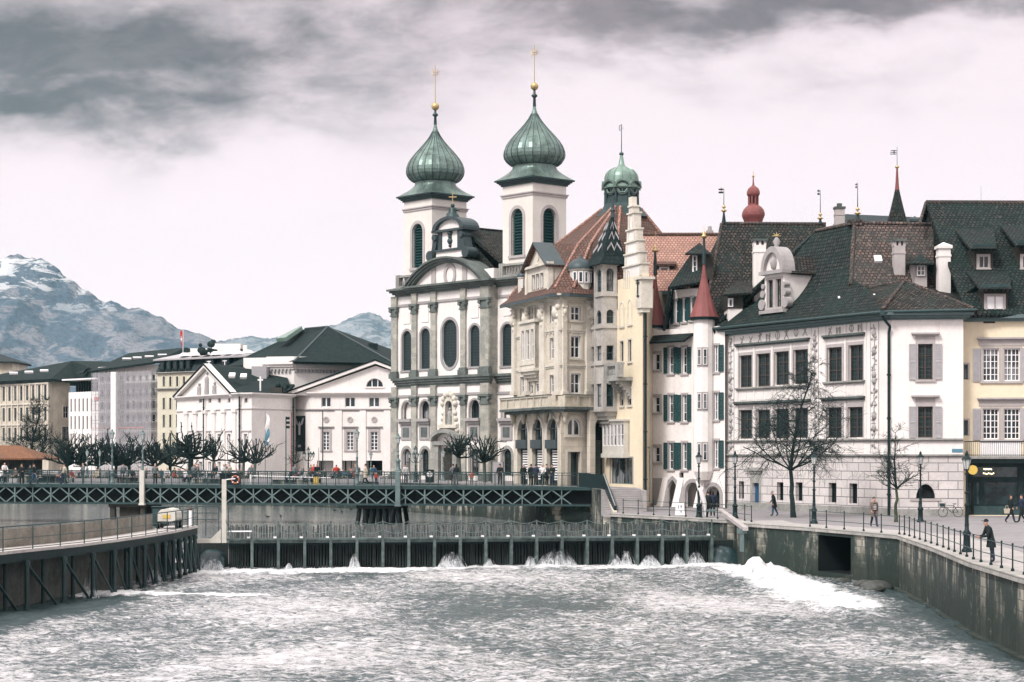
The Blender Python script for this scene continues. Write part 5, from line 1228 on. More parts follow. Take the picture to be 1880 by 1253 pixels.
C8.holes.append((C8.S(1776),C8.S(1918),.05,zs1-.3,'rect'))
mb=MB();wall(mb,C8,0,C8.L,-.2,zy(583),depth=.5,caps=False);block(mb,[C8.pt(.05,0,-.9),C8.pt(C8.L,0,-.9),C8.pt(C8.L,0,-12),C8.pt(.05,0,-12)],-.2,zy(583));mb.build('wall',M['yellow_plaster'],yh)
SF=C8.shift(-.5);mb=MB();s0,s1=SF.S(1774),SF.S(1922)
sh=[]
for x0,y0,x1,y1 in((1777.5,886,1785.5,946),(1791,884,1800,928),(1805.5,884,1870,928),(1785,856,1870,878),(1877,884,1915,928)):sh.append(SF.rect(x0,y0,x1,y1)+('rect',))
wall(mb,SF,s0,s1,.02,zs1,sh,depth=.15,caps=False);sf=mb.build('shopfront',M['dark_iron'],yh)
mb=MB();mb.fbox(SF,SF.S(1788),SF.S(1872),.03,zy(930),.01,.1);mb.build('stall_riser',M['grey_iron'],sf)
for k,h in enumerate(sh):window(sf,SF,h[:4],'rect','dark_iron',1,1,'glass',0,ms,False,px=False,hole=False,dep=.1,name='shop_window' if k else 'shop_door')
def emit(name,col,st):
 m=bpy.data.materials.new(name);m.use_nodes=True;b=m.node_tree.nodes['Principled BSDF'];b.inputs['Base Color'].default_value=(*col,1);b.inputs['Emission Color'].default_value=(*col,1);b.inputs['Emission Strength'].default_value=st;MATS[name]=m
emit('lamp_warm',(1,.8,.5),2.2)
mb=MB()
for i in range(6):mb.ball(SF.pt(SF.S(1807+2.6*i),zy(861.5+(i%2)*.8),-.02),.05,6)
for i in range(7):mb.ball(SF.pt(SF.S(1806+3*i),zy(869.5+(i%3)*.6),-.02),.05,6)
mb.build('string_lights',M['lamp_warm'],sf)
mb=MB();mb.fbox(C8,C8.S(1771),C8.S(1925),zs1-.3,zs1+.02,-.05,.25);mb.build('fascia',M['grey_iron'],yh)
s0=C8.S(1784);mb=MB();c=C8.pt(s0,zy(863),.75);mb.tube(c-C8.n*.03,c+C8.n*.03,.33,.33,20);sg=mb.build('round_sign',M['yellow_paint'],yh);mb=MB();mb.tube(c+Vector((0,0,.33)),C8.pt(s0,zy(863)+.45,0),.02,.02,4);mb.tube(c+Vector((0,0,.3)),c+Vector((0,0,.46)),.02,.02,4);mb.build('sign_bracket',M['dark_iron'],sg)
zb0,zb1=zy(838),zy(811);mb=MB();s0,s1=C8.S(1771),C8.S(1925)
mb.fbox(C8,s0,s1,zb0-.18,zb0,-.05,.95);bl=mb.build('balcony',M['grey_stone'],yh)
mb=MB();d=.9;mb.tube(C8.pt(s0,zb1,d),C8.pt(s1,zb1,d),.035,.035,5);mb.tube(C8.pt(s0,zb0+.08,d),C8.pt(s1,zb0+.08,d),.025,.025,5);mb.tube(C8.pt(s0,zb1,d),C8.pt(s0,zb1,0),.03,.03,5)
n=int((s1-s0)/.13)
for k in range(n):a=s0+(s1-s0)*k/n;mb.path([C8.pt(a,zb0,d),C8.pt(a,zb0+.35,d+.12),C8.pt(a,zb1,d)],.014,4)
mb.build('balcony_railing',M['dark_iron'],bl)
mb=MB();mb.fbox(C8,C8.S(1800),C8.S(1874),zb0,zy(808),.01,.035);mb.build('balcony_doors',M['white_paint'],yh)
mb=MB();zz=zy(583)
for(a,b,o)in((zz-.3,zz-.1,.25),(zz-.1,zz+.15,.5)):mb.fbox(C8,-.2,C8.L,a,b,-.3,o)
mb.build('eaves_cornice',M['eaves_paint'],yh)
E0,E1,G1,G0=W(1776,578,133.2),W(1950,578,133.2),W(1950,373,147),W(1700,372,147)
mb=MB();mb.slab([E0,E1,G1,G0],.25);mb.slab([G0,G1,Vector((G1.x,160,14)),Vector((G0.x,160,14))],.25)
mb.poly([G0+Vector((.25,0,-.3)),Vector((G0.x+.25,160,14)),Vector((G0.x+.25,139,16))])
yr=mb.build('roof',M['dark_tiles'],yh)
mb=MB();mb.tube(G0,G1,.18,.18,6);mb.tube(G0,W(1688,412,144.2),.12,.12,5);mb.build('ridge_tiles',M['mixed_tiles'],yr)
def hipdormer(x0,x1,yt,yb,Y,wx0,wx1,wy0,wy1,glass,aw):
 mb=MB();a,b=W(x0,yb,Y),W(x1,yt,Y);mb.box(a.x,b.x,Y,Y+6,a.z-.6,b.z);d=mb.build('dormer',M['dark_wood'],yr)
 window(d,Face(x0,Y-.03,x1,Y-.03),(wx0,wy0,wx1,wy1),'rect','pink_grey_stone',2,1,glass,.12,'pink_grey_stone',True,hole=False,dep=-.06,name='dormer_window')
 mb=MB();xl,xr=x0-26,x1+8
 mb.slab([W(x0-6,yt+1,Y-.7),W(x1+7,yt+1,Y-.7),W(x1+2,yt-36,Y+5),W(x0-36,yt-36,Y+5)],.18);mb.build('dormer_roof',M['dark_tiles'],d)
 mb=MB()
 for k in range(14):q=x0-4+(x1-x0+6)*k/14;p=W(q,yt-2,Y-.75);mb.box(p.x,p.x+.14,Y-1.0,Y-.7,p.z,p.z+.22)
 mb.build('snow_guard',M['grey_iron'],d)
hipdormer(1788,1823,456,497,138.6,1796,1815,470,493,'glass',1);hipdormer(1806,1850,530,578,133.9,1810,1843,543,574,'white_paint',1);hipdormer(1872,1905,450,497,138.6,1876,1900,470,493,'glass',1)
mb=MB();mb.slab([W(1768,540,135.6),W(1800,520,135.6),W(1800,500,139),W(1760,500,139)],.12);mb.build('valley_roof',M['dark_tiles'],yr)
p=W(1801,372,147);mb=MB();mb.tube(p,p+Vector((0,0,1.3)),.02,.015,4);mb.build('antenna',M['galvanised'],yr)
# ROOFS AND SPIRES BEHIND THE QUAY
rc_=G(1383,172);s_=172/FPX;zz=lambda py:ZY(py,172)
rt=thing('red_ridge_turret','red twin-bulbed onion turret rising behind the dark brown roof','turret',(rc_.x,rc_.y,zz(440)))
mb=MB();pr=[(17,440),(17,408),(19,403),(20.5,400),(21.8,396),(21.4,391),(19.5,386),(15.5,381),(10.5,377.5),(8.4,376)];mb.lathe((rc_.x,rc_.y,0),[(r*s_,zz(y))for r,y in pr],8,0,pi/8,False);mb.build('lower_bulb',M['red_copper'],rt)
mb=MB();mb.lathe((rc_.x,rc_.y,0),[(7.2*s_,zz(376)),(7.2*s_,zz(360))],8,0,pi/8,False);nk=mb.build('lantern_core',M['black'],rt)
mb=MB()
for k in range(8):a=pi/8+k*pi/4;mb.tube((rc_.x+8.2*s_*cos(a),rc_.y+8.2*s_*sin(a),zz(377)),(rc_.x+8.2*s_*cos(a),rc_.y+8.2*s_*sin(a),zz(359)),.1,.1,5)
mb.lathe((rc_.x,rc_.y,0),[(9*s_,zz(361.5)),(9.3*s_,zz(359))],8,0,pi/8,False);mb.lathe((rc_.x,rc_.y,0),[(9*s_,zz(377)),(9.2*s_,zz(374.5))],8,0,pi/8,False);mb.build('lantern_posts',M['red_copper'],rt)
mb=MB();mb.lathe((rc_.x,rc_.y,0),[(r*s_,zz(y))for r,y in((11.5,359.5),(12.6,356.5),(12.2,352),(10,347),(6,343.5),(2.4,341),(1.5,336),(.9,325))],8,0,pi/8,False);mb.build('upper_bulb',M['red_copper'],rt)
mb=MB();mb.ball((rc_.x,rc_.y,zz(324)),.12,8);mb.tube((rc_.x,rc_.y,zz(324)),(rc_.x,rc_.y,zz(314)),.03,.02,4);mb.build('gilt_ball',M['gold'],rt)
sp=G(1647,165);s_=165/FPX;zz=lambda py:ZY(py,165)
st=thing('tiled_spire','slim dark tiled spire with a red tip and flag vane behind the brown roof','spire',(sp.x,sp.y,zz(430)))
mb=MB();mb.lathe((sp.x,sp.y,0),[(r*s_,zz(y))for r,y in((20,430),(18.5,408),(12.5,385),(7,362),(4.2,349))],8,0,pi/8,False);mb.build('tiled_cone',M['brown_tiles'],st)
mb=MB();mb.lathe((sp.x,sp.y,0),[(4.3*s_,zz(350)),(3*s_,zz(335)),(1.7*s_,zz(310))],8,0,pi/8,False);mb.build('spire_tip',M['red_copper'],st)
mb=MB();mb.ball((sp.x,sp.y,zz(307)),.2,8,0,.7);mb.build('gilt_ball',M['gold'],st)
mb=MB();mb.tube((sp.x,sp.y,zz(307)),(sp.x,sp.y,zz(270)),.03,.02,4);t=Vector((sp.x,sp.y,zz(284)))
for k in range(3):mb.box(t.x-.62+.04*k,t.x-.04,t.y-.015,t.y+.015,t.z+.15*k,t.z+.06+.15*k)
mb.box(t.x-.3,t.x-.22,t.y-.014,t.y+.014,t.z,t.z+.38);mb.build('flag_vane',M['dark_iron'],st)
br=thing('background_house','house behind the quay of which only a dark roof strip and grey chimney show','house',G(1610,175,0))
mb=MB();block(mb,[G(1530,172),G(1700,172),G(1700,182),G(1530,182)],0,ZY(412,172));mb.build('wall',M['warm_plaster'],br)
mb=MB();mb.slab([W(1530,412,171.5),W(1702,412,171.5),W(1702,400,177),W(1545,393,177)],.2);mb.slab([W(1545,393,177),W(1702,400,177),G(1702,183,ZY(412,172)),G(1530,183,ZY(412,172))],.2);mb.build('roof',M['slate'],br)
chimney(br,1541,374,412,171,17,'pink_grey_stone','dark_stone',0);chimney(br,1679,397,412,171.2,14,'lead','lead',2)
fr=thing('far_gable_chimney','small dark chimney pot on the ridge behind the salmon tiled roof','chimney',W(1303,440,170));mb=MB();c=W(1303,445,170);mb.box(c.x-.3,c.x+.3,169.7,170.3,c.z-4,ZY(424,170));mb.tube((c.x,170,ZY(424,170)),(c.x,170,ZY(416,170)),.2,.16,8);mb.build('chimney_stack',M['window_stone'],fr)
# THEATRE
tt=thing('theatre','white theatre with two pediments under a broad dark slate hip roof','theatre',G(540,240,PZ))
T2=Face(571,232,735,231);TC=Face(536.5,235,571,232);T1=Face(325,243,440,226.5);TK=Face(440,226.5,462,226);TB=Face(462,226,537,232)
z2=lambda py:T2.Z(640,py);z1=lambda py:T1.Z(440,py)
wp='white_plaster'
for x0,x1 in((593,604.5),(636.5,649),(680.5,693.5)):
 window(tt,T2,(x0,793,x1,827),'rect','white_paint',2,5,'glass',.3,'pink_grey_stone',True,lintel=(.15,.2,'window_stone'),bar=.07)
 window(tt,T2,(x0-3,730,x1+3,747.5),'rect','white_paint',2,1,'glass',.05,wp,False,bar=.09,name='attic_window')
 c=T2.S((x0+x1)/2);zc=z2(770.7);mb=MB();q=lambda r:[(c+r*cos(2*pi*i/18),zc+r*sin(2*pi*i/18))for i in range(18)]
 ring(mb,T2,q(.18),q(.36),-.02,.09);fill(mb,T2,q(.18),.03);mb.build('roundel',M['pink_grey_stone'],tt)
for x0,x1 in((582,612),(626,655),(672,702),(716,733)):
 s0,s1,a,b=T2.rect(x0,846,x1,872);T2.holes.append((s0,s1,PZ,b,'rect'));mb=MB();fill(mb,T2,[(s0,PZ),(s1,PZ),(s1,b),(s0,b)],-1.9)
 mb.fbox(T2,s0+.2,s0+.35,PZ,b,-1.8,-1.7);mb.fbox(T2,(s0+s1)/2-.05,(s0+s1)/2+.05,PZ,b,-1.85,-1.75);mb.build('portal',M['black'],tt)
window(tt,T2,(672,695,704,710.5),'half','white_paint',3,1,'glass',.12,wp,True,name='lunette_window',bar=.1)
zc2=z2(726);s0,s1=TC.o,0
mb=MB();wall(mb,T2,0,T2.L,PZ,zc2,depth=.45,caps=False);wall(mb,TC,0,TC.L,PZ,TC.Z(550,726),caps=False)
pa=T2.S(690);pz=T2.Z(690,672);pl_=T2.S(537);pr_=2*pa-pl_
hl=[h for h in T2.holes if h[4]=='half'];hh=hl[0]
mb.poly([T2.pt(pl_,zc2),T2.pt(hh[0],zc2),T2.pt(hh[0],zc2+(pz-zc2)*(hh[0]-pl_)/(pa-pl_))]);mb.poly([T2.pt(hh[1],zc2),T2.pt(pr_,zc2),T2.pt(hh[1],zc2+(pz-zc2)*(pr_-hh[1])/(pr_-pa))])
wl=lambda s:zc2+(pz-zc2)*(1-abs(s-pa)/(pa-pl_))
wall(mb,T2,hh[0],hh[1],zc2,wl(hh[0])if wl(hh[0])<wl(hh[1])else wl(hh[1]),depth=.35,caps=False)
zm=min(wl(hh[0]),wl(hh[1]));mb.poly([T2.pt(hh[0],zm),T2.pt(hh[1],zm),T2.pt(hh[1],wl(hh[1])),T2.pt(pa,pz),T2.pt(hh[0],wl(hh[0]))])
block(mb,[TC.pt(0,0,-.5),TC.pt(TC.L,0,-2.2),T2.pt(T2.L,0,-2.2),T2.pt(T2.L,0,-16),TC.pt(0,0,-16)],0,zc2-.05)
for x in(352,368.5,385.6,403,421):
 window(tt,T1,(x-2.6,731.5,x+2.6,740),'rect','shutter_grey',1,1,'glass_pale',.05,wp,False,name='attic_window')
 window(tt,T1,(x-3,797,x+3,826),'rect','white_paint',2,4,'glass_pale',.16,wp,True,lintel=(.12,.2,'warm_plaster'))
 window(tt,T1,(x-3,848,x+3,868),'rect','white_paint',2,2,'glass_pale',.1,wp,False)
window(tt,TK,(449,731.5,455,740),'rect','shutter_grey',1,1,'glass_pale',.05,wp,False,name='attic_window');window(tt,TK,(448,797,454,826),'rect','white_paint',2,4,'glass_pale',.16,wp,True,lintel=(.12,.2,'warm_plaster'))
zc1_=z1(727)
wall(mb,T1,0,T1.L,PZ,zc1_,caps=False);wall(mb,TK,0,TK.L,PZ,zc1_,caps=False);wall(mb,TB,0,TB.L,PZ,zc1_,caps=False)
block(mb,[T1.pt(.1,0,-.5),T1.pt(T1.L,0,-.6),TB.pt(0,0,-.6),TB.pt(TB.L,0,-.5),Vector((-22,250,0)),Vector((-40,262,0))],0,zc1_-.05)
p1a=T1.S(381);p1z=T1.Z(381,677);p1l,p1r=T1.S(327),T1.S(427)
mb.poly([T1.pt(p1l,zc1_,-.05),T1.pt(p1r,zc1_,-.05),T1.pt(p1a,p1z,-.05)])
UB=Face(489,241,540,240);UC=Face(540,240,645,244);zu=UB.Z(540,678)
block(mb,[UB.pt(0,0),UB.pt(UB.L,0),UC.pt(UC.L+8,0),UC.pt(UC.L,0,-20),UB.pt(-4,0,-20),UB.pt(-4,0,-2),UB.pt(0,0,-2)],zc2-4,zu+1.6)
mb.build('wall',M[wp],tt)
for x in(343.5,360,377.5,394,412,432):
 a=T1.S(x);mb=MB();zt=z1(751);mb.fbox(T1,a-.45,a+.45,PZ,zt-.4,-.05,.22);mb.fbox(T1,a-.6,a+.6,zt-.4,zt,-.05,.32);mb.fbox(T1,a-.55,a+.55,PZ,PZ+.5,-.05,.3);mb.build('pilaster',M['warm_plaster'],tt)
for x0,x1 in((615,628),(661,672),(705,717)):
 a,b=T2.S(x0),T2.S(x1);mb=MB();zt=z2(754);mb.fbox(T2,a,b,PZ,zt,-.05,.12);mb.build('pilaster',M[wp],tt)
band(tt,T2,-.0,T2.L,zc2-.1,zc2+.4,.5,'warm_plaster','cornice',3);band(tt,TC,0,TC.L-.3,zc2-.1,zc2+.4,.5,'warm_plaster','cornice',3)
band(tt,T2,0,T2.L,z2(755),z2(751),.18,'window_stone','string_course',2);band(tt,TC,0,TC.L-.1,z2(755),z2(751),.18,'window_stone','string_course',2)
for X in(T1,TK,TB):band(tt,X,0,X.L,zc1_-.1,zc1_+.35,.5,'warm_plaster','cornice',3);band(tt,X,0,X.L-.05,z1(752),z1(749.5),.16,'warm_plaster','string_course',2)
for X in(UB,UC):
 b_=band(tt,X,0,X.L+(6 if X is UC else 0),zu,zu+.9,.6,'warm_plaster','cornice',3);mb=MB();n=int(X.L/.5)
 for k in range(n):mb.fbox(X,k*.5,k*.5+.26,zu-.35,zu-.003,-.05,.28)
 mb.build('dentils',M['shutter_grey'],b_)
def rake(F,a,b,z,ap,zp,o0,o1,th,m,name):
 mb=MB()
 for p,q in(((a,z),(ap,zp)),((ap,zp),(b,z))):mb.hexa([F.pt(p[0],p[1]-th,o1),F.pt(q[0],q[1]-th,o1),F.pt(q[0],q[1]-th,o0),F.pt(p[0],p[1]-th,o0),F.pt(p[0],p[1],o1),F.pt(q[0],q[1],o1),F.pt(q[0],q[1],o0),F.pt(p[0],p[1],o0)])
 return mb.build(name,M[m],tt)
rake(T2,pl_-.6,pr_,zc2+.45,pa,pz+.75,-.4,.55,.5,'warm_plaster','raking_cornice');rake(T1,p1l-.5,p1r+.5,zc1_+.4,p1a,p1z+.6,-.4,.5,.45,'warm_plaster','raking_cornice')
for x,h in((367,1.3),(381,2.6),(395,1.3)):
 mb=MB();a=T1.S(x);mb.lathe(T1.pt(a,zc1_+.4,.05),[(.4,0),(.3,h*.5),(.34,h*.75),(.14,h*.85)],7);mb.ball(T1.pt(a,zc1_+.4+h,.05),.2,7);mb.tube(T1.pt(a-.6,zc1_+.5,.05),T1.pt(a,zc1_+.4+h*.7,.1),.14,.12);mb.build('pediment_figure',M['window_stone'],tt)
sl='dark_slate'
mb=MB();zr2=pz+.8;zz=zc2+.5
mb.slab([T2.pt(pl_-.7,zz,.6),T2.pt(pa,zr2,.6),T2.pt(pa,zr2,-14),T2.pt(pl_-.7,zz,-14)],.2);mb.slab([T2.pt(pa,zr2,.6),T2.pt(pr_,zz,.6),T2.pt(pr_,zz,-14),T2.pt(pa,zr2,-14)],.2);mb.build('front_roof',M[sl],tt)
mb=MB();zr1=p1z+.65;z_e=zc1_+.42;back=T1.n*-1
ra=T1.pt(p1a,zr1,.6);rb=Vector((-33.0,248,zr1));e1=T1.pt(p1r+.6,z_e,.6);e2=W(537,721,231.5);e2.z=z_e
mb.slab([ra,e1,e2,Vector((-29,244,zr1-.6)),rb],.2);mb.slab([T1.pt(p1l-.5,z_e,.6),ra,rb,T1.pt(p1l-.5,z_e,-14)],.2);left_roof=mb.build('side_roof',M[sl],tt)
for px,py,Y in((426,689,231.5),(447,690.5,232.5)):skylight(left_roof,px,py,Y,.75,.8,35)
mb=MB();a,b=W(462,700,238),W(489,673,238);mb.box(a.x,b.x,238,243,a.z-2,b.z);mb.build('stair_head',M['shutter_grey'],tt)
mb=MB();zh=UB.Z(540,665);A,B,C_,D_=W(414,673,252),W(539.5,665.5,239.0),W(724,670,243.5),Vector((0,262,zh));A.z=B.z=C_.z=zh;D_=Vector((-8,270,zh));E_=Vector((-42,270,zh));r0,r1=W(560,604,252),W(602,600,250)
mb.slab([A,B,r1,r0],.3);mb.slab([B,C_,r1],.3);mb.slab([C_,D_,r1],.3);mb.slab([D_,E_,r0,r1],.3);mb.slab([E_,A,r0],.3);hr=mb.build('hip_roof',M[sl],tt)
mb=MB();mb.tube(B,r1,.14,.14,5);mb.tube(r0,r1,.14,.14,5);mb.tube(C_,r1,.12,.12,5);mb.build('hip_tiles',M['lead'],hr)
g=lambda t,v:A+(B-A)*t+(r0+(r1-r0)*t-(A+(B-A)*t))*v
n_=(B-A).cross(r0-A).normalized();n_=n_ if n_.z>0 else-n_
mb=MB();mb.slab([W(508,626,249.5)+n_*.35,W(527,626,247.8)+n_*.5,W(557,605.5,251)+n_*.5,W(553,604,252)+n_*.4],.5);mb.build('copper_panel',M['pale_copper'],hr)
mb=MB();a,b=W(677,640,250),W(693,631,250);mb.box(a.x,b.x,249.5,251,a.z-2,b.z);mb.build('roof_box',M['dark_slate'],hr)
mb=MB();a=W(478,722,230.6);mb.tube(a,a+Vector((0,0,2.0)),.11,.11,6);mb.box(a.x-.32,a.x+.32,a.y-.05,a.y+.05,a.z+1.5,a.z+1.68);mb.build('white_cross',M['white_paint'],tt)
for px,X in((441,TK),(535.5,TB),(377,T1)):s=X.S(px);p=X.pt(s,0,.25);downpipe(tt,p,PZ,zc1_-.1,.1)
for px0,px1 in((496,513),(514,532)):pass
mb=MB();a=W(497,716,231.2);mb.box(a.x,a.x+1.4,230.8,231.8,z_e,z_e+.7);tb=mb.build('roof_planter',M['dark_wood'],tt)
mb=MB();rnd=random.Random(3)
for k in range(14):mb.ball((a.x+rnd.uniform(.1,2.8),231.3+rnd.uniform(-.3,.3),z_e+.6+rnd.uniform(0,.5)),rnd.uniform(.2,.35),5)
mb.build('planter_shrub',M['bark'],tb)
po=thing('theatre_poster','tall dark poster with a pale winged figure on the theatre corner','poster',TC.pt(TC.S(551),TC.Z(551,829),.08))
s0,s1,a,b=TC.rect(541,764,561,829);mb=MB();mb.fbox(TC,s0,s1,a,b,.02,.1);mb.build('banner',M['cloth_navy']if False else M['black'],po)
mb=MB();c=(s0+s1)/2;zf=TC.Z(551,775);w_=(s1-s0)
mb.prism(TC,[(c-.08*w_,zf-1.6),(c+.08*w_,zf-1.6),(c+.1*w_,zf-.3),(c,zf+.1),(c-.1*w_,zf-.3)],.1,.112)
for sg in(-1,1):mb.prism(TC,[(c+sg*.08*w_,zf-.5),(c+sg*.3*w_,zf-.25),(c+sg*.42*w_,zf+.45),(c+sg*.3*w_,zf+.5),(c+sg*.15*w_,zf-.05)][::sg],.1,.112)
mb.prism(TC,[(c-.15*w_,a+.5),(c+.15*w_,a+.5),(c+.12*w_,a+.8),(c-.12*w_,a+.8)],.1,.112);mb.build('printed_figure',M['shutter_grey'],po)
# HOUSES ALONG THE LEFT BANK
H4=Face(289,270,470,258);h4=thing('mansard_house','cream house with arched windows and a dark mansard floor, a flag on top','house',H4.pt(8,PZ,-4));z4=lambda py:H4.Z(300,py)
for x in(301,313,325.5,338,351,364):
 for y0,y1,k in((691,710,'arch'),(731,752,'rect'),(762,785,'rect'),(795,815,'rect')):window(h4,H4,(x-2,y0,x+2,y1),k,'window_grey',1,2,'glass',.18,'cream_plaster',False)
mb=MB();wall(mb,H4,0,H4.L,PZ,z4(686),caps=False);block(mb,[H4.pt(.05,0,-.5),H4.pt(H4.L,0,-.5),H4.pt(H4.L,0,-14),H4.pt(.05,0,-14)],0,z4(686));mb.poly([H4.pt(0,PZ),H4.pt(0,PZ,-3),H4.pt(0,z4(686),-3),H4.pt(0,z4(686))]);mb.build('wall',M['cream_plaster'],h4)
band(h4,H4,0,H4.L,z4(717),z4(713),.35,'grey_stone','cornice',2);band(h4,H4,0,H4.L,z4(687),z4(684),.4,'grey_stone','cornice',2)
zm0,zm1=z4(684),z4(660)
mb=MB();mb.hexa([H4.pt(-.2,zm0,.1),H4.pt(H4.L,zm0,.1),H4.pt(H4.L,zm0,-13),H4.pt(-.2,zm0,-13),H4.pt(-.2,zm1,-.9),H4.pt(H4.L,zm1,-.9),H4.pt(H4.L,zm1,-12),H4.pt(-.2,zm1,-12)]);mn=mb.build('mansard',M['slate'],h4)
for x in(299,311,323,335,347,386,415):
 s=H4.S(x);w_=.45 if x<360 else .8;mb=MB();mb.fbox(H4,s-w_,s+w_,zm0+.1,zm1-.2,-.9,.2);dm=mb.build('dormer',M['dark_slate'],mn);mb=MB();mb.fbox(H4,s-w_*.6,s+w_*.6,zm0+.4,zm1-.5,.2,.23);mb.build('dormer_pane',M['glass'],dm)
 if x>360:mb=MB();mb.fbox(H4,s-.06,s+.06,zm0+.4,zm1-.5,.23,.26);mb.fbox(H4,s-.4,s+.4,zm0+1.2,zm0+1.3,.23,.26);mb.build('dormer_bars',M['white_paint'],dm)
mb=MB();mb.slab([H4.pt(-.6,zm1+.0,.3),H4.pt(H4.L,zm1,.3),H4.pt(H4.L,z4(652),-5),H4.pt(2.5,z4(640),-6)],.2);mb.build('roof_edge',M['shutter_grey'],mn)
mb=MB()
for k in range(7):
 p=H4.pt(4.0+2.1*k,z4(656)+.1,-1.5);mb.lathe(p,[(.8,0),(.7,.25),(.4,.45),(.02,.5)],12)
mb.build('roof_domes',M['white_paint'],h4)
mb=MB();p=W(395,652,268);mb.box(p.x-3.5,p.x+3.5,268,274,p.z-2,ZY(640,268));mb.box(p.x-.5,p.x+3.5,268.5,273,p.z,ZY(631,268));mb.box(W(446,650,266).x,W(453,650,266).x,266,267,ZY(655,266),ZY(634,266));mb.build('roof_terrace',M['warm_plaster'],h4)
mb=MB();rnd=random.Random(8)
for x,r in((372,.5),(391,.8)):
 p=W(x,650,265)
 for k in range(10):mb.ball((p.x+rnd.uniform(-r,r)*.7,265+rnd.uniform(-.4,.4),p.z+rnd.uniform(0,r*2.4)),rnd.uniform(.25,.45),5)
mb.build('terrace_shrub',M['bark'],h4)
flagp=W(336,638,272);fg=thing('swiss_flag','red flag with white cross hanging from a roof flagpole','flag',flagp)
mb=MB();mb.tube(flagp-Vector((0,0,1.5)),flagp+Vector((0,0,2.6)),.05,.03,5);mb.build('flagpole',M['white_paint'],fg)
mb=MB();mb2=MB();cols=5
rows=[[flagp+Vector((-.05-.10*i*(1-.1*j),.08*sin(i*2.2+j*.4),2.4-.32*j-.05*i))for i in range(cols)]for j in range(8)]
mb.grid(rows);mb.build('flag_cloth',M['red_paint'],fg)
for(i,j)in((1,3),(2,2),(2,3),(2,4),(3,3)):
 if i<cols-1 and j<7:mb2.poly([rows[j][i]-Vector((0,.03,0)),rows[j][i+1]-Vector((0,.03,0)),rows[j+1][i+1]-Vector((0,.03,0)),rows[j+1][i]-Vector((0,.03,0))])
mb2.build('flag_cross',M['white_paint'],fg)
mat('site_red',(.40,.24,.24),rough=.8)
H3=Face(180,285,291,276);h3=thing('scaffolded_house','house wrapped in scaffolding and grey netting with a white hoist shaft','house',H3.pt(8,PZ,-4));z3=lambda py:H3.Z(235,py)
for r,(y0,y1)in enumerate(((690,702),(714,728),(737,752),(762,776))):
 for k in range(9):
  s=H3.L*(k+.6)/9.4;H3.holes.append((s-.42,s+.42,z3(y1),z3(y0),'rect'))
mb=MB();wall(mb,H3,0,H3.L,PZ,z3(672),caps=False);block(mb,[H3.pt(.05,0,-.5),H3.pt(H3.L-.05,0,-.5),H3.pt(H3.L-.05,0,-14),H3.pt(.05,0,-14)],0,z3(672));mb.build('wall',M['warm_plaster'],h3)
for h in H3.holes:window(h3,H3,h[:4],'rect','white_paint',1,1,'glass',0,wp,False,px=False,hole=False)
zt3=z3(681);SX=H3.shift(1.2);mb=MB();n=14
for k in range(n+1):a=H3.L*k/n;mb.tube(SX.pt(a,PZ),SX.pt(a,zt3),.045,.045,4);mb.tube(SX.pt(a,PZ,-.8),SX.pt(a,zt3,-.8),.045,.045,4)
for py in(700,718,736,754,772,790):mb.fbox(SX,0,H3.L,z3(py),z3(py)+.07,-.85,.02);mb.tube(SX.pt(0,z3(py)+1),SX.pt(H3.L,z3(py)+1),.035,.035,4)
sc_=mb.build('scaffold',M['galvanised'],h3)
nm=bpy.data.materials.new('scaffold_net');nm.use_nodes=True;t=NT(nm.node_tree);bs=t.n['Principled BSDF'];bs.inputs['Base Color'].default_value=(.44,.43,.46,1);bs.inputs['Roughness'].default_value=.9
tr=t.new('ShaderNodeBsdfTransparent');ms_=t.new('ShaderNodeMixShader');pos=t.new('ShaderNodeNewGeometry').outputs['Position']
t.l.new(t.math('ADD',.18,t.math('MULTIPLY',t.noise(t.map(pos,(2.2,2.2,.1)),.8,3),.42)),ms_.inputs[0]);t.l.new(tr.outputs[0],ms_.inputs[1]);t.l.new(bs.outputs[0],ms_.inputs[2]);t.l.new(ms_.outputs[0],t.n['Material Output'].inputs[0])
for a,b in((.02,.36),(.46,.99)):
 mb=MB();
 mb.grid([[SX.pt(H3.L*(a+(b-a)*i/12),PZ+.5+(zt3-PZ-.7)*j/6,.06+.05*((i+j)%2))for i in range(13)]for j in range(7)]);mb.build('netting',nm,sc_)
mb=MB();mb.fbox(SX,H3.L*.37,H3.L*.45,PZ,zt3-.2,-.3,.5);mb.build('hoist_shaft',M['white_paint'],sc_)
mb=MB();mb.fbox(SX,H3.L*.01,H3.L*.36,z3(786.4),z3(785.4),.1,.14);mb.fbox(SX,H3.L*.46,H3.L*.9,z3(787),z3(785),.1,.14);mb.build('red_barrier_strip',M['site_red'],sc_)
mb=MB();mb.fbox(SX,H3.L*.06,H3.L*.13,z3(735),z3(728),.12,.15);mb.build('site_sign',M['site_red'],sc_)
ze3=z3(676)
mb=MB();rr0,rr1=W(238,648.5,292),W(342,638,282);mb.slab([H3.pt(-.6,ze3-.3,1.4),H3.pt(H3.L+.6,ze3+.6,1.4),rr1,rr0],.3);mb.slab([H3.pt(-.6,ze3-.3,1.4),rr0,H3.pt(-.6,ze3-.3,-14)],.2);mb.slab([H3.pt(H3.L+.6,ze3+.6,1.4),H3.pt(H3.L+.6,ze3+.6,-12),rr1],.2);r3=mb.build('roof',M['dark_slate'],h3)
for px,py,Y in((233,659,284),(252,657,282.5),(274,655,281),(298,652,279.5)):skylight(r3,px,py,Y,1.3,.22,35)
H2=Face(126,298,181,292);h2=thing('white_office','small white office block with rows of narrow windows beside the scaffold','office block',H2.pt(4,PZ,-4));zq=lambda py:H2.Z(150,py)
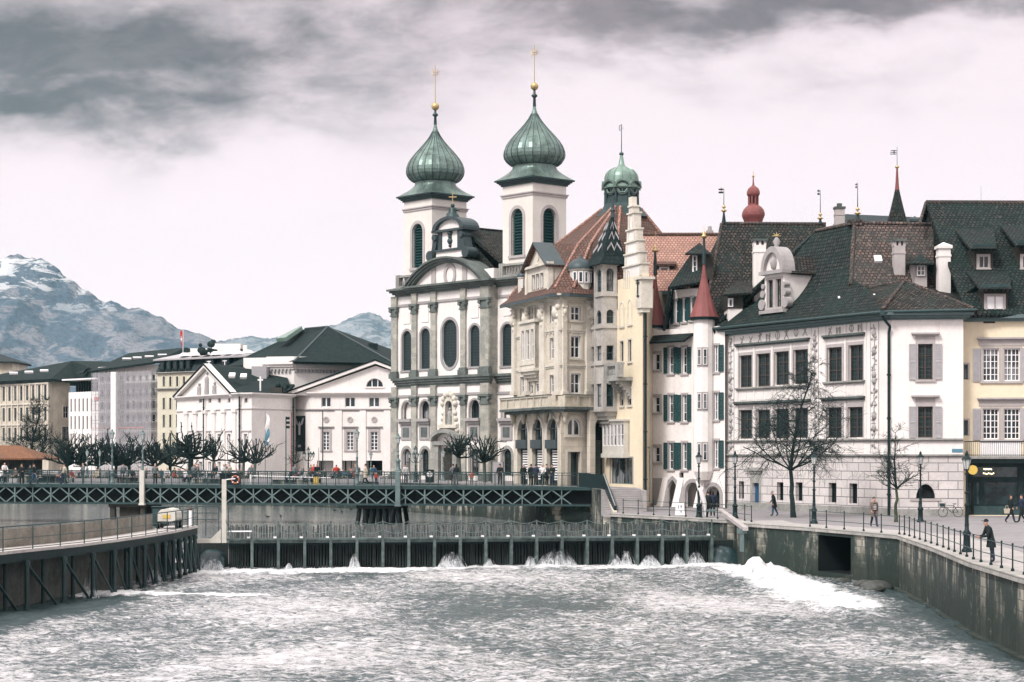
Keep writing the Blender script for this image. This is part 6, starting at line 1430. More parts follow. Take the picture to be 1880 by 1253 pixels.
for y0,y1 in((732,756),(764,788.5),(797,811)):
 for k in range(7):s=H2.L*(k+.62)/7.4;window(h2,H2,(s-.19,s+.19,zq(y1),zq(y0)),'rect','window_grey',1,1,'glass',0,wp,False,px=False,name='window')
mb=MB();wall(mb,H2,0,H2.L,PZ,zq(720),caps=False);block(mb,[H2.pt(.05,0,-.5),H2.pt(H2.L,0,-.5),H2.pt(H2.L,0,-12),H2.pt(.05,0,-12)],0,zq(720));mb.fbox(H2,0,H2.L,zq(720),zq(697),-8,-1.6);mb.build('wall',M[wp],h2)
mb=MB()
for k in range(12):a=.2+(H2.L-.4)*k/11;mb.fbox(H2,a-.06,a+.06,zq(719),zq(699),-1.55,-1.2)
mb.build('loggia_slats',M['dark_slate'],h2)
mb=MB();mb.fbox(H2,-1,H2.L+.3,zq(698),zq(695.5),-10,.6);mb.build('roof',M['white_paint'],h2)
H1=Face(-60,318,89,300);K1=Face(89,300,128,303);h1=thing('office_building','long grey stone office building with ribbon windows and dark roof, left edge','office building',H1.pt(14,PZ,-6));zp=lambda py:H1.Z(60,py)
for y0,y1 in((708,735),(748,773),(785,810)):
 for k in range(14):s=H1.L*(k+.5)/14;window(h1,H1,(s-.36,s+.36,zp(y1),zp(y0)),'rect','window_grey',1,2,'glass',.1,'pale_sandstone',False,px=False)
window(h1,K1,(116,746,126,768),'rect','white_paint',2,2,'glass',.12,'pale_sandstone',False);window(h1,K1,(114,784,126,810),'rect','window_grey',2,2,'glass',.12,'pale_sandstone',False)
zt1=zp(699)
for k in range(15):s=H1.L*k/14;mb=MB();mb.fbox(H1,s-.12,s+.12,zp(812),zp(704),-.05,.16);mb.build('fin',M['pale_sandstone'],h1)
for y in(704,741,779):mb=MB();mb.fbox(H1,0,H1.L,zp(y+2),zp(y),-.04,.2);mb.build('string_course',M['pale_sandstone'],h1)
mb=MB();wall(mb,H1,0,H1.L,PZ,zt1,caps=False);wall(mb,K1,0,K1.L,PZ,zt1,caps=False);block(mb,[H1.pt(0,0,-.5),H1.pt(H1.L,0,-.6),K1.pt(K1.L,0,-.5),K1.pt(K1.L,0,-14),H1.pt(0,0,-14)],0,zt1);mb.build('wall',M['sandstone'],h1)
mb=MB();A,B,C_=H1.pt(0,zt1+.1,1),K1.pt(-.4,zt1+.1,1.2),K1.pt(K1.L+1,zt1-.1,.8);r0,r1,r2=H1.pt(0,zp(676),-7),W(132,663,310),W(212,664,302)
mb.slab([A,B,r1,r0],.5);mb.slab([B,C_,W(188,684,296),r2,r1],.4);mb.slab([r0,r1,r2,Vector((-50,325,zt1)),H1.pt(0,zt1,-14)],.3);r1_=mb.build('roof',M['dark_slate'],h1)
for px,py,Y in((25,685,304.5),(53,683,302.5),(81,680.5,302)):skylight(r1_,px,py,Y,1.3,.3,30)
mb=MB();p=W(150,688,303);mb.prism(Face(138,300.5,164,300.5),[(0,ZY(685,300)),(2.2,ZY(676,300)),(1.9,ZY(676,300)),(1.2,ZY(686,300))],-1,.3);mb.build('roof_cut',M['slate'],r1_)
h0=thing('distant_tower_house','small grey tiled house top at the left edge under the mountain','house',G(8,330,PZ))
mb=MB();mb.box(W(-30,0,330).x,W(22,0,330).x,330,340,0,ZY(663,330));mb.build('wall',M['sandstone'],h0)
mb=MB();a,b=W(-34,664,329),W(26,664,329);q=W(-5,648,335);c,d=Vector((b.x,341,b.z)),Vector((a.x,341,a.z))
for e in((a,b),(b,c),(c,d),(d,a)):mb.slab([e[0],e[1],q],.3)
mb.build('roof',M['slate'],h0)
pv=thing('orange_roof_pavilion','low open pavilion with an orange tiled hip roof by the left bank','pavilion',G(20,236,PZ))
mb=MB();A,B=W(-60,842,234),W(67,842,234);zt=ZY(818,240);r0,r1=W(-40,818,240),W(36,818,240);c,d=Vector((B.x,246,B.z)),Vector((A.x,246,A.z))
mb.slab([A,B,r1,r0],.2);mb.slab([B,c,r1],.2);mb.slab([c,d,r0,r1],.2);mb.build('roof',M['orange_tiles'],pv)
for px in(-40,-10,15,40,60):
 for Y in(235,245):mb=MB();p=G(px,Y);mb.box(p.x-.12,p.x+.12,Y-.12,Y+.12,PZ-.4,A.z);mb.build('post',M['dark_wood'],pv)
mb=MB();mb.box(A.x+.6,B.x-.8,240,240.2,PZ,A.z);mb.build('back_wall',M['dark_wood'],pv)
# GROUND, WATER, QUAY
ZD,ZU=-2.8,-1.6
q_top=[(7.1,137.6),(14.6,124),(14.5,119.2),(17.4,113),(19.5,106.5),(20.7,102),(19.75,89),(18.6,77.2),(18.2,68.2),(17.6,45),(17.2,-20)]
def flat(name,pts,z,m,**kw):
 mb=MB();mb.poly([(x,y,z)for x,y in pts]);return mb.build(name,m,None,**kw)
brick('paving',(.265,.25,.255),(.22,.21,.215),(.17,.165,.165),1.1,.55,.012,moss=(.17,.165,.165),mossamt=.5,bump=.2,mscale=.25)
brick('kerb_stone',(.42,.395,.37),(.32,.31,.29),(.13,.13,.125),1.6,1.6,.02,moss=(.18,.19,.17),mossamt=.6,bump=.3,mscale=.8)
brick('slabs',(.40,.375,.36),(.34,.32,.31),(.22,.21,.205),.8,.8,.014,moss=(.26,.25,.24),mossamt=.5,bump=.2,mscale=.4)
flat('ground',[(-3000,6000),(-3000,300),(-80,262),(-52,240),(-37,222.5),(-22,212),(-13,199),(-2.9,178.5),(2.8,159.6),(6.8,158.3),(8,147.2),(9.9,147.4),(9.9,158.2),(60,158.2),(3000,300),(3000,6000)][::-1],PZ-.02,M['asphalt'],kind='structure')
quay=flat('quay',[(9.95,158),(9.95,147)]+[(8.2,143)]+q_top+[(120,-20),(120,158)],0.0,M['paving'],kind='structure')
nrm=[]
off=lambda p,q,r:None
def inset(line,d):
 out=[]
 for i,p in enumerate(line):
  a=Vector((*line[max(0,i-1)],0));b=Vector((*line[min(len(line)-1,i+1)],0));t=(b-a).normalized();n=Vector((-t.y,t.x,0));n=n if n.x+.3*n.y>0 else-n
  out.append((p[0]+n.x*d,p[1]+n.y*d))
 return out
pav_in=[(x,y)for x,y in inset(q_top,.62)]
mb=MB()
pv2=inset(q_top,3.4)
for i in range(1,len(q_top)-1):mb.poly([(*pav_in[i],.004),(*pv2[i],.004),(*pv2[i+1],.004),(*pav_in[i+1],.004)])
mb.build('pavement',M['slabs'],None,kind='structure')
def wallmat():
 """quay wall: pale stone stained dark green by the water, with run marks"""
 m=bpy.data.materials.new('quay_wall');m.use_nodes=True;t=NT(m.node_tree);bs=t.n['Principled BSDF']
 pos=t.new('ShaderNodeNewGeometry').outputs['Position'];uv=t.new('ShaderNodeTexCoord').outputs['UV']
 b=t.new('ShaderNodeTexBrick');t.l.new(uv,b.inputs['Vector']);b.inputs['Scale'].default_value=1;b.inputs['Brick Width'].default_value=.9;b.inputs['Row Height'].default_value=.4;b.inputs['Mortar Size'].default_value=.015
 b.inputs['Color1'].default_value=(.40,.375,.31,1);b.inputs['Color2'].default_value=(.16,.16,.135,1);b.inputs['Mortar'].default_value=(.07,.08,.07,1)
 n1=t.noise(t.map(pos,(1,1,.14)),1.0,7,.68,.25);n2=t.noise(pos,1.3,7,.72);n3=t.noise(t.map(pos,(1,1,.55)),.26,5,.65)
 sx=t.new('ShaderNodeSeparateXYZ');t.l.new(pos,sx.inputs[0])
 wet=t.step(t.math('ADD',sx.outputs[2],t.math('MULTIPLY',t.math('SUBTRACT',n2,.5),2.2)),-.35,-2.0)
 c=t.mix(t.math('MULTIPLY',t.step(n1,.44,.53),.96),b.outputs[0],(.014,.025,.023))
 c=t.mix(t.math('MULTIPLY',t.step(n3,.47,.54),.96),c,(.010,.024,.020))
 c=t.mix(t.math('MULTIPLY',wet,.93),c,(.007,.019,.013))
 c=t.mix(t.math('MULTIPLY',t.step(n2,.57,.70),.55),c,(.33,.32,.27))
 t.l.new(c,bs.inputs['Base Color']);bs.inputs['Roughness'].default_value=.85
 bn=t.new('ShaderNodeBump',i_0=.6,i_1=.08);t.l.new(t.math('ADD',n2,t.math('MULTIPLY',b.outputs['Fac'],-.4)),bn.inputs['Height']);t.l.new(bn.outputs[0],bs.inputs['Normal']);MATS['quay_wall']=m
wallmat()
qw=thing('quay_wall','tall stained stone quay wall with a dark square opening, along the right side','wall',(19.5,106,ZD))
opn=(.38,.78)
mb=MB();fine=[]
for i in range(len(q_top)-1):
 (x0,y0),(x1,y1)=q_top[i],q_top[i+1];e=Vector((x1-x0,y1-y0,0));L=e.length;u=e/L;n=Vector((u.y,-u.x,0));n=n if n.x<0 or n.y<-.5 else-n
 XF=Face.__new__(Face);XF.o=Vector((x0,y0,0));XF.u=u;XF.n=n;XF.L=L;XF.holes=[]
 if i==3:
  s0,s1=XF.S(1502),XF.S(1562);XF.holes.append((s0,min(s1,L-.02),ZD+.35,-.35,'rect'));cul=(XF,s0,min(s1,L-.02))
 wall(mb,XF,0,L,ZD-1.5,-.16,depth=6,caps=False,mr=1)  # inner sides of the opening coloured black in place of shade
 mb.fbox(XF,-.05,L+.05,ZD-1.4,ZD+.05,-.1,.3)
quay_body=mb.build('wall',[M['quay_wall'],M['black']],qw)
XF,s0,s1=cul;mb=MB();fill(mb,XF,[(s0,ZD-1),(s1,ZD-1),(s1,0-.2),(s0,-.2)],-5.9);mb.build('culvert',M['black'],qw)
mb=MB()
for i in range(len(q_top)-1):
 a,b=q_top[i],q_top[i+1];ai,bi=pav_in[i],pav_in[i+1];ao,bo=inset(q_top,-.12)[i],inset(q_top,-.12)[i+1]
 mb.hexa([(*ao,-.16),(*bo,-.16),(*bi,-.16),(*ai,-.16),(*ao,.06),(*bo,.06),(*bi,.06),(*ai,.06)])
mb.build('coping',M['kerb_stone'],qw)
def quay_rail(line,step,name,label,h=1.05,m='dark_iron',rails=(1.0,.5)):
 L0=[Vector((*p,0))for p in line];r=thing(name,label,'railing',L0[len(L0)//2])
 acc=0;pts=[]
 for a,b in zip(L0,L0[1:]):
  L=(b-a).length;k=acc
  while k<L:pts.append(a+(b-a)*(k/L));k+=step
  acc=k-L
 pts.append(L0[-1])
 for p in pts:
  mb=MB();mb.tube(p+Vector((0,0,.05)),p+Vector((0,0,h)),.030,.027,6);mb.ball(p+Vector((0,0,h+.02)),.045,6);mb.tube(p+Vector((0,0,.05)),p+Vector((0,0,.16)),.07,.06,6);mb.build('post',M[m],r)
 for zz in rails:
  mb=MB();mb.path([p+Vector((0,0,h*zz-.04))for p in pts],.020,5);mb.build('rail',M['grey_iron'],r)
 return r
ins=inset(q_top,.3)
quay_rail(ins[5:10],1.95,'quay_railing','dark iron railing on top of the stained quay wall at the right')
quay_rail([ins[3],(18.6,110),ins[4],ins[5]],2.2,'quay_railing','dark iron railing above the square opening in the quay wall')
quay_rail([(8.0,137.2),(12.2,129.6),ins[1],(15.2,121)],2.0,'quay_railing','thin railing on the quay in front of the white turret house')
def watermat(name,deep,pale,sc,bmp,rough=.12,stretch=(.55,1.15,1)):
 m=bpy.data.materials.new(name);m.use_nodes=True;t=NT(m.node_tree);bs=t.n['Principled BSDF']
 pos=t.new('ShaderNodeNewGeometry').outputs['Position']
 p1=t.map(pos,stretch);a=t.noise(p1,sc,7,.66,.7);b=t.noise(p1,sc*3.6,5,.65,.4);big=t.noise(t.map(pos,(1,.6,1)),.10,4,.55,.5)
 c=deep;fm=None
 if pale:
  att=t.new('ShaderNodeAttribute',attribute_name='foam').outputs['Fac'];f=t.noise(t.map(pos,(.8,.55,1)),1.3,8,.75,1.0)
  fm=t.step(t.math('ADD',att,t.math('MULTIPLY',t.math('SUBTRACT',f,.5),1.7)),.36,1.0)
  k=t.math('ADD',t.math('ADD',t.math('MULTIPLY',a,.62),t.math('MULTIPLY',b,.30)),t.math('ADD',t.math('MULTIPLY',t.math('SUBTRACT',big,.5),.42),t.math('MULTIPLY',t.math('MINIMUM',att,0.0),.5)))  # foam below zero darkens the water colour as painted shade
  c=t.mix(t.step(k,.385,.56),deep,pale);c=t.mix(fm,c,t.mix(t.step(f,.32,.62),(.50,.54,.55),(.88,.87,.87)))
  t.l.new(c,bs.inputs['Base Color']);t.l.new(t.math('ADD',rough,t.math('MULTIPLY',fm,.6)),bs.inputs['Roughness'])
 else:bs.inputs['Base Color'].default_value=(*deep,1);bs.inputs['Roughness'].default_value=rough
 bs.inputs['IOR'].default_value=1.33;bs.inputs['Specular IOR Level'].default_value=.5
 h=t.math('ADD',t.math('MULTIPLY',a,.7),t.math('MULTIPLY',b,.3))
 bn=t.new('ShaderNodeBump',i_0=1.0,i_1=bmp);t.l.new(h,bn.inputs['Height']);t.l.new(bn.outputs[0],bs.inputs['Normal']);MATS[name]=m;return m
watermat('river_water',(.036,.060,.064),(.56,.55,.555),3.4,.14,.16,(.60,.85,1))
watermat('calm_water',(.19,.205,.205),None,.9,.06,.06,(.45,1.0,1))
WF=Face(462.5,119.4,1303.5,123.6)
wx0=WF.S(352)
jet=[(-30,60),(-24.6,80),(-22.7,88.6),(-21.3,94),(-20.5,99),(-19.9,104),(-19.45,110),(-19.35,117.6)]
def jx(y):
 for(a,b),(c,d)in zip(jet,jet[1:]):
  if b<=y<=d:return a+(c-a)*(y-b)/(d-b)
 return jet[0][0]if y<jet[0][1]else jet[-1][0]
def qx(y):
 for(a,b),(c,d)in zip(q_top[2:],q_top[3:]):
  if d<=y<=b:return c+(a-c)*(y-d)/(b-d)
 return 18
def weirY(x):return WF.o.y+(x-WF.o.x)*WF.u.y/WF.u.x
spouts=[(827,1.1,1.1),(895,.45,.55),(972,.5,.7),(1020,1.7,1.35),(1128,.5,.75),(1147,.5,1.2),(1190,.9,.7),(1240,.6,.75),(1275,.8,.9),(530,.3,.35),(650,.5,.9)]
spx=[(WF.pt(WF.S(p),0,.6),a,b)for p,a,b in spouts]+[(WF.pt(WF.S(392),0,1.0),.9,.75),(WF.pt(WF.S(376),0,.8),.5,.6),(Vector((-21.2,95.6,0)),.45,1.7),(Vector((-20.2,107.5,0)),.5,1.3)]
def surf(x,y):
 """height and foam of the lower water; foam below zero is painted shade"""
 n_=lambda f,g,o:1-abs(noise.noise(Vector((x*f+o,y*g,o))))*2
 v=noise.noise(Vector((x*.32,y*.3,0)))*.13+n_(.8,.62,5)*.085+n_(1.9,1.5,11)*.05+noise.noise(Vector((x*3.3,y*2.6,7)))*.03-.07
 d=weirY(x)-y;px=x/max(y,1)*FPX+CX
 dep=7.5 if px<780 else 3.2+1.2*noise.noise(Vector((x*.2,1,1)))
 if 780<=px<900:dep=7.5-4.3*(px-780)/120
 if px>1040:dep=4.5+2*(px-1040)/260
 foam=max(0,min(1,2.0*(1-(d-.8*noise.noise(Vector((x*.5,y*.2,9))))/dep)))*(.92 if px<780 or px>1130 else .72)if d>-1 else .6
 ex,ey=x-15.0,y-116.5
 boil=max(0,1-sqrt((ex/2.2)**2+(ey/3.6)**2))
 tx=x-(14.4+.045*(118-y));wd=3.3+max(0,118-y)*.012
 if y<92:wd-=(92-y)*.22
 tail=max(0,min(1,1.5*(1-abs(tx+.7*noise.noise(Vector((y*.18,3,3))))/max(.2,wd))))*max(0,min(1,(y-80)/12))
 foam=max(foam,boil*1.3,tail*.93)
 yc=98.2-.05*(x+20)+.5*sin(x*.6)
 st=max(0,min(1,1.8*(1-abs(y-yc)/(2.1-.09*(x+20)))))*max(0,min(1,(-10.8-x)/2.5))
 foam=max(foam,st*.9,max(0,1-abs(x+20.2)/1.4)*max(0,1-abs(y-98.6)/2.4)*1.2)
 foam=max(foam,.12+.26*noise.noise(Vector((x*.09,y*.07,4)))+.10*noise.noise(Vector((x*.5,y*.4,8))))
 foam=max(foam,.26*max(0,1-((x+9)/11)**2-((y-66)/17)**2)+.2*noise.noise(Vector((x*.22,y*.16,14))))
 foam=max(foam,min(.36,max(0,noise.noise(Vector((x*.55,y*.05,31)))-.08)*1.6)*max(0,min(1,(y-78)/30)))
 foam-=max(0,1-max(0,x-jx(y)-.5)/(4.5+2*noise.noise(Vector((x*.2,y*.2,20)))))*.75*max(0,min(1,(103-y)/8))*(0 if st>.3 else 1)  # shade and reflection beside the walkway, painted as darker water
 foam-=max(0,1-max(0,qx(y)-x)/(2.2+1.2*noise.noise(Vector((y*.3,2,20)))))*.6*(1 if y<104 else 0)  # dark reflection of the quay wall, painted into the water colour
 return ZD+v*(1+tail*.6+boil*1.5)+boil*1.0*(.55+.8*noise.noise(Vector((x*1.1,y*1.1,2)))+.18*noise.noise(Vector((x*4.5,y*4.5,5))))+tail*.09*(1+noise.noise(Vector((x*1.1,y*.8,6)))),foam
mb=MB();rows=[];fo=[]
y=44.0;ys=[]
while y<124.5:ys.append(y);y+=.13+.0022*(y-44)
nx=300
for y in ys:
 xa,xb=jx(y)-3.0,qx(y)+.5 if y<119 else 15.5;row=[]
 for i in range(nx+1):
  x=xa+(xb-xa)*i/nx;z,f=surf(x,y);row.append((x,y,z));fo.append(f)
 rows.append(row)
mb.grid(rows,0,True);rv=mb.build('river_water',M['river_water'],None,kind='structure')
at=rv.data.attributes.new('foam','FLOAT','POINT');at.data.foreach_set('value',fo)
flat('river_bed',[(-140,-30),(40,-30),(40,130),(-140,130)],ZD-.5,M['dark_stone'],kind='structure')
up=[(x-1.6,y)for x,y in jet]+[(WF.pt(wx0,0,-.7).x,WF.pt(wx0,0,-.7).y),(WF.pt(WF.L+1,0,-.7).x,WF.pt(WF.L+1,0,-.7).y),(15.2,124.5),(7.5,138.5),(8.2,150),(7.5,160),(-1,180),(-12,203),(-36,226),(-80,266),(-400,330),(-400,20),(-60,20)]
mb=MB();mb.poly([(x,y,ZU)for x,y in up]);mb.build('upper_water',M['calm_water'],None,kind='structure')
def sprayquad():pass
spm=bpy.data.materials.new('spray');spm.use_nodes=True;t=NT(spm.node_tree);bs=t.n['Principled BSDF'];bs.inputs['Base Color'].default_value=(.72,.75,.77,1);bs.inputs['Roughness'].default_value=.6
pos=t.new('ShaderNodeNewGeometry').outputs['Position'];nn=t.noise(t.map(pos,(3,3,.7)),1.8,5,.7);tr=t.new('ShaderNodeBsdfTransparent');mx_=t.new('ShaderNodeMixShader');sx=t.new('ShaderNodeSeparateXYZ');t.l.new(pos,sx.inputs[0])
t.l.new(t.step(t.math('ADD',nn,t.math('MULTIPLY',t.math('ADD',sx.outputs[2],2.3),-.30)),.36,1.0),mx_.inputs[0]);t.l.new(tr.outputs[0],mx_.inputs[1]);t.l.new(bs.outputs[0],mx_.inputs[2]);t.l.new(mx_.outputs[0],t.n['Material Output'].inputs[0]);MATS['spray']=spm
mb=MB();rnd=random.Random(11)
for p,w_,h_ in spx:
 rows=[]
 for j in range(7):
  t_=j/6;rows.append([p+WF.u*(w_*.8*t_**.8*cos(2*pi*i/20)+rnd.uniform(-.03,.03))+WF.n*(t_*w_*.5*sin(2*pi*i/20)+.1*t_-.2)+Vector((0,0,ZD-p.z+h_*(1-t_**1.4)))for i in range(20)])
 mb.grid(rows,0,True,True)
 for k in range(int(16+24*w_)):
  u0=rnd.uniform(-.06,.06);e=rnd.gauss(0,.42)*w_;hh=h_*rnd.uniform(.55,1.05);out=rnd.uniform(.15,.9);pts=[]
  for i in range(7):t_=i/6;pts.append(p+WF.u*(u0+e*t_)+WF.n*(out*t_-.25)+Vector((0,0,ZD-p.z+hh*(1-t_**1.9)-.05)))
  for i in range(6):mb.tube(pts[i],pts[i+1],.006+.012*i/6,.006+.012*(i+1)/6,4,0,False)
 for k in range(14):q=p+WF.u*rnd.gauss(0,.5)*w_+WF.n*rnd.uniform(0,.8);mb.ball(Vector((q.x,q.y,ZD+rnd.uniform(0,.1))),rnd.uniform(.02,.06),6)
mb.build('weir_spray',M['spray'],None,kind='stuff')
wt=bpy.data.materials.new('falling_water');wt.use_nodes=True;t=NT(wt.node_tree);bs=t.n['Principled BSDF'];uvn=t.new('ShaderNodeNewGeometry').outputs['Position']
c=t.mix(t.step(t.noise(t.map(uvn,(3,3,.3)),1.0,4,.6),.52,.75),(.012,.032,.036),(.12,.16,.17));t.l.new(c,bs.inputs['Base Color']);bs.inputs['Roughness'].default_value=.45;MATS['falling_water']=wt
for a,b,nm_,lab in((1307,1352,'water_chute','right'),(368,412,'water_chute','left')):
 mb=MB();rows=[];s0,s1=WF.S(a),WF.S(b)
 for j in range(9):
  t_=j/8;rows.append([WF.pt(s0+(s1-s0)*i/8,-1.62-1.3*t_**1.8+.06*sin(i*1.7+j)*t_-.25*abs(i/4-1)**3,-.46+1.7*t_)for i in range(9)])
 mb.grid(rows);mb.build(nm_,M['falling_water'],None,kind='stuff')
# NEEDLE WEIR
mat('weir_post',(.085,.115,.11),rough=.6,var=.5,scale=2.5,streak=.6)
wr=thing('needle_weir','low weir of dark upright boards with chain hung posts across the river','weir',WF.pt(WF.L/2,ZD,0))
zw=-.90;nb=18;bw=WF.L/nb
npl=bpy.data.materials.new('weir_boards');npl.use_nodes=True;t=NT(npl.node_tree);bs=t.n['Principled BSDF'];pos=t.new('ShaderNodeNewGeometry').outputs['Position']
sx=t.new('ShaderNodeSeparateXYZ');t.l.new(pos,sx.inputs[0]);nn=t.noise(t.map(pos,(6,6,.35)),1.2,5,.7);hz=t.step(sx.outputs[2],-1.3,-.75)
c=t.mix(t.step(nn,.5,.7),(.006,.014,.014),(.035,.048,.042));c2=t.mix(t.step(nn,.42,.6),(.014,.026,.026),(.11,.12,.113));t.l.new(t.mix(hz,c,c2),bs.inputs['Base Color']);bs.inputs['Roughness'].default_value=.7;MATS['weir_boards']=npl
rnd=random.Random(21)
a0=WF.S(420)
bays=[(-(k+1)*bw+0,-k*bw)for k in range(0,1)]+[(k*bw,(k+1)*bw)for k in range(nb)]
for s0,s1 in[(a0,0)]+[(k*bw,(k+1)*bw)for k in range(nb)]:
 mb=MB();s=s0+.03
 while s<s1-.04:
  w_=rnd.uniform(.085,.115);tp=-.12+rnd.uniform(-.10,.06)-(.0 if rnd.random()>.06 else .4);e=rnd.uniform(-.03,.03)
  mb.hexa([WF.pt(s,ZD-.6,-.15+.06),WF.pt(s+w_,ZD-.6,-.15+.06),WF.pt(s+w_,ZD-.6,-.25),WF.pt(s,ZD-.6,-.25),WF.pt(s+e+.05,tp,-.62),WF.pt(s+w_+e+.05,tp,-.62),WF.pt(s+w_+e+.05,tp,-.72),WF.pt(s+e+.05,tp,-.72)])
  s+=w_+(rnd.uniform(.015,.04)if rnd.random()<.35 else rnd.uniform(.05,.09))
 mb.build('needle_boards',M['weir_boards'],wr)
mb=MB();mb.fbox(WF,WF.S(340),a0-.01,ZD-1,zw-.3,-1.0,-.45);mb.build('gate_boards',M['weir_boards'],wr);mb=MB();mb.fbox(WF,WF.L+.05,WF.S(1372),ZD-1,zw-.35,-1.0,-.45);mb.build('gate_boards',M['weir_boards'],wr)
mb=MB();mb.fbox(WF,a0,WF.L+.3,ZD-1,zw-.33,-.95,-.75);mb.build('sill_wall',M['black'],wr)
mb=MB();mb.fbox(WF,a0-.3,WF.L+.2,zw-.12,zw,-.1,.55);mb.fbox(WF,a0,WF.L+.1,zw-.3,zw-.122,.3,.42);wk=mb.build('walkway',M['weir_post'],wr)
mb=MB();mb.fbox(WF,a0,WF.L,zw-.45,zw-.3,-.35,-.05);mb.build('needle_beam',M['dark_iron'],wr)
for k in range(nb+1):
 s=k*bw;mb=MB()
 mb.fbox(WF,s-.09,s+.09,ZD-.8,zw-.12,.30,.56);mb.fbox(WF,s-.05,s+.05,zw,zw+.98,.42,.48);mb.tube(WF.pt(s,zw+.98,.45),WF.pt(s,zw+1.06,.45),.06,.04,6)
 mb.hexa([WF.pt(s-.06,ZD-.8,.2),WF.pt(s+.06,ZD-.8,.2),WF.pt(s+.06,ZD-.8,-.5),WF.pt(s-.06,ZD-.8,-.5),WF.pt(s-.06,zw-.13,.2),WF.pt(s+.06,zw-.13,.2),WF.pt(s+.06,zw-.13,-.2),WF.pt(s-.06,zw-.13,-.2)])
 p=mb.build('post',M['weir_post'],wr)
 mb=MB();mb.fbox(WF,s-.3,s-.12,zw,zw+.1,.3,.5);mb.build('latch',M['white_paint'],p)
 if k<nb:
  for hh_ in(1.02,.48):
   mb=MB();sag=.20 if hh_<.6 else .17;pts=[WF.pt(s+bw*i/10,zw+hh_-sag*(1-(2*i/10-1)**2)*rnd.uniform(.9,1.1),.45)for i in range(11)];mb.path(pts,.021,4);mb.build('chain',M['pale_iron'],wr)
gt=thing('gate_gantry','cream painted L-shaped steel gantry post over the left end of the weir','gantry',WF.pt(WF.S(411),zw,.6))
s=WF.S(411.5);mb=MB();mb.fbox(WF,s-.14,s+.14,zw-.25,WF.Z(411,880),.6,.9);mb.build('mast',M['cream_paint'],gt)
mb=MB();mb.fbox(WF,WF.S(360),s-.202,zw-.25,zw-.0,.62,.93);mb.prism(WF,[(s-.8,zw),(s-.202,zw),(s-.202,zw+.6)],.64,.9);mb.build('beam',M['cream_paint'],gt)
mb=MB();mb.fbox(WF,s+.202,WF.S(462),zw+.42,zw+.5,.7,.78);mb.tube(WF.pt(s,WF.Z(411,881),.78),WF.pt(WF.S(432),WF.Z(432,879),.78),.035,.035,5);mb.build('arm',M['white_paint'],gt)
sl_=thing('sluice_beam','sloping concrete beam at the right end of the weir, against the quay','beam',(14.6,121,0))
p0,p1=W(1322,940,128),W(1369,975,116.5);mb=MB();d=(p1-p0);sd=Vector((d.y,-d.x,0)).normalized()*.16;upv=Vector((0,0,.22));mb.hexa([p0-sd,p0+sd,p1+sd,p1-sd,p0-sd+upv,p0+sd+upv,p1+sd+upv,p1-sd+upv]);mb.build('beam',M['pale_paving'],sl_)
mb=MB();a,b=W(1296,939,128),W(1324,939,128);mb.hexa([a,b,b+Vector((0,.2,0)),a+Vector((0,.2,0))]+[q+Vector((0,0,.12))for q in(a,b,b+Vector((0,.2,0)),a+Vector((0,.2,0)))]);c=W(1362,995,117);mb.box(c.x-.12,c.x+.12,116.9,117.1,c.z-.6,c.z+.7);mb.box(c.x-.3,c.x+.3,116.85,117.15,c.z+.5,c.z+.8);mb.build('bracket',M['pale_iron'],sl_)
mat('shaded_plank',(.085,.092,.082),rough=.8,var=.45,scale=.9,streak=.7,tint=(.3,.36,.34))  # weathered boards, coloured darker for the shade below the deck
# WALKWAY JETTY ON THE LEFT
jt=thing('weir_walkway','long curved timber walkway on steel legs with a board fence, left side','walkway',(-20.5,99,ZD))
JP=[Vector((x,y,0))for x,y in jet];zj=-.04
def nrm2(i):a,b=JP[max(0,i-1)],JP[min(len(JP)-1,i+1)];t=(b-a).normalized();return Vector((-t.y,t.x,0))
jl=[JP[i]+nrm2(i)*1.7 for i in range(len(JP))];h=lambda p,z:Vector((p.x,p.y,z))
mb=MB()
for i in range(len(JP)-1):mb.hexa([h(JP[i],zj-.14),h(JP[i+1],zj-.14),h(jl[i+1],zj-.14),h(jl[i],zj-.14),h(JP[i],zj),h(JP[i+1],zj),h(jl[i+1],zj),h(jl[i],zj)])
mb.build('deck',M['deck_plank'],jt)
mb=MB()
for i in range(len(JP)-1):
 for o,z0,z1 in((.05,zj-.55,zj-.14),(1.1,zj-.55,zj-.14)):
  a,b=JP[i]+nrm2(i)*o,JP[i+1]+nrm2(i+1)*o;c,d=a+nrm2(i)*.14,b+nrm2(i+1)*.14
  mb.hexa([h(a,z0),h(b,z0),h(d,z0),h(c,z0),h(a,z1),h(b,z1),h(d,z1),h(c,z1)])
mb.build('girder',M['dark_iron'],jt)
mb=MB()
def along(off,z0,z1,tilt=0,step=.22,gap=.02,ylim=None):
 for i in range(1,len(JP)-1):
  a,b=JP[i]+nrm2(i)*off,JP[i+1]+nrm2(i+1)*off;L=(b-a).length;n=int(L/step);u=(b-a)/L;nn=nrm2(i)
  for k in range(n):
   if ylim and a.y+(b.y-a.y)*k/n>ylim:continue
   p,q=a+u*(k*L/n),a+u*((k+1)*L/n-gap);jz=rnd.uniform(-.02,.02)
   mb.hexa([h(p,z0),h(q,z0),h(q+nn*.05,z0),h(p+nn*.05,z0),h(p-nn*tilt,z1+jz),h(q-nn*tilt,z1+jz),h(q-nn*(tilt-.05),z1+jz),h(p-nn*(tilt-.05),z1+jz)])
along(1.71,zj-.1,zj+.86,0,.2,.015,112);mb.build('board_fence',M['plank'],jt)
mb=MB();along(1.5,ZD-.3,zj-.5,0,.3,.008);mb.build('retaining_boards',M['shaded_plank'],jt)
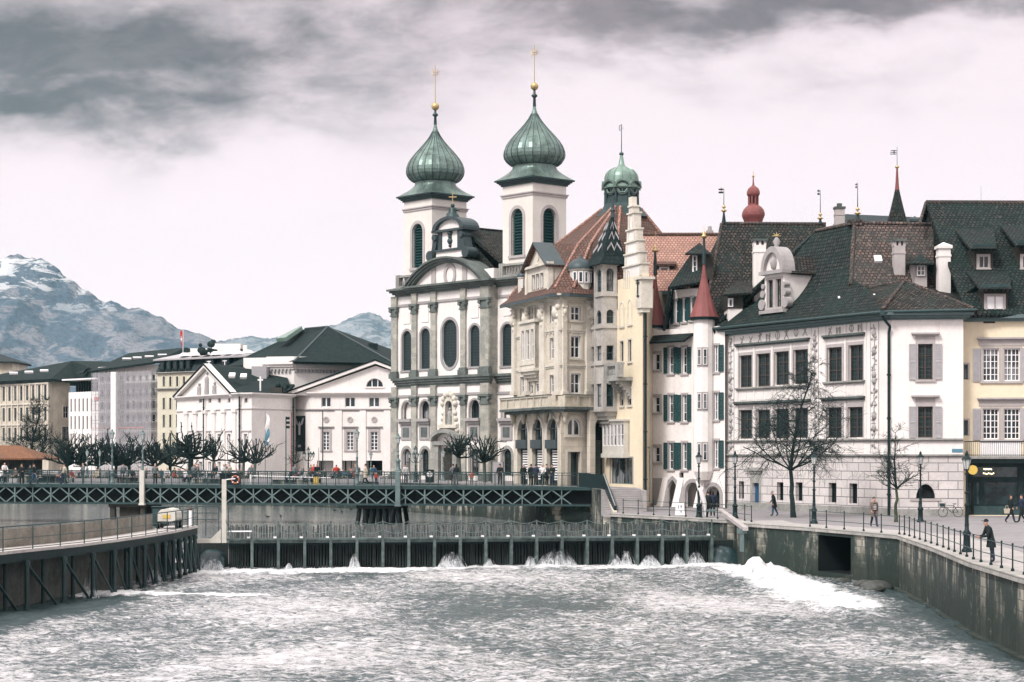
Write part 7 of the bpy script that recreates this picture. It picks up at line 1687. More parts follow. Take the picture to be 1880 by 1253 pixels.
legs=[(88.7,-22.7),(92.2,-21.75),(95.4,-21.05),(98.3,-20.6),(100.8,-20.3),(103.2,-20.0),(105.4,-19.8),(107.4,-19.65),(109.3,-19.5),(111.0,-19.45),(112.7,-19.4),(114.3,-19.38),(115.8,-19.36),(85.0,-23.5)]
for y,x in legs:
 x=jx(y)+.1;mb=MB();t=Vector((.15,1,0)).normalized()
 mb.tube((x,y,zj-.5),(x,y,ZD-.8),.11,.11,8);mb.tube((x-1.0,y,zj-.5),(x-1.0,y,ZD-.8),.11,.11,8);y2=y+(3.3 if y<98 else 2.2);mb.tube((x+.03,y+.1,zj-.75),(jx(y2)+.12,y2-.35,ZD-.3),.07,.07,6)
 mb.lathe((x,y,ZD-.1),[(.15,0),(.15,.28)],8);mb.lathe((x-.0,y,zj-.75),[(.17,0),(.17,.2)],8);mb.build('leg',M['dark_copper'],jt)
posts=[72,76,80,83.5,86.6,89.4,92,94.5,96.8,99,101.3,103.7,106,108.2,110.2,112.2,114,115.7,117.2]
mb=MB()
for y in posts:x=jx(y)+.02;mb.tube((x,y,zj),(x,y,zj+1.14),.03,.03,5)
for z in(1.12,.55,.08):mb.path([Vector((jx(y)+.02,y,zj+z))for y in posts],.03 if z>1 else .022,5)
mb.build('railing',M['grey_iron'],jt)
mb=MB();e=Vector((-19.35,117.6,zj))
for x in(-21.9,-21.2,-20.6,-19.9,-19.0,-18.2,-17.6):
 mb.tube((x,118.3,zj-.7),(x,118.3,zj+1.15),.028,.028,5)
for z in(1.15,.75,.35):mb.tube((-21.9,118.3,zj+z),(-18.2,118.3,zj+z),.026,.026,5)
mb.tube((-18.2,118.3,zj+1.15),(-17.4,118.3,zj-.5),.028,.028,5);mb.build('end_railing',M['grey_iron'],jt)
tk=thing('tank_trailer','pale wheeled tank with an orange plate parked on the walkway','trailer',(-20.35,113.2,zj));cx_,cy_=-20.35,113.2
mb=MB();pr=[(-.5,.45),(.5,.45),(.56,.65),(.5,.95),(.32,1.14),(0,1.2),(-.32,1.14),(-.5,.95),(-.56,.65)];mb.extr([Vector((cx_+a,cy_-1.0,zj+b))for a,b in pr][::-1],(0,2.2,0),0);mb.build('tank',M['cream_paint'],tk)
mb=MB();mb.box(cx_-.2,cx_+.24,cy_-1.03,cy_-1.005,zj+.62,zj+.84);mb.build('orange_plate',M['yellow_paint'],tk)
mb=MB();mb.box(cx_-.55,cx_+.55,cy_-.95,cy_+1.1,zj+.38,zj+.5);mb.tube((cx_,cy_-1,zj+.42),(cx_,cy_-1.9,zj+.3),.05,.05,5);mb.build('chassis',M['dark_iron'],tk)
for sx_ in(-.55,.55):
 for dy_ in(-.6,.6):mb=MB();mb.tube((cx_+sx_-.08,cy_+dy_,zj+.26),(cx_+sx_+.08,cy_+dy_,zj+.26),.26,.26,14);wv_=mb.build('wheel',M['black'],tk);mb=MB();mb.tube((cx_+sx_-.085,cy_+dy_,zj+.26),(cx_+sx_+.085,cy_+dy_,zj+.26),.12,.12,10);mb.build('rim',M['galvanised'],wv_)
cb=thing('control_cabinet','dark grey control cabinet at the end of the walkway behind the tank','cabinet',(-21.6,117,zj));mb=MB();mb.box(-22.05,-21.1,116.7,117.3,zj,zj+1.15);mb.build('case',M['dark_iron'],cb);mb=MB();mb.box(-22.1,-21.05,116.65,117.35,zj+1.15,zj+1.2);mb.build('lid',M['grey_iron'],cb);mb=MB();mb.box(-22.0,-21.15,116.68,116.7,zj+.1,zj+1.05);mb.build('door',M['grey_iron'],cb)
rl=thing('capped_post','short white post with an orange brown cap beside the tank','post',(-19.7,116.8,zj));mb=MB();mb.tube((-19.7,116.8,zj),(-19.7,116.8,zj+.95),.10,.10,10);mb.build('shaft',M['white_paint'],rl);mb=MB();mb.lathe((-19.7,116.8,zj+.95),[(.10,0),(.10,.12),(.04,.2)],10);mb.build('head',M['orange_tiles'],rl)
# TRUSS FOOTBRIDGE
BF=Face(-120,167,1085,157.5);bg=thing('truss_footbridge','long dark iron lattice footbridge crossing the river in front of the theatre','bridge',BF.pt(BF.L/2,0,0))
def zt_(s):return 1.70-.14*s/BF.L
zb_=.13;BW=4.2
mb=MB()
mb.hexa([BF.pt(0,zt_(0)-.1,.12),BF.pt(BF.L,zt_(BF.L)-.1,.12),BF.pt(BF.L,zt_(BF.L)-.1,-BW),BF.pt(0,zt_(0)-.1,-BW),BF.pt(0,zt_(0)+.06,.12),BF.pt(BF.L,zt_(BF.L)+.06,.12),BF.pt(BF.L,zt_(BF.L)+.06,-BW),BF.pt(0,zt_(0)+.06,-BW)])
mb.build('deck',M['grey_iron'],bg)
pw=1.655;npn=int(BF.L/pw)
for d,nm_ in((0,'truss'),(-BW+.1,'truss')):
 mb=MB();tz=lambda s:zt_(s)-.1
 mb.hexa([BF.pt(0,tz(0)-.14,d+.1),BF.pt(BF.L,tz(BF.L)-.14,d+.1),BF.pt(BF.L,tz(BF.L)-.14,d-.1),BF.pt(0,tz(0)-.14,d-.1),BF.pt(0,tz(0)-.002,d+.1),BF.pt(BF.L,tz(BF.L)-.002,d+.1),BF.pt(BF.L,tz(BF.L)-.002,d-.1),BF.pt(0,tz(0)-.002,d-.1)])
 mb.fbox(BF,0,BF.L,zb_-.14,zb_+.02,d-.12,d+.12);cho=mb.build(nm_,M['grey_iron'],bg)
 mb=MB()
 for k in range(npn):
  s=k*pw;s1=s+pw
  for(p,q,dd)in(((s,tz(s)-.13),(s1,zb_),.03),((s,zb_),(s1,tz(s1)-.13),.0)):
   a,b=BF.pt(p[0],p[1],d+dd),BF.pt(q[0],q[1],d+dd);t=(b-a).normalized();n=t.cross(BF.n)*.05;mb.hexa([a-n,b-n,b-n-BF.n*.03,a-n-BF.n*.03,a+n,b+n,b+n-BF.n*.03,a+n-BF.n*.03])
  m_=s+pw/2;mb.fbox(BF,m_-(.04 if k%2 else .06),m_+(.04 if k%2 else .06),zb_,tz(m_)-.1,d-.05,d+.045)
 mb.build('lattice',M['pale_iron']if d==0 else M['grey_iron'],cho)
mb=MB();mb.fbox(BF,0,BF.L,zb_+.05,1.4,-1.0,-.8);mb.fbox(BF,0,BF.L,zb_+.02,zb_+.06,-BW+.3,-.3);mb.build('inner_girder',M['black'],bg)
def bridge_rail(F,s0,s1,d,par,zf,name='railing',h=1.12,m='grey_iron',step=.16):
 mb=MB();z0,z1=zf(s0),zf(s1);n=int((s1-s0)/step)
 for zz in(h,.12,h-.2):mb.tube(F.pt(s0,z0+zz,d),F.pt(s1,z1+zz,d),.022 if zz<h else .032,None,4)
 for k in range(n+1):
  s=s0+(s1-s0)*k/n;z=zf(s)
  if k%10==0:mb.fbox(F,s-.035,s+.035,z,z+h+.03,d-.03,d+.03)
  else:mb.tube(F.pt(s,z+.12,d),F.pt(s,z+h-.2,d),.011,None,3,0,False)
  if k%5==2:mb.path([F.pt(s+.16*cos(a),z+h-.1+.085*sin(a),d)for a in[2*pi*i/8 for i in range(9)]],.012,3)
 return mb.build(name,M[m],par)
zd_=lambda s:zt_(s)+.06
nseg=8
for i in range(nseg):
 s0,s1=BF.L*i/nseg,BF.L*(i+1)/nseg
 bridge_rail(BF,s0,s1,.04,bg,zd_);bridge_rail(BF,s0,s1,-BW+.05,bg,zd_)
for px in(263,732):
 s=BF.S(px);mb=MB();mb.fbox(BF,s-.2,s+.2,zb_-.16,zt_(s)+1.25,.1,.42);mb.fbox(BF,s-.26,s+.26,zb_-.2,zb_-.05,.08,.46);mb.build('post',M['galvanised']if False else M['cream_paint']if px<300 else M['pale_iron'],bg)
s=BF.S(233);mb=MB()
for o in(-1.4,1.35):
 for d in(-.4,-BW+.4):mb.fbox(BF,s+o-.22,s+o+.22,ZU-1.5,zb_-.14,d-.2,d+.2)
mb.fbox(BF,s-.9,s+.9,ZU-1,zb_-.14,-BW+.5,-.6);mb.fbox(BF,s-1.7,s+1.7,zb_-.4,zb_-.142,-BW+.2,-.1);mb.build('pier',M['dark_wood'],bg)
s=BF.S(692);mb=MB()
for k in range(7):
 o=-1.7+3.4*k/6;e=(k-3)*.1
 for d in(-.5,-BW+.6):mb.tube(BF.pt(s+o*.92,zb_-.15,d),BF.pt(s+o+e,ZU-1.2,d),.2,.2,7)
mb.tube(BF.pt(s-1.2,zb_-.2,-.3),BF.pt(s-.9,ZU-1,-.3),.16,.16,6);mb.tube(BF.pt(s+1.4,zb_-.2,-.3),BF.pt(s+.9,ZU-1,-.3),.16,.16,6)
mb.fbox(BF,s-1.8,s+1.8,zb_-.42,zb_-.142,-BW+.2,-.1);mb.build('pier',M['black'],bg)
bk=thing('embankment_wall','dark stone embankment wall under the footbridge below the church square','wall',(-2.9,178,ZU))
lin=[(-80,262),(-52,240),(-37,222.5),(-22,212),(-13,199),(-2.9,178.5),(2.8,159.6),(6.8,158.3),(8.0,146.8)]
mb=MB()
for a,b in zip(lin,lin[1:]):mb.poly([(*a,ZU-1.5),(*b,ZU-1.5),(*b,PZ-.02),(*a,PZ-.02)])
mb.build('wall',M['quay_wall'],bk)
mb=MB()
for a,b in zip(lin,lin[1:]):mb.hexa([(a[0]-.1,a[1]-.1,PZ-.25),(b[0]-.1,b[1]-.1,PZ-.25),(b[0]+.3,b[1]+.4,PZ-.25),(a[0]+.3,a[1]+.4,PZ-.25),(a[0]-.1,a[1]-.1,PZ+.04),(b[0]-.1,b[1]-.1,PZ+.04),(b[0]+.3,b[1]+.4,PZ+.04),(a[0]+.3,a[1]+.4,PZ+.04)])
mb.build('coping',M['window_stone'],bk)
stt=thing('stone_steps','wide stone steps from the bridge square down to the quay','steps',(8.6,145,0))
mb=MB();n=10
for k in range(n):mb.box(6.9,9.85,142.6+.42*k,148.5,-.4 if k==0 else(PZ*k/n),PZ*(k+1)/n-.02)
mb.build('step',M['window_stone'],stt)
mb=MB();P=[W(1062,868,148.8),W(1106,872,147.6),W(1127,930,142.4)]
mb.hexa([P[0]-Vector((0,0,1.1)),P[1]-Vector((0,0,1.1)),P[1]-Vector((0,-.2,1.1)),P[0]-Vector((0,-.2,1.1)),P[0],P[1],P[1]+Vector((0,.2,0)),P[0]+Vector((0,.2,0))])
mb.hexa([P[1]-Vector((.0,0,1.5)),P[2]-Vector((.0,0,1.0)),P[2]-Vector((-.2,0,1.0)),P[1]-Vector((-.2,0,1.5)),P[1]+Vector((.01,0,.02)),P[2]+Vector((.01,0,.02)),P[2]+Vector((.21,0,.02)),P[1]+Vector((.21,0,.02))])
mb.build('parapet',M['dark_iron'],stt)
mb=MB();mb.tube(P[1]+Vector((.1,0,.05)),P[2]+Vector((.1,0,.05)),.05,.05,5);mb.build('handrail',M['galvanised'],stt)
mb=MB();q=[W(1092,893,150),W(1107,890,147.4),W(1128,945,142.2)]
mb.hexa([(q[0].x,149.5,ZU-1.5),(q[1].x,147,ZU-1.5),(q[1].x,152,ZU-1.5),(q[0].x,156,ZU-1.5),(q[0].x,149.5,PZ-.04),(q[1].x,147,PZ-.04),(q[1].x,152,PZ-.04),(q[0].x,156,PZ-.04)])
mb.build('abutment',M['quay_wall'],stt);mb=MB()
mb.hexa([(q[1].x,147,ZU-1.5),(q[2].x-.1,142.2,ZU-1.5),(q[2].x+.2,142.2,ZU-1.5),(q[1].x+.3,147,ZU-1.5),(q[1].x,147,PZ-.1),(q[2].x-.1,142.2,.06),(q[2].x+.2,142.2,.06),(q[1].x+.3,147,PZ-.1)])
mb.build('stair_wall',M['ashlar'],stt)
mb=MB();mb.box(9.86,10.1,143,158,-.3,PZ);mb.build('side_wall',M['window_stone'],stt)
# TREES
def limb(mb,p,d,L,r,rnd,seg=4,wob=.25,lift=.0,taper=.55,n=5):
 """wobbling tapered limb; returns the points passed and the final direction"""
 pts=[p.copy()];q=p.copy();d=d.normalized()
 for k in range(seg):
  d=(d+Vector((rnd.uniform(-wob,wob),rnd.uniform(-wob,wob),rnd.uniform(-wob,wob)+lift))).normalized()
  e=q+d*(L/seg);mb.tube(q,e,r*(1-(1-taper)*k/seg),r*(1-(1-taper)*(k+1)/seg),n,0,False);q=e;pts.append(q.copy())
 return pts,d
def bare_tree(name,label,base,h,fork,spread,r0,seed,levels=4,bark='bark',twigs=1.0,droop=-.04,lean=0.,squash=.8,twr=.008,tm='twig'):
 rnd=random.Random(seed);t=thing(name,label,'tree',base);mb=MB();cr=MB()
 q=base-Vector((0,0,.15));pts=[q]
 for k in range(6):q=base+Vector((lean*(k+1)/6+rnd.uniform(-.05,.05),rnd.uniform(-.05,.05),fork*(k+1)/6));pts.append(q)
 for k in range(6):mb.tube(pts[k],pts[k+1],r0*(1.25 if k==0 else 1-.06*k),r0*(1-.06*(k+1)),8,0,False)
 mb.build('trunk',M[bark],t)
 def grow(p,d,L,r,lv):
  w_=.2 if lv<2 else .32
  ps,d2=limb(cr,p,d,L,max(r,twr),rnd,4 if lv<3 else 3,w_,.10 if lv<2 else droop,.5,5 if lv<2 else 3)
  if lv>=levels:return
  n=int((5 if lv<2 else 5)*twigs+.5)
  for k in range(n):
   u=rnd.uniform(.25,1.0);i=min(len(ps)-2,int(u*(len(ps)-1)));s=ps[i]+(ps[i+1]-ps[i])*(u*(len(ps)-1)-i)
   ax=Vector((rnd.gauss(0,1),rnd.gauss(0,1),rnd.gauss(0,.55)+.12)).normalized();nd=(d2*.75+ax*.85).normalized()
   grow(s,nd,L*rnd.uniform(.45,.74),r*.48,lv+1)
 top=pts[-1];N=9
 for k in range(N):
  a=2*pi*k*.618+rnd.uniform(-.3,.3);up=rnd.uniform(.12,.75);f=rnd.uniform(.82,1.0)
  s=pts[3]+(top-pts[3])*f if k%2 else top
  grow(s,Vector((cos(a),sin(a)*squash,up)),spread*rnd.uniform(.62,.85)*(1-.25*up),r0*.33,1)
 hh=h-fork;ps,d=limb(cr,top,Vector((rnd.uniform(-.1,.1),0,1)),hh*.74,r0*.72,rnd,6,.22,.15,.2,6)
 for i in range(1,7):
  for k in range(5):
   a=rnd.uniform(0,2*pi);grow(ps[i],Vector((cos(a),sin(a)*squash,rnd.uniform(.15,1.1))),spread*(.66-.07*i)*rnd.uniform(.7,1.1),r0*.22*(1-.1*i),1 if(k+i)%2 else 2)
 cr.build('crown',M[tm],t);return t
big=bare_tree('bare_tree','large bare tree with fine drooping twigs in front of the painted building',G(1457,130.5),12.4,3.3,5.4,.19,4,4,'bark',1.05,-.13,-.22,.9,.0115)
small=bare_tree('young_tree','young slender bare tree with a greenish trunk beside the downpipe of the painted building',G(1645,122),7.0,2.2,2.5,.12,9,3,'bark_green',.95,.0,.05,.9,.009)
left_tree=bare_tree('bare_tree','dense upright bare tree in front of the grey office building at the left',G(60,262,PZ),12.0,1.8,5.0,.3,14,4,'bark',.95,.05,0,.9,.017)
def pollard(label,px,Y,fork,w,h,seed,n=8,group='pollarded plane trees along the bank',dense=1.0,r0=.18):
 rnd=random.Random(seed);b=G(px,Y,PZ);t=thing('pollarded_tree',label,'tree',b,group);mb=MB();cr=MB()
 pts,d=limb(mb,b-Vector((0,0,.1)),Vector((0,0,1)),fork+.1,r0,rnd,4,.06,.1,.85,8);mb.build('trunk',M['bark_grey' if dense<1.5 else 'bark'],t)
 for k in range(n):
  a=2*pi*(k+rnd.uniform(-.3,.3))/n;up=rnd.uniform(.15,1.1);L=w*rnd.uniform(.58,.86)
  ps,d2=limb(cr,pts[-1],Vector((cos(a),sin(a)*.8,up)),L,r0*.52,rnd,4,.38,.06,.6,6)
  for j in range(int(4*dense)):
   i=rnd.randint(1,4);ps2,d3=limb(cr,ps[i],Vector((cos(a+rnd.uniform(-1.1,1.1)),sin(a+rnd.uniform(-1.1,1.1))*.8,rnd.uniform(-.1,1.3))),L*rnd.uniform(.35,.7),r0*.30,rnd,4,.5,.18,.62,5)
   cr.ball(ps2[-1],r0*.33,6)
   for m_ in range(int(2.6*dense)):
    i2=rnd.randint(1,4);ps3,d4=limb(cr,ps2[i2],d3+Vector((rnd.gauss(0,.7),rnd.gauss(0,.7),rnd.uniform(.1,.9))),h*rnd.uniform(.10,.22),r0*.16,rnd,3,.45,.25,.6,4)
    if rnd.random()<.5:cr.ball(ps3[-1],r0*.17,5)
  limb(cr,pts[-1],Vector((rnd.uniform(-.4,.4),rnd.uniform(-.4,.4),1)),h*.8,r0*.5,rnd,4,.3,.1,.5,6)
 cr.build('crown',M['twig'],t);return t
pollard('pale trunked pollard tree before the main church portal',845,186,2.3,2.7,2.9,31,9,dense=1.3)
pollard('forked pollard tree with open knobbly limbs right of the church portal',890,181,1.9,3.4,3.3,32,8,dense=1.0)
pollard('slim pollard tree left of its twin before the blank theatre wall',447,218,1.7,2.9,3.6,33,8)
pollard('pollard tree reaching right toward the blue and white banner',467,217,1.6,3.4,3.6,34,8)
pollard('pollard tree with thin outward limbs before the theatre columns',391,221,1.8,2.9,3.4,35,8)
pollard('thick black trunked pollard tree before the left end of the theatre',350,216,2.2,3.6,3.4,36,9,dense=1.5,r0=.34)
for px,sd,lab in((312,41,'dense dark pollard tree under the cream mansard house'),(285,42,'dense dark pollard tree right of the tall bridge lamp'),(238,43,'dense dark pollard tree in front of the hoist shaft'),(212,46,'dense dark pollard tree in front of the left half of the scaffold'),(182,44,'dense dark pollard tree at the left corner of the scaffold'),(152,47,'dense dark pollard tree in front of the white office'),(124,45,'dense dark pollard tree nearest the bare upright tree')):
 pollard(lab,px,232,1.2,3.7,3.6,sd,10,dense=1.7,r0=.22)
bare_tree('young_tree','thin leafless sapling in front of the theatre corner below the poster',G(541,214,PZ),5.0,1.6,1.5,.09,51,2,'bark',.8,.02,0,.9,.02)
# STREET LAMPS AND POLES
lg=bpy.data.materials.new('lantern_glass');lg.use_nodes=True;b=lg.node_tree.nodes['Principled BSDF'];b.inputs['Base Color'].default_value=(.50,.53,.52,1);b.inputs['Roughness'].default_value=.15;MATS['lantern_glass']=lg
def lantern(t,c,s,m):
 """six sided lantern standing on c"""
 mb=MB();mb.lathe(c,[(.10*s,0),(.2*s,.42*s)],6,0,0,False);gl=mb.build('lantern',M['lantern_glass'],t)
 mb=MB();mb.lathe(c,[(.12*s,-.06*s),(.11*s,0)],6);mb.lathe(c,[(.25*s,.42*s),(.2*s,.5*s),(.08*s,.62*s),(.09*s,.68*s),(.02*s,.82*s)],6,0,0,False)
 for k in range(6):a=pi/3*k;mb.tube(c+Vector((.1*s*cos(a),.1*s*sin(a),0)),c+Vector((.2*s*cos(a),.2*s*sin(a),.42*s)),.014*s,None,4)
 mb.build('lantern_cap',M[m],gl)
def lamp(label,b,h,m='dark_iron',s=1.,group='lamps on the quay',arms=0,name='street_lamp'):
 t=thing(name,label,'lamp',b,group);mb=MB();H=h-.85*s
 mb.lathe(b,[(.24*s,-.05),(.24*s,.1),(.17*s,.2),(.15*s,.75),(.19*s,.8),(.19*s,.88),(.1*s,1.0),(.075*s,H*.55),(.10*s,H*.56),(.10*s,H*.585),(.065*s,H*.6),(.05*s,H*.93),(.1*s,H*.95),(.05*s,H*.97),(.06*s,H)],10)
 for k in(.33,.72):mb.lathe(b+Vector((0,0,H*k)),[(.07*s,-.05),(.12*s,0),(.07*s,.06)],10)
 mb.build('post',M[m],t)
 if not arms:lantern(t,b+Vector((0,0,H+.03)),s,m)
 else:
  mb=MB();top=b+Vector((0,0,H*.8))
  for k in range(arms):
   a=2*pi*k/arms+.3;e=Vector((cos(a),sin(a),0));pts=[top+e*x+Vector((0,0,z))for x,z in((0,-.25),(.25,-.35),(.5,-.15),(.6,.1))];mb.path(pts,.03,5)
  mb.build('arm',M[m],t)
  for k in range(arms):a=2*pi*k/arms+.3;lantern(t,top+Vector((.6*cos(a),.6*sin(a),.12)),s*.8,m)
  lantern(t,b+Vector((0,0,H+.03)),s*.9,m)
 return t
for px,Y,lab in((1283,130,'dark iron street lamp on the quay before the turret house arcade'),(1349.5,129,'dark iron street lamp at the left end of the painted building'),(1494.5,119.5,'dark iron street lamp right of the large bare tree'),(1690,122,'dark iron street lamp in front of the half round window'),(1775,85.5,'dark iron street lamp nearest the camera, close to the angler')):
 lamp(lab,G(px,Y),4.55)
for px,Y,h,lab in((262,166.3,4.7,'tall ornate pale lamp on the left stone post of the footbridge'),(206,168.5,4.8,'tall ornate pale lamp behind the footbridge railing, left of the stone post'),(655.5,164.5,4.8,'tall ornate pale lamp in front of the middle theatre window'),(731,161.5,3.3,'ornate pale lamp on the right post of the footbridge before the church edge')):
 lamp(lab,G(px,Y,1.75 if px!=731 else 2.9),h if px!=731 else 2.4+.8,'pale_iron',1.05,'ornate lamps on the footbridge')
for px,Y,h,lab in((160,226,3.2,'small globe topped lamp under the pollards, left of its pair'),(183,226,3.2,'small globe topped lamp under the pollards, right of its pair'),(681,226,3.0,'small lantern lamp before the right theatre doorway'),(814,189,3.2,'small lantern lamp at the left of the church portal')):
 lamp(lab,G(px,Y,PZ),h,'pale_iron',.95,'small lamps on the square')
lamp('candelabra lamp with many lanterns before the theatre poster',G(566,220,PZ),3.6,'dark_iron',1.0,'candelabra lamps on the square',5);lamp('candelabra lamp with several lanterns before the left church doors',G(763,184,PZ),3.6,'grey_iron',1.0,'candelabra lamps on the square',4)
def pole(name,label,px,Y,z0,pyt,r,m,extra=None):
 b=G(px,Y,z0);t=thing(name,label,'pole',b);mb=MB();mb.tube(b,(b.x,b.y,ZY(pyt,Y)),r,r*.8,6);mb.build('shaft',M[m],t)
 if extra:extra(t,b,ZY(pyt,Y))
 return t
def sig(t,b,zt):
 for k in range(3):mb=MB();mb.box(b.x-.02,b.x+.42,b.y-.1,b.y+.1,zt-.35-.5*k,zt-.05-.5*k);mb.build('speaker_box',M['dark_iron'],t)
pole('signal_pole','grey pole carrying three small dark boxes left of the theatre poster',525,214,PZ,765,.07,'grey_iron',sig)
pole('banner_pole','dark red tall thin pole between signal pole and poster',535,212,PZ,757,.07,'red_copper');pole('wire_pole','dark tall thin pole in front of the left theatre window',592.5,216,PZ,754,.08,'lead');pole('short_pole','short pale pole before the left theatre doorway',585,205,PZ,822,.06,'pink_grey_stone')
def bann(t,b,zt):
 mb=MB();mb.grid([[Vector((b.x+.05+.13*i+.1*sin(j*.9),b.y+.06*sin(i+j),zt-.1-.36*j-.1*i))for i in range(4)]for j in range(10)]);mb.build('cloth_upper',M['cloth_white'],t)
 mb=MB();mb.grid([[Vector((b.x+.05+.13*i+.1*sin(j*.9),b.y-.02+.06*sin(i+j),zt-1.6-.3*j-.1*i))for i in range(4)]for j in range(8)]);mb.build('cloth_lower',M['blue_plate'],t)
pole('blue_white_banner','blue and white flag hanging limp on a thin pole before the blank theatre wall',487,219,PZ,757,.05,'galvanised',bann)
# PEOPLE
def skin_body(J,E,name):
 """grow one continuous body from joints J {name: (pos, radius)} and bones E"""
 me=bpy.data.meshes.new('rig');idx={k:i for i,k in enumerate(J)}
 me.from_pydata([J[k][0]for k in J],[(idx[a],idx[b])for a,b in E],[])
 o=bpy.data.objects.new('rig',me);COL.objects.link(o)
 sk=o.modifiers.new('s','SKIN');sk.use_smooth_shade=True;o.modifiers.new('d','SUBSURF').levels=1
 lay=me.skin_vertices[0].data
 for k,i in idx.items():r=J[k][1];lay[i].radius=r if isinstance(r,tuple)else(r,r);lay[i].use_root=(k=='pelvis')
 dg=bpy.context.evaluated_depsgraph_get();dg.update();ev=o.evaluated_get(dg);out=bpy.data.meshes.new_from_object(ev);out.name=name
 bpy.data.objects.remove(o);bpy.data.meshes.remove(me);return out
def joints(pose):
 J={'pelvis':((0,0,.94),(.165,.125)),'waist':((0,0,1.12),(.17,.13)),'chest':((0,.01,1.30),(.205,.145)),'collar':((0,.01,1.45),(.12,.09)),'neck':((0,-.005,1.53),.056),'jaw':((0,-.025,1.60),(.068,.078)),'skull':((0,-.012,1.69),(.078,.095)),'crown':((0,0,1.75),(.055,.065)),'nose':((0,-.125,1.645),.012)}
 E=[('pelvis','waist'),('waist','chest'),('chest','collar'),('collar','neck'),('neck','jaw'),('jaw','skull'),('skull','crown'),('jaw','nose')]
 P=dict(elb=[(.25,.03,1.16),(.25,.03,1.16)],wri=[(.27,-.05,.93),(.27,-.05,.93)],kne=[(.10,-.02,.50),(.10,-.02,.50)],ank=[(.11,.03,.09),(.11,.03,.09)],toe=[(.13,-.14,.045),(.13,-.14,.045)]);P.update(pose)
 for s,sg in((0,1),(1,-1)):
  f=lambda p:(p[0]*sg,p[1],p[2]);n='LR'[s]
  for k,pos,r in(('sho',(.185,.01,1.43),.085),('elb',P['elb'][s],.064),('wri',P['wri'][s],.036),('hip',(.095,0,.90),(.105,.11)),('kne',P['kne'][s],.078),('ank',P['ank'][s],.062),('toe',P['toe'][s],.036)):J[k+n]=(f(pos),r)
  w_,e_=Vector(f(P['wri'][s])),Vector(f(P['elb'][s]));d=(w_-e_).normalized();pm=w_+d*.055;J['palm'+n]=(tuple(pm),(.038,.024))
  a=d.cross(Vector((sg,0,0)));a=a.normalized()if a.length>.1 else Vector((0,1,0));bnd=Vector((-sg,0,0))*.5
  E+=[('collar','sho'+n),('sho'+n,'elb'+n),('elb'+n,'wri'+n),('wri'+n,'palm'+n),('pelvis','hip'+n),('hip'+n,'kne'+n),('kne'+n,'ank'+n),('ank'+n,'toe'+n)]
  for k,(o,L)in enumerate(((-.030,.062),(-.010,.072),(.010,.068),(.030,.052))):
   p1=pm+a*o+d*.045;p2=p1+(d+bnd*.5).normalized()*L*.5;p3=p2+(d+bnd*1.6).normalized()*L*.5;J['f%d%s1'%(k,n)]=(tuple(p1),.010);J['f%d%s2'%(k,n)]=(tuple(p2),.009);J['f%d%s3'%(k,n)]=(tuple(p3),.008);E+=[('palm'+n,'f%d%s1'%(k,n)),('f%d%s1'%(k,n),'f%d%s2'%(k,n)),('f%d%s2'%(k,n),'f%d%s3'%(k,n))]
  p1=pm-a*.045+d*.005+bnd*.03;p2=p1-a*.012+d*.04;J['t%s1'%n]=(tuple(p1),.011);J['t%s2'%n]=(tuple(p2),.009);E+=[('palm'+n,'t%s1'%n),('t%s1'%n,'t%s2'%n)]
 if 'bend' in P:
  a,hd=P['bend'],P.get('head',0)
  for k,(p,r)in list(J.items()):
   if k[:3]in('hip','kne','ank','toe')or k=='pelvis' or(k[:3]in('wri','elb')or k[:4]=='palm' or(k[0]in 'ft' and k[-1]in '123'))and P.get('fixarms'):continue
   y,z=p[1],p[2]-.94;J[k]=((p[0],y*cos(a)-z*sin(a),.94+y*sin(a)+z*cos(a)),r)
 if 'drop' in P:
  for k,(p,r)in list(J.items()):J[k]=((p[0],p[1],p[2]-P['drop']),r)
 return J,E
POSES={'stand':{},'walk':dict(kne=[(.09,-.14,.52),(.10,.06,.50)],ank=[(.10,-.24,.10),(.10,.30,.16)],toe=[(.11,-.42,.07),(.11,.17,.045)],elb=[(.25,.12,1.18),(.25,-.05,1.17)],wri=[(.25,.10,.95),(.23,-.18,.98)]),'pockets':dict(elb=[(.30,.10,1.17),(.30,.10,1.17)],wri=[(.22,-.05,.99),(.22,-.05,.99)]),'lean':dict(bend=.30,fixarms=1,elb=[(.25,-.24,1.10),(.25,-.24,1.10)],wri=[(.17,-.48,1.05),(.15,-.46,1.06)],kne=[(.10,.02,.50),(.11,.06,.5)],ank=[(.11,.08,.09),(.12,.16,.09)],toe=[(.13,-.09,.045),(.14,-.01,.045)]),'carry':dict(bend=.22,elb=[(.27,-.02,1.15),(.27,-.10,1.17)],wri=[(.28,-.10,.91),(.22,-.28,1.05)],kne=[(.10,-.10,.51),(.10,.06,.50)],ank=[(.11,-.12,.10),(.11,.24,.13)],toe=[(.12,-.30,.06),(.12,.10,.045)]),'hold':dict(elb=[(.27,-.05,1.17),(.25,.03,1.16)],wri=[(.14,-.27,1.15),(.27,-.05,.93)]),'sit':dict(kne=[(.12,-.42,.96),(.13,-.40,.96)],ank=[(.12,-.42,.52),(.13,-.38,.52)],toe=[(.13,-.58,.48),(.14,-.55,.48)],elb=[(.26,-.08,1.15),(.26,-.08,1.15)],wri=[(.16,-.32,1.04),(.16,-.32,1.04)],drop=.44),}
BODY={};BODYLAB={}
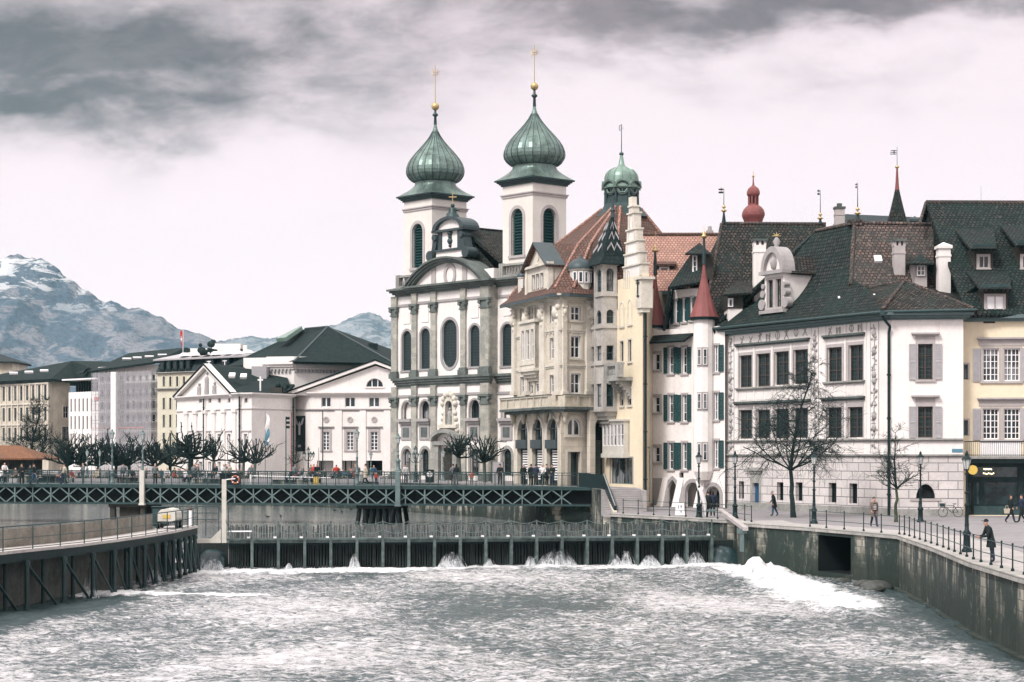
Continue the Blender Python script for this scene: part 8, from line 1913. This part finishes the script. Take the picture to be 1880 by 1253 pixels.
def body_mesh(pose):
 if pose in BODY:return BODY[pose]
 J,E=joints(POSES[pose]);me=skin_body(J,E,'person_body');seg=[(Vector(J[a][0]),Vector(J[b][0]),a,b)for a,b in E];lab=[]
 def reg(a,b):
  if b[:3]=='toe':return 3
  if b[:3]in('kne','ank','hip'):return 1
  if b[:4]=='palm' or b[0]in 'f' and b[1].isdigit()or b[0]=='t' and b[1]in 'LR':return 2
  if b in('neck','jaw','skull','crown','nose'):return 2 if b!='neck' else 0
  return 0
 for p in me.polygons:
  c=p.center;best=None
  for A,B,a,b in seg:
   d=B-A;t=max(0,min(1,(c-A).dot(d)/max(1e-9,d.length_squared)));q=(c-(A+d*t)).length
   if best is None or q<best[0]:best=(q,reg(a,b))
  lab.append(best[1])
 BODYLAB[pose]=lab;me.polygons.foreach_set('material_index',lab);BODY[pose]=(me,J);return BODY[pose]
def person(label,loc,rz,pose,top,legs,hair='hair_dark',coat=None,hat=None,stripes=False,scale=1.,long_hair=False,group=None):
 me,J=body_mesh(pose);t=bpy.data.objects.new('person',None);COL.objects.link(t);t.location=loc;t.rotation_euler=(0,0,rz);t.scale=(scale,)*3;t['_o']=(0,0,0);tag(t,label,'person',group)
 bm_=me.copy()
 for k in(top,legs,'skin','cloth_black'):bm_.materials.append(M[k])
 bm_.polygons.foreach_set('material_index',BODYLAB[pose])
 o=bpy.data.objects.new('body',bm_);COL.objects.link(o);o.parent=t
 sk,cr,jw=(Vector(J[k][0])for k in('skull','crown','jaw'));ax=(cr-sk).normalized();fw=(Vector(J['nose'][0])-jw);fw=(fw-ax*fw.dot(ax)).normalized();sd=fw.cross(ax)
 mb=MB();rows=[]
 for i in range(7):
  th_=pi*.56*i/6;rows.append([sk+ax*.025+(ax*cos(th_)*.108+(sd*cos(a)*.088+fw*sin(a)*.104)*sin(th_))-fw*(.018+.012*i/6)+(Vector((0,0,-.16))if long_hair and i==6 and sin(a)<.2 else Vector((0,0,0)))for a in[2*pi*k/12 for k in range(12)]])
 mb.grid(rows,0,True,True);mb.build('hair' if not hat else 'cap',M[hat or hair],t)
 if hat:mb=MB();mb.extr([sk+ax*.05+fw*y+sd*x for x,y in((-.07,.07),(.07,.07),(.05,.17),(-.05,.17))],ax*.015);mb.build('cap_peak',M[hat],t)
 mb=MB()
 for s in(-1,1):mb.ball(sk+sd*s*.031+fw*.083-ax*.03,.011,6)
 mb.build('eyes',M['black'],t);mb=MB()
 for s in(-1,1):mb.ball(sk+sd*s*.082-ax*.035,.024,6,0,1.4)
 mb.build('ears',M['skin'],t)
 mb=MB();c=jw+fw*.083-ax*.005;mb.tube(c-sd*.022,c+sd*.022,.007,None,4);mb.build('mouth',M['cloth_red'],t)
 if coat:
  mb=MB();pl,ch=Vector(J['pelvis'][0]),Vector(J['chest'][0]);up=(ch-pl).normalized();rows=[]
  for hgt,rx,ry in((-.32,.235,.20),(-.1,.215,.165),(.08,.18,.14),(.2,.185,.14),(.38,.215,.15),(.48,.19,.12),(.53,.10,.085)):
   cc=pl+(up*hgt if hgt>0 else Vector((0,0,hgt)));rows.append([cc+Vector((cos(a)*rx,sin(a)*ry,0))for a in[-pi/2+.22+(2*pi-.44)*k/16 for k in range(17)]])
  mb.grid(rows,0,True);mb.build('coat',M[coat],t)
 if stripes:
  mb=MB();mb.box(-.10,.10,-.148,-.12,.98,1.42);mb.build('jumper',M['cloth_black'],t);mb=MB()
  for k in range(4):z=1.06+.085*k;mb.box(-.09,.09,-.155,-.13,z,z+.03)
  mb.build('jumper_stripes',M['cloth_white'],t)
 return t
person('angler in a dark jacket and cap leaning on the quay railing',(19.48,77.5,0),R(-84),'lean','cloth_black','cloth_navy',hat='cloth_black',coat='cloth_black')
fr_=thing('fishing_rod','thin fishing rod held out over the quay railing by the angler','fishing rod',(18.95,77.5,1.12));mb=MB();mb.tube((19.05,77.62,1.08),(18.45,77.3,1.22),.014,.010,5);mb.build('grip',M['black'],fr_);mb=MB();mb.tube((18.45,77.3,1.22),(17.3,76.4,1.45),.010,.004,4);mb.build('blank',M['dark_iron'],fr_)
person('man walking toward the camera in a brown coat over a striped jumper',(21.65,114,0),R(8),'walk','cloth_coat','cloth_navy','hair_dark','cloth_coat',stripes=True)
person('stooping grey haired man in black jacket and jeans carrying a bag',(18.35,133.3,0),R(-100),'carry','cloth_black','cloth_jeans','hair_grey','cloth_black')
def bag(label,loc,w,h,m):
 t=thing('bag',label,'bag',loc);mb=MB();x,y,z=loc;mb.hexa([(x-w*.4,y-.08,z),(x+w*.4,y-.08,z),(x+w*.4,y+.08,z),(x-w*.4,y+.08,z),(x-w/2,y-.1,z+h),(x+w/2,y-.1,z+h),(x+w/2,y+.1,z+h),(x-w/2,y+.1,z+h)]);mb.build('sack',M[m],t)
 mb=MB();mb.path([Vector((x-w*.3,y,z+h)),Vector((x-w*.15,y,z+h+.2)),Vector((x+w*.15,y,z+h+.2)),Vector((x+w*.3,y,z+h))],.012,4);mb.build('handle',M[m],t)
bag('pale shopping bag hanging beside the stooping man',(18.03,133.45,.30),.34,.42,'shutter_grey')
person('person in black with a pale handbag passing the dark shopfront',(31.5,120.5,0),R(60),'walk','cloth_black','cloth_navy',coat='cloth_black',long_hair=True)
bag('cream handbag at the hip of the person passing the shopfront',(31.2,120.2,.62),.36,.3,'cloth_cream')
person('person in dark clothes cut off by the right edge of the photo',(32.35,121,0),R(-80),'walk','cloth_navy','cloth_black')
person('man in black carrying a rolled white awning before the arcade',(13.35,130.5,0),R(150),'carry','cloth_black','cloth_black',coat='cloth_black')
aw=thing('rolled_awning','tall curved white cloth beside the man in black by the arcade','awning',(12.9,130.2,0));mb=MB();rows=[]
for i in range(9):t_=i/8;c=Vector((12.55+.55*sin(t_*1.7)+.1*t_,130.0,2.55-2.4*t_));w_=.04+.16*sin(pi*min(1,t_*1.1));rows.append([c+Vector((w_*cos(a),w_*.6*sin(a),0))for a in[2*pi*k/8 for k in range(8)]])
mb.grid(rows,0,True,True);mb.build('cloth',M['cloth_white'],aw);mb=MB();mb.tube((12.75,130.15,.05),(12.6,130.1,2.65),.02,.02,5);mb.build('pole',M['dark_iron'],aw)
person('person with a backpack standing in the shade of the arcade',(14.0,133,0),R(170),'stand','cloth_navy','cloth_black',long_hair=True)
zb2=1.64
for px,Y,rz,ps,tp,lg_,kw,lab in((961,158.9,20,'stand','cloth_black','cloth_black',dict(hair='hair_grey'),'grey haired person at the left of the group on the footbridge'),(975,159.4,200,'pockets','cloth_black','cloth_navy',dict(coat='cloth_black'),'bulky man in a dark coat, back turned, in the footbridge group'),(984,158.8,170,'stand','cloth_navy','cloth_black',dict(),'person in navy beside the bulky man on the footbridge'),(996,159.0,0,'hold','cloth_white','cloth_black',dict(hair='hair_grey'),'person in a white top facing the river on the footbridge'),(1004,159.5,40,'stand','cloth_grey','cloth_black',dict(coat='cloth_black'),'person in a grey coat behind the white top on the footbridge'),(1014,158.8,-30,'hold','cloth_black','cloth_navy',dict(),'person in black at the right of the footbridge group'),(918,160.5,0,'hold','cloth_black','cloth_black',dict(hat='cloth_black'),'person in a black cap resting on the footbridge rail before the grey panel'),(40,164.7,10,'hold','cloth_black','cloth_black',dict(coat='cloth_black'),'person in black near the left end of the footbridge'),(62,165.3,80,'walk','cloth_black','cloth_jeans',dict(),'person walking left on the footbridge by the orange roof'),(671,162.9,-80,'walk','cloth_cream','cloth_black',dict(hair='hair_dark',coat='cloth_cream'),'person in a cream coat walking before the theatre'),(691,162.5,10,'stand','cloth_red','cloth_navy',dict(scale=.62),'small child in red on the footbridge before the theatre'),(866,161.0,20,'stand','orange_red','cloth_grey',dict(scale=.68,hair='hair_grey'),'child in an orange jacket on the footbridge before the church'),(832,161.8,190,'pockets','cloth_grey','cloth_black',dict(),'pair member in grey facing the church portal, left of the pale tree trunk'),(838,161.4,160,'stand','cloth_black','cloth_grey',dict(long_hair=True),'long haired person in black beside the pale tree trunk'),(745,162.4,30,'stand','cloth_white','cloth_grey',dict(),'person in a pale top behind the railing left of the church doors'),(285,165,15,'stand','cloth_grey','cloth_black',dict(hair='hair_grey'),'grey clothed person right of the tall left lamp'),(118,165.3,-60,'walk','cloth_cream','cloth_navy',dict(),'person in a cream jacket walking right on the left part of the footbridge')):
 person(lab,G(px,Y,zb2+.04),R(rz),ps,tp,lg_,group='people on the footbridge',**kw)
rnd=random.Random(77);mb=MB();me,J=body_mesh('sit');V=[v.co.copy()for v in me.vertices];SKZ=J['skull'][0][2];PL=[(tuple(p.vertices),4 if p.material_index==2 and(p.center.z>SKZ+.045 or(p.center.z>SKZ-.06 and p.center.y>J['skull'][0][1]+.01))else p.material_index)for p in me.polygons]
tops=[3,4,5,6,3,8,9,4,3,5,6,4,8,7]
for k in range(70):
 px=rnd.uniform(-20,700);Y=rnd.uniform(171,176)+(14 if px<420 else 6)*rnd.random();b=G(px,Y,PZ);a=rnd.uniform(0,2*pi);s=rnd.uniform(.95,1.08);tp=rnd.choice(tops);hc=rnd.choice((2,2,9,4));o=len(mb.v)
 if rnd.random()<.35:b=b+Vector((0,0,.42))
 mb.v+=[(b.x+s*(v.x*cos(a)-v.y*sin(a)),b.y+s*(v.x*sin(a)+v.y*cos(a)),b.z+s*v.z)for v in V]
 for f,m_ in PL:mb.f.append(tuple(o+i for i in f));mb.m.append({0:tp,1:1,2:0,3:2,4:hc}[m_]);mb.sm.append(True)
 mb.lathe(b+Vector((.6,0,0)),[(.25,0),(.03,.05),(.03,.7),(.35,.71),(.35,.74)],8,10)
mb.build('cafe_crowd',[M[k]for k in('skin','cloth_navy','black','cloth_black','cloth_grey','cloth_white','cloth_cream','cloth_red','cloth_jeans','cloth_coat','galvanised')],None,kind='stuff')
# SMALL THINGS
def bicycle(label,loc,rz,m='dark_iron',group=None):
 t=thing('bicycle',label,'bicycle',loc,group);t['_o']=tuple(loc);t.rotation_euler=(0,0,0);c,s=cos(rz),sin(rz);P=lambda x,z,y=0:Vector((loc[0]+x*c-y*s,loc[1]+x*s+y*c,loc[2]+z))
 for x in(-.53,.53):
  mb=MB();q=[P(x+.33*cos(a),.34+.33*sin(a))for a in[2*pi*k/24 for k in range(25)]];mb.path(q,.02,5);w_=mb.build('wheel',M['black'],t);mb=MB()
  for k in range(12):mb.tube(P(x,.34),P(x+.31*cos(k*pi/6),.34+.31*sin(k*pi/6)),.004,None,3)
  mb.build('spokes',M['galvanised'],w_)
 mb=MB()
 for a,b in(((-.53,.34),(-.12,.34)),((-.53,.34),(-.22,.80)),((-.12,.30),(-.24,.88)),((-.12,.30),(.38,.72)),((-.22,.78),(.36,.82)),((.53,.34),(.34,.92))):mb.tube(P(*a),P(*b),.018,None,6)
 mb.build('frame',M[m],t)
 mb=MB();mb.path([P(.30,.98,-.26),P(.36,1.0,-.1),P(.35,.95,0),P(.36,1.0,.1),P(.30,.98,.26)],.014,5);mb.build('handlebar',M['galvanised'],t)
 mb=MB();mb.hexa([P(-.38,.88,-.08),P(-.14,.89,-.03),P(-.14,.89,.03),P(-.38,.88,.08),P(-.38,.94,-.08),P(-.14,.93,-.03),P(-.14,.93,.03),P(-.38,.94,.08)]);mb.build('saddle',M['black'],t)
 mb=MB();mb.hexa([P(.45,.72,-.15),P(.72,.72,-.15),P(.72,.72,.15),P(.45,.72,.15),P(.42,.95,-.17),P(.76,.95,-.17),P(.76,.95,.17),P(.42,.95,.17)]);mb.build('basket',M['grey_iron'],t)
 return t
b_=bicycle('dark bicycle with basket leaning by the masonry wall near the shop',(30.25,131.5,.0),pi)
for k,(px,Y,lab)in enumerate(((362,172,'bicycle parked behind the footbridge railing below the thick pollard'),(378,172.4,'bicycle parked right beside the one below the thick pollard'),(395,171.8,'bicycle parked behind the rail left of the lifebuoy hut'),(612,170,'bicycle parked before the pier between two theatre doorways'),(630,170.3,'bicycle parked at the middle theatre doorway'))):bicycle(lab,tuple(G(px,Y,PZ)),rnd.uniform(.2,1.2),'grey_iron','bicycles parked along the bank')
sb=thing('sandwich_board','white sandwich board with dark marks standing before the arcade','sign',G(1248,134.5));c=G(1248,134.5)
for sg in(-1,1):
 mb=MB();mb.hexa([c+Vector((-.33,sg*.25,.04)),c+Vector((.33,sg*.25,.04)),c+Vector((.33,sg*.25+.03,.04)),c+Vector((-.33,sg*.25+.03,.04)),c+Vector((-.28,sg*.03,.88)),c+Vector((.28,sg*.03,.88)),c+Vector((.28,sg*.03+.03,.88)),c+Vector((-.28,sg*.03+.03,.88))]);pn=mb.build('panel',M['white_paint'],sb)
 if sg<0:
  mb=MB();y=lambda z:-.25+.22*(z-.04)/.84-.012
  for x0,x1,z0,z1 in((-.12,-.08,.5,.74),(-.15,-.12,.66,.7),(.05,.09,.56,.76),(.05,.16,.62,.655),(.13,.16,.5,.74),(-.02,.13,.3,.33),(.10,.13,.16,.33),(-.02,.02,.2,.28)):mb.hexa([c+Vector((a,y(z)+dy_,z))for z in(z0,z1)for a,dy_ in((x0,0),(x1,0),(x1,.01),(x0,.01))])
  mb.build('painted_marks',M['black'],pn)
hb=thing('lifebuoy_hut','small dark box hut standing on the footbridge behind the lifebuoy','hut',G(422,164,1.7));mb=MB();a,b=G(405,163.6,1.7),G(440,163.6,1.7);mb.box(a.x,b.x,163.2,164.4,1.7,2.62);mb.build('body',M['dark_iron'],hb);mb=MB();mb.box(a.x-.12,b.x+.12,163.05,164.5,2.62,2.7);mb.build('roof',M['black'],hb)
lb=thing('lifebuoy','red lifebuoy ring hanging on the footbridge railing','lifebuoy',W(432,881,162.1));mb=MB();c=W(432,881,162.1);rows=[]
for i in range(25):a=2*pi*i/24;ce=c+Vector((.31*cos(a),0,.31*sin(a)));rows.append([ce+Vector((cos(a)*.075*cos(b),.075*sin(b),sin(a)*.075*cos(b)))for b in[2*pi*k/8 for k in range(8)]])
mb.grid(rows,0,True,True);mb.build('ring',M['orange_red'],lb);mb=MB()
for k in range(4):a=pi/4+k*pi/2;mb.tube(c+Vector((.31*cos(a-.12),0,.31*sin(a-.12))),c+Vector((.31*cos(a+.12),0,.31*sin(a+.12))),.08,.08,8)
mb.build('band',M['cloth_white'],lb)
yb=thing('yellow_bin','small yellow box bin behind the footbridge railing before the theatre','bin',G(580,166,PZ));p=G(580,166,PZ);mb=MB();mb.box(p.x-.22,p.x+.22,165.8,166.2,PZ,PZ+.75);mb.build('body',M['yellow_paint'],yb);mb=MB();mb.box(p.x-.24,p.x+.24,165.78,166.22,PZ+.75,PZ+.82);mb.build('lid',M['dark_iron'],yb)
wb=thing('white_barrier','long white barrier bar on short posts behind the railing before the theatre','barrier',G(530,167,PZ));mb=MB();a,b=G(460,167.5,PZ),G(607,166,PZ);mb.tube(a+Vector((0,0,.78)),b+Vector((0,0,.62)),.06,.05,6);mb.build('bar',M['white_paint'],wb);mb=MB();mb.box(a.x-.1,a.x+.1,167.4,167.6,PZ,PZ+.9);mb.build('support',M['white_paint'],wb)
pnl=thing('grey_site_panel','pale grey site hoarding between pollard and corner house','panel',G(918,178,PZ));a,b=G(902,178,PZ),G(925,178,PZ);mb=MB();mb.box(a.x,b.x,177.9,178,PZ,ZY(849,178));mb.build('board',M['shutter_grey'],pnl);mb=MB();mb.box(a.x,a.x+.08,177.85,178.05,PZ,ZY(848,178));mb.box(b.x-.08,b.x,177.85,178.05,PZ,ZY(848,178));mb.build('frame',M['grey_iron'],pnl)
nb_=thing('notice_board','dark notice board with a round white emblem before the church','notice board',G(789,167,PZ));p=G(789,167,PZ);mb=MB();mb.box(p.x-.38,p.x+.38,166.9,167,PZ+.2,PZ+1.35);mb.build('board',M['black'],nb_);mb=MB();mb.tube((p.x,166.89,PZ+.95),(p.x,166.87,PZ+.95),.26,.26,16);mb.build('emblem',M['cloth_white'],nb_)
for px0,px1,Y,lab in((18,32,170,'low grey planter box nearest the left edge'),(138,168,171,'low grey planter box left of the tall left lamps'),(169,200,171,'low grey planter box just left of the tall left lamp'),(268,298,170,'low grey planter box right of the stone post lamp'),(304,334,170,'low grey planter box below the mansard house'),(442,500,168.5,'low grey planter box under the white barrier'),(590,655,167,'low grey planter box before the middle theatre doorway'),(696,728,166.5,'low grey planter box left of the right bridge post')):
 t=thing('planter_box',lab,'planter',G((px0+px1)/2,Y,PZ),'grey planter boxes behind the footbridge railing');a,b=G(px0,Y,PZ),G(px1,Y,PZ);mb=MB();mb.box(a.x,b.x,Y-.3,Y+.3,PZ,PZ+.52);mb.build('box',M['shutter_grey'],t);mb=MB()
 for k in range(int((b.x-a.x)/.16)):
  q=Vector((a.x+.1+k*.16,Y+rnd.uniform(-.2,.2),PZ+.5))
  for j in range(5):mb.tube(q,q+Vector((rnd.uniform(-.15,.15),rnd.uniform(-.15,.15),rnd.uniform(.12,.4))),.02,.008,3)
 mb.build('plants',M['bark_green'],t)
for x,y,r,lab in((19.35,104.2,.55,'wet dark boulder in the foam at the foot of the quay wall'),(19.55,102.2,.75,'largest wet boulder in the rapids by the quay wall'),(19.1,100.8,.45,'small black rock at the lower end of the boulders by the quay wall'),(18.5,107.0,.4,'rounded brown rock breaking the foam below the square opening')):
 c=Vector((x,y,ZD+.02));mb=MB();rows=[]
 for i in range(9):rows.append([c+Vector((cos(2*pi*j/14)*1.3,sin(2*pi*j/14)*.9,0))*r*sin(pi*i/8)*(1+.3*noise.noise(Vector((x+cos(2*pi*j/14),y+sin(2*pi*j/14),i*.4))))+Vector((0,0,r*.55*cos(pi*i/8)))for j in range(14)])
 mb.grid(rows,0,True,True);o=mb.build('boulder',M['rock'],None,org=(x,y,ZD));tag(o,lab,'rock')
def duck(label,px,py):
 Y=FPX*(CAMZ-ZU)/(py-HOR);c=G(px,Y,ZU);t=thing('duck',label,'duck',c,'ducks on the upper water');me=skin_body({'pelvis':((0,0,.06),(.09,.07)),'br':((.14,0,.06),(.07,.065)),'nk':((.2,0,.16),.032),'hd':((.23,0,.25),.04),'bl':((.31,0,.235),.014),'tl':((-.2,0,.1),.025)},[('pelvis','br'),('br','nk'),('nk','hd'),('hd','bl'),('pelvis','tl')],'duck_body');me.materials.append(M['cloth_black']);o=bpy.data.objects.new('body',me);COL.objects.link(o);o.parent=t;t.rotation_euler=(0,0,rnd.uniform(0,6))
for px,py,lab in((492,950,'dark duck on the bright water, leftmost of the ducks'),(516,949,'dark duck second from the left on the bright water'),(615,938,'dark duck nearest the left of the raking timber pier'),(628,941,'dark duck close beside the raking timber pier'),(645,937,'dark duck at the foot of the raking timber pier')):duck(lab,px,py)
# MOUNTAINS AND AIR
def interp(pts,x):
 for(a,b),(c,d)in zip(pts,pts[1:]):
  if a<=x<=c:return b+(d-b)*(x-a)/(c-a)
 return pts[0][1]if x<pts[0][0]else pts[-1][1]
def ridge_mesh(name,prof,Y,depth,m,x0,x1,nx=260,ny=60,rough=1.,label=None,seed=0,front=.55):
 """terrain: rises from the plain in front up to the measured skyline and falls behind it"""
 mb=MB();rows=[]
 for j in range(ny+1):
  t=j/ny;row=[]
  for i in range(nx+1):
   px=x0+(x1-x0)*i/nx;xs=(px-CX)/FPX*Y;zs=max(5,ZY(interp(prof,px),Y))
   y=Y-depth*front+depth*t
   if t<=front:k=(t/front);hgt=k**1.15
   else:k=1-(t-front)/(1-front);hgt=k**1.4
   v=Vector((xs*.006,y*.006,seed));w=Vector((xs*.02,y*.02,seed+3))
   n=(noise.fractal(v,1.0,2.1,5)*.22+noise.fractal(w,1.,2.1,4)*.05)*rough
   edge=min(1,abs(t-front)*6)
   z=zs*(hgt+n*edge*(.25+.75*hgt))if hgt>0 else 0
   sk=noise.fractal(Vector((xs*.06,seed,1)),.9,2.2,5)*zs*.022 if abs(t-front)<.04 else 0
   row.append((xs,y,max(-1.0,min(z,zs+(0 if edge<1 else-zs*.04))+sk)))
  rows.append(row)
 mb.grid(rows,0,True);return mb.build(name,m,None,kind='structure')
def mountmat(name,wood,cliff,snowamt,sn0,sn1,sc):
 m=bpy.data.materials.new(name);m.use_nodes=True;t=NT(m.node_tree);bs=t.n['Principled BSDF'];pos=t.new('ShaderNodeNewGeometry').outputs['Position']
 sx=t.new('ShaderNodeSeparateXYZ');t.l.new(pos,sx.inputs[0])
 a=t.noise(pos,sc,7,.6,.3);b=t.noise(t.map(pos,(1,.4,1.8)),sc*2.1,6,.62,.5);f=t.noise(pos,sc*14,3,.7)
 c=t.mix(t.step(b,.47,.58),wood,cliff);c=t.mix(t.math('MULTIPLY',t.step(f,.45,.65),.5),c,tuple(x*.5 for x in wood))
 s=t.noise(t.map(pos,(1,.5,2.2)),sc*2.6,7,.68,.6);hz=t.step(sx.outputs[2],sn0,sn1)
 sm_=t.math('MULTIPLY',t.step(t.math('ADD',s,t.math('MULTIPLY',hz,.13)),.60,.66),t.math('MULTIPLY',hz,snowamt))
 t.l.new(t.mix(sm_,c,(.80,.80,.80)),bs.inputs['Base Color']);bs.inputs['Roughness'].default_value=1;bs.inputs['Specular IOR Level'].default_value=0
 bn=t.new('ShaderNodeBump',i_0=.8,i_1=5);t.l.new(t.math('ADD',b,t.math('MULTIPLY',f,.3)),bn.inputs['Height']);t.l.new(bn.outputs[0],bs.inputs['Normal']);return m
sky1=[(-160,520),(-60,485),(0,472),(35,469),(75,478),(92,482),(112,497),(150,531),(180,548),(205,556),(235,566),(253,566),(275,573),(300,588),(335,605),(370,614),(395,628),(430,634),(480,648),(540,660),(620,690)]
sky2=[(330,660),(400,628),(430,621),(465,618),(500,621),(540,616),(580,605),(612,598),(635,588),(652,580),(672,572.5),(690,576),(705,585),(725,593),(760,605),(830,630),(900,650),(1000,680)]
M1,M2=2600,3600
ridge_mesh('mountain',sky1,M1,1300,mountmat('mountain_wood',(.095,.118,.150),(.205,.205,.225),.5,150,245,.011),-200,640,seed=2)
ridge_mesh('mountain',sky2,M2,1300,mountmat('hill_wood',(.12,.14,.165),(.18,.19,.21),.15,60,150,.012),300,1040,seed=9,rough=.8)
hz=MB();hz.box(-3600,3600,-60,4300,-5.5,460)
hm=bpy.data.materials.new('haze');hm.use_nodes=True;hm.node_tree.nodes.clear();t=NT(hm.node_tree)
pvn=t.new('ShaderNodeVolumePrincipled');pvn.inputs['Color'].default_value=(.30,.75,.88,1);pvn.inputs['Density'].default_value=HAZE;pvn.inputs['Anisotropy'].default_value=.0
on=t.new('ShaderNodeOutputMaterial');t.l.new(pvn.outputs[0],on.inputs['Volume'])
ho=hz.build('haze',hm,None,kind='stuff')
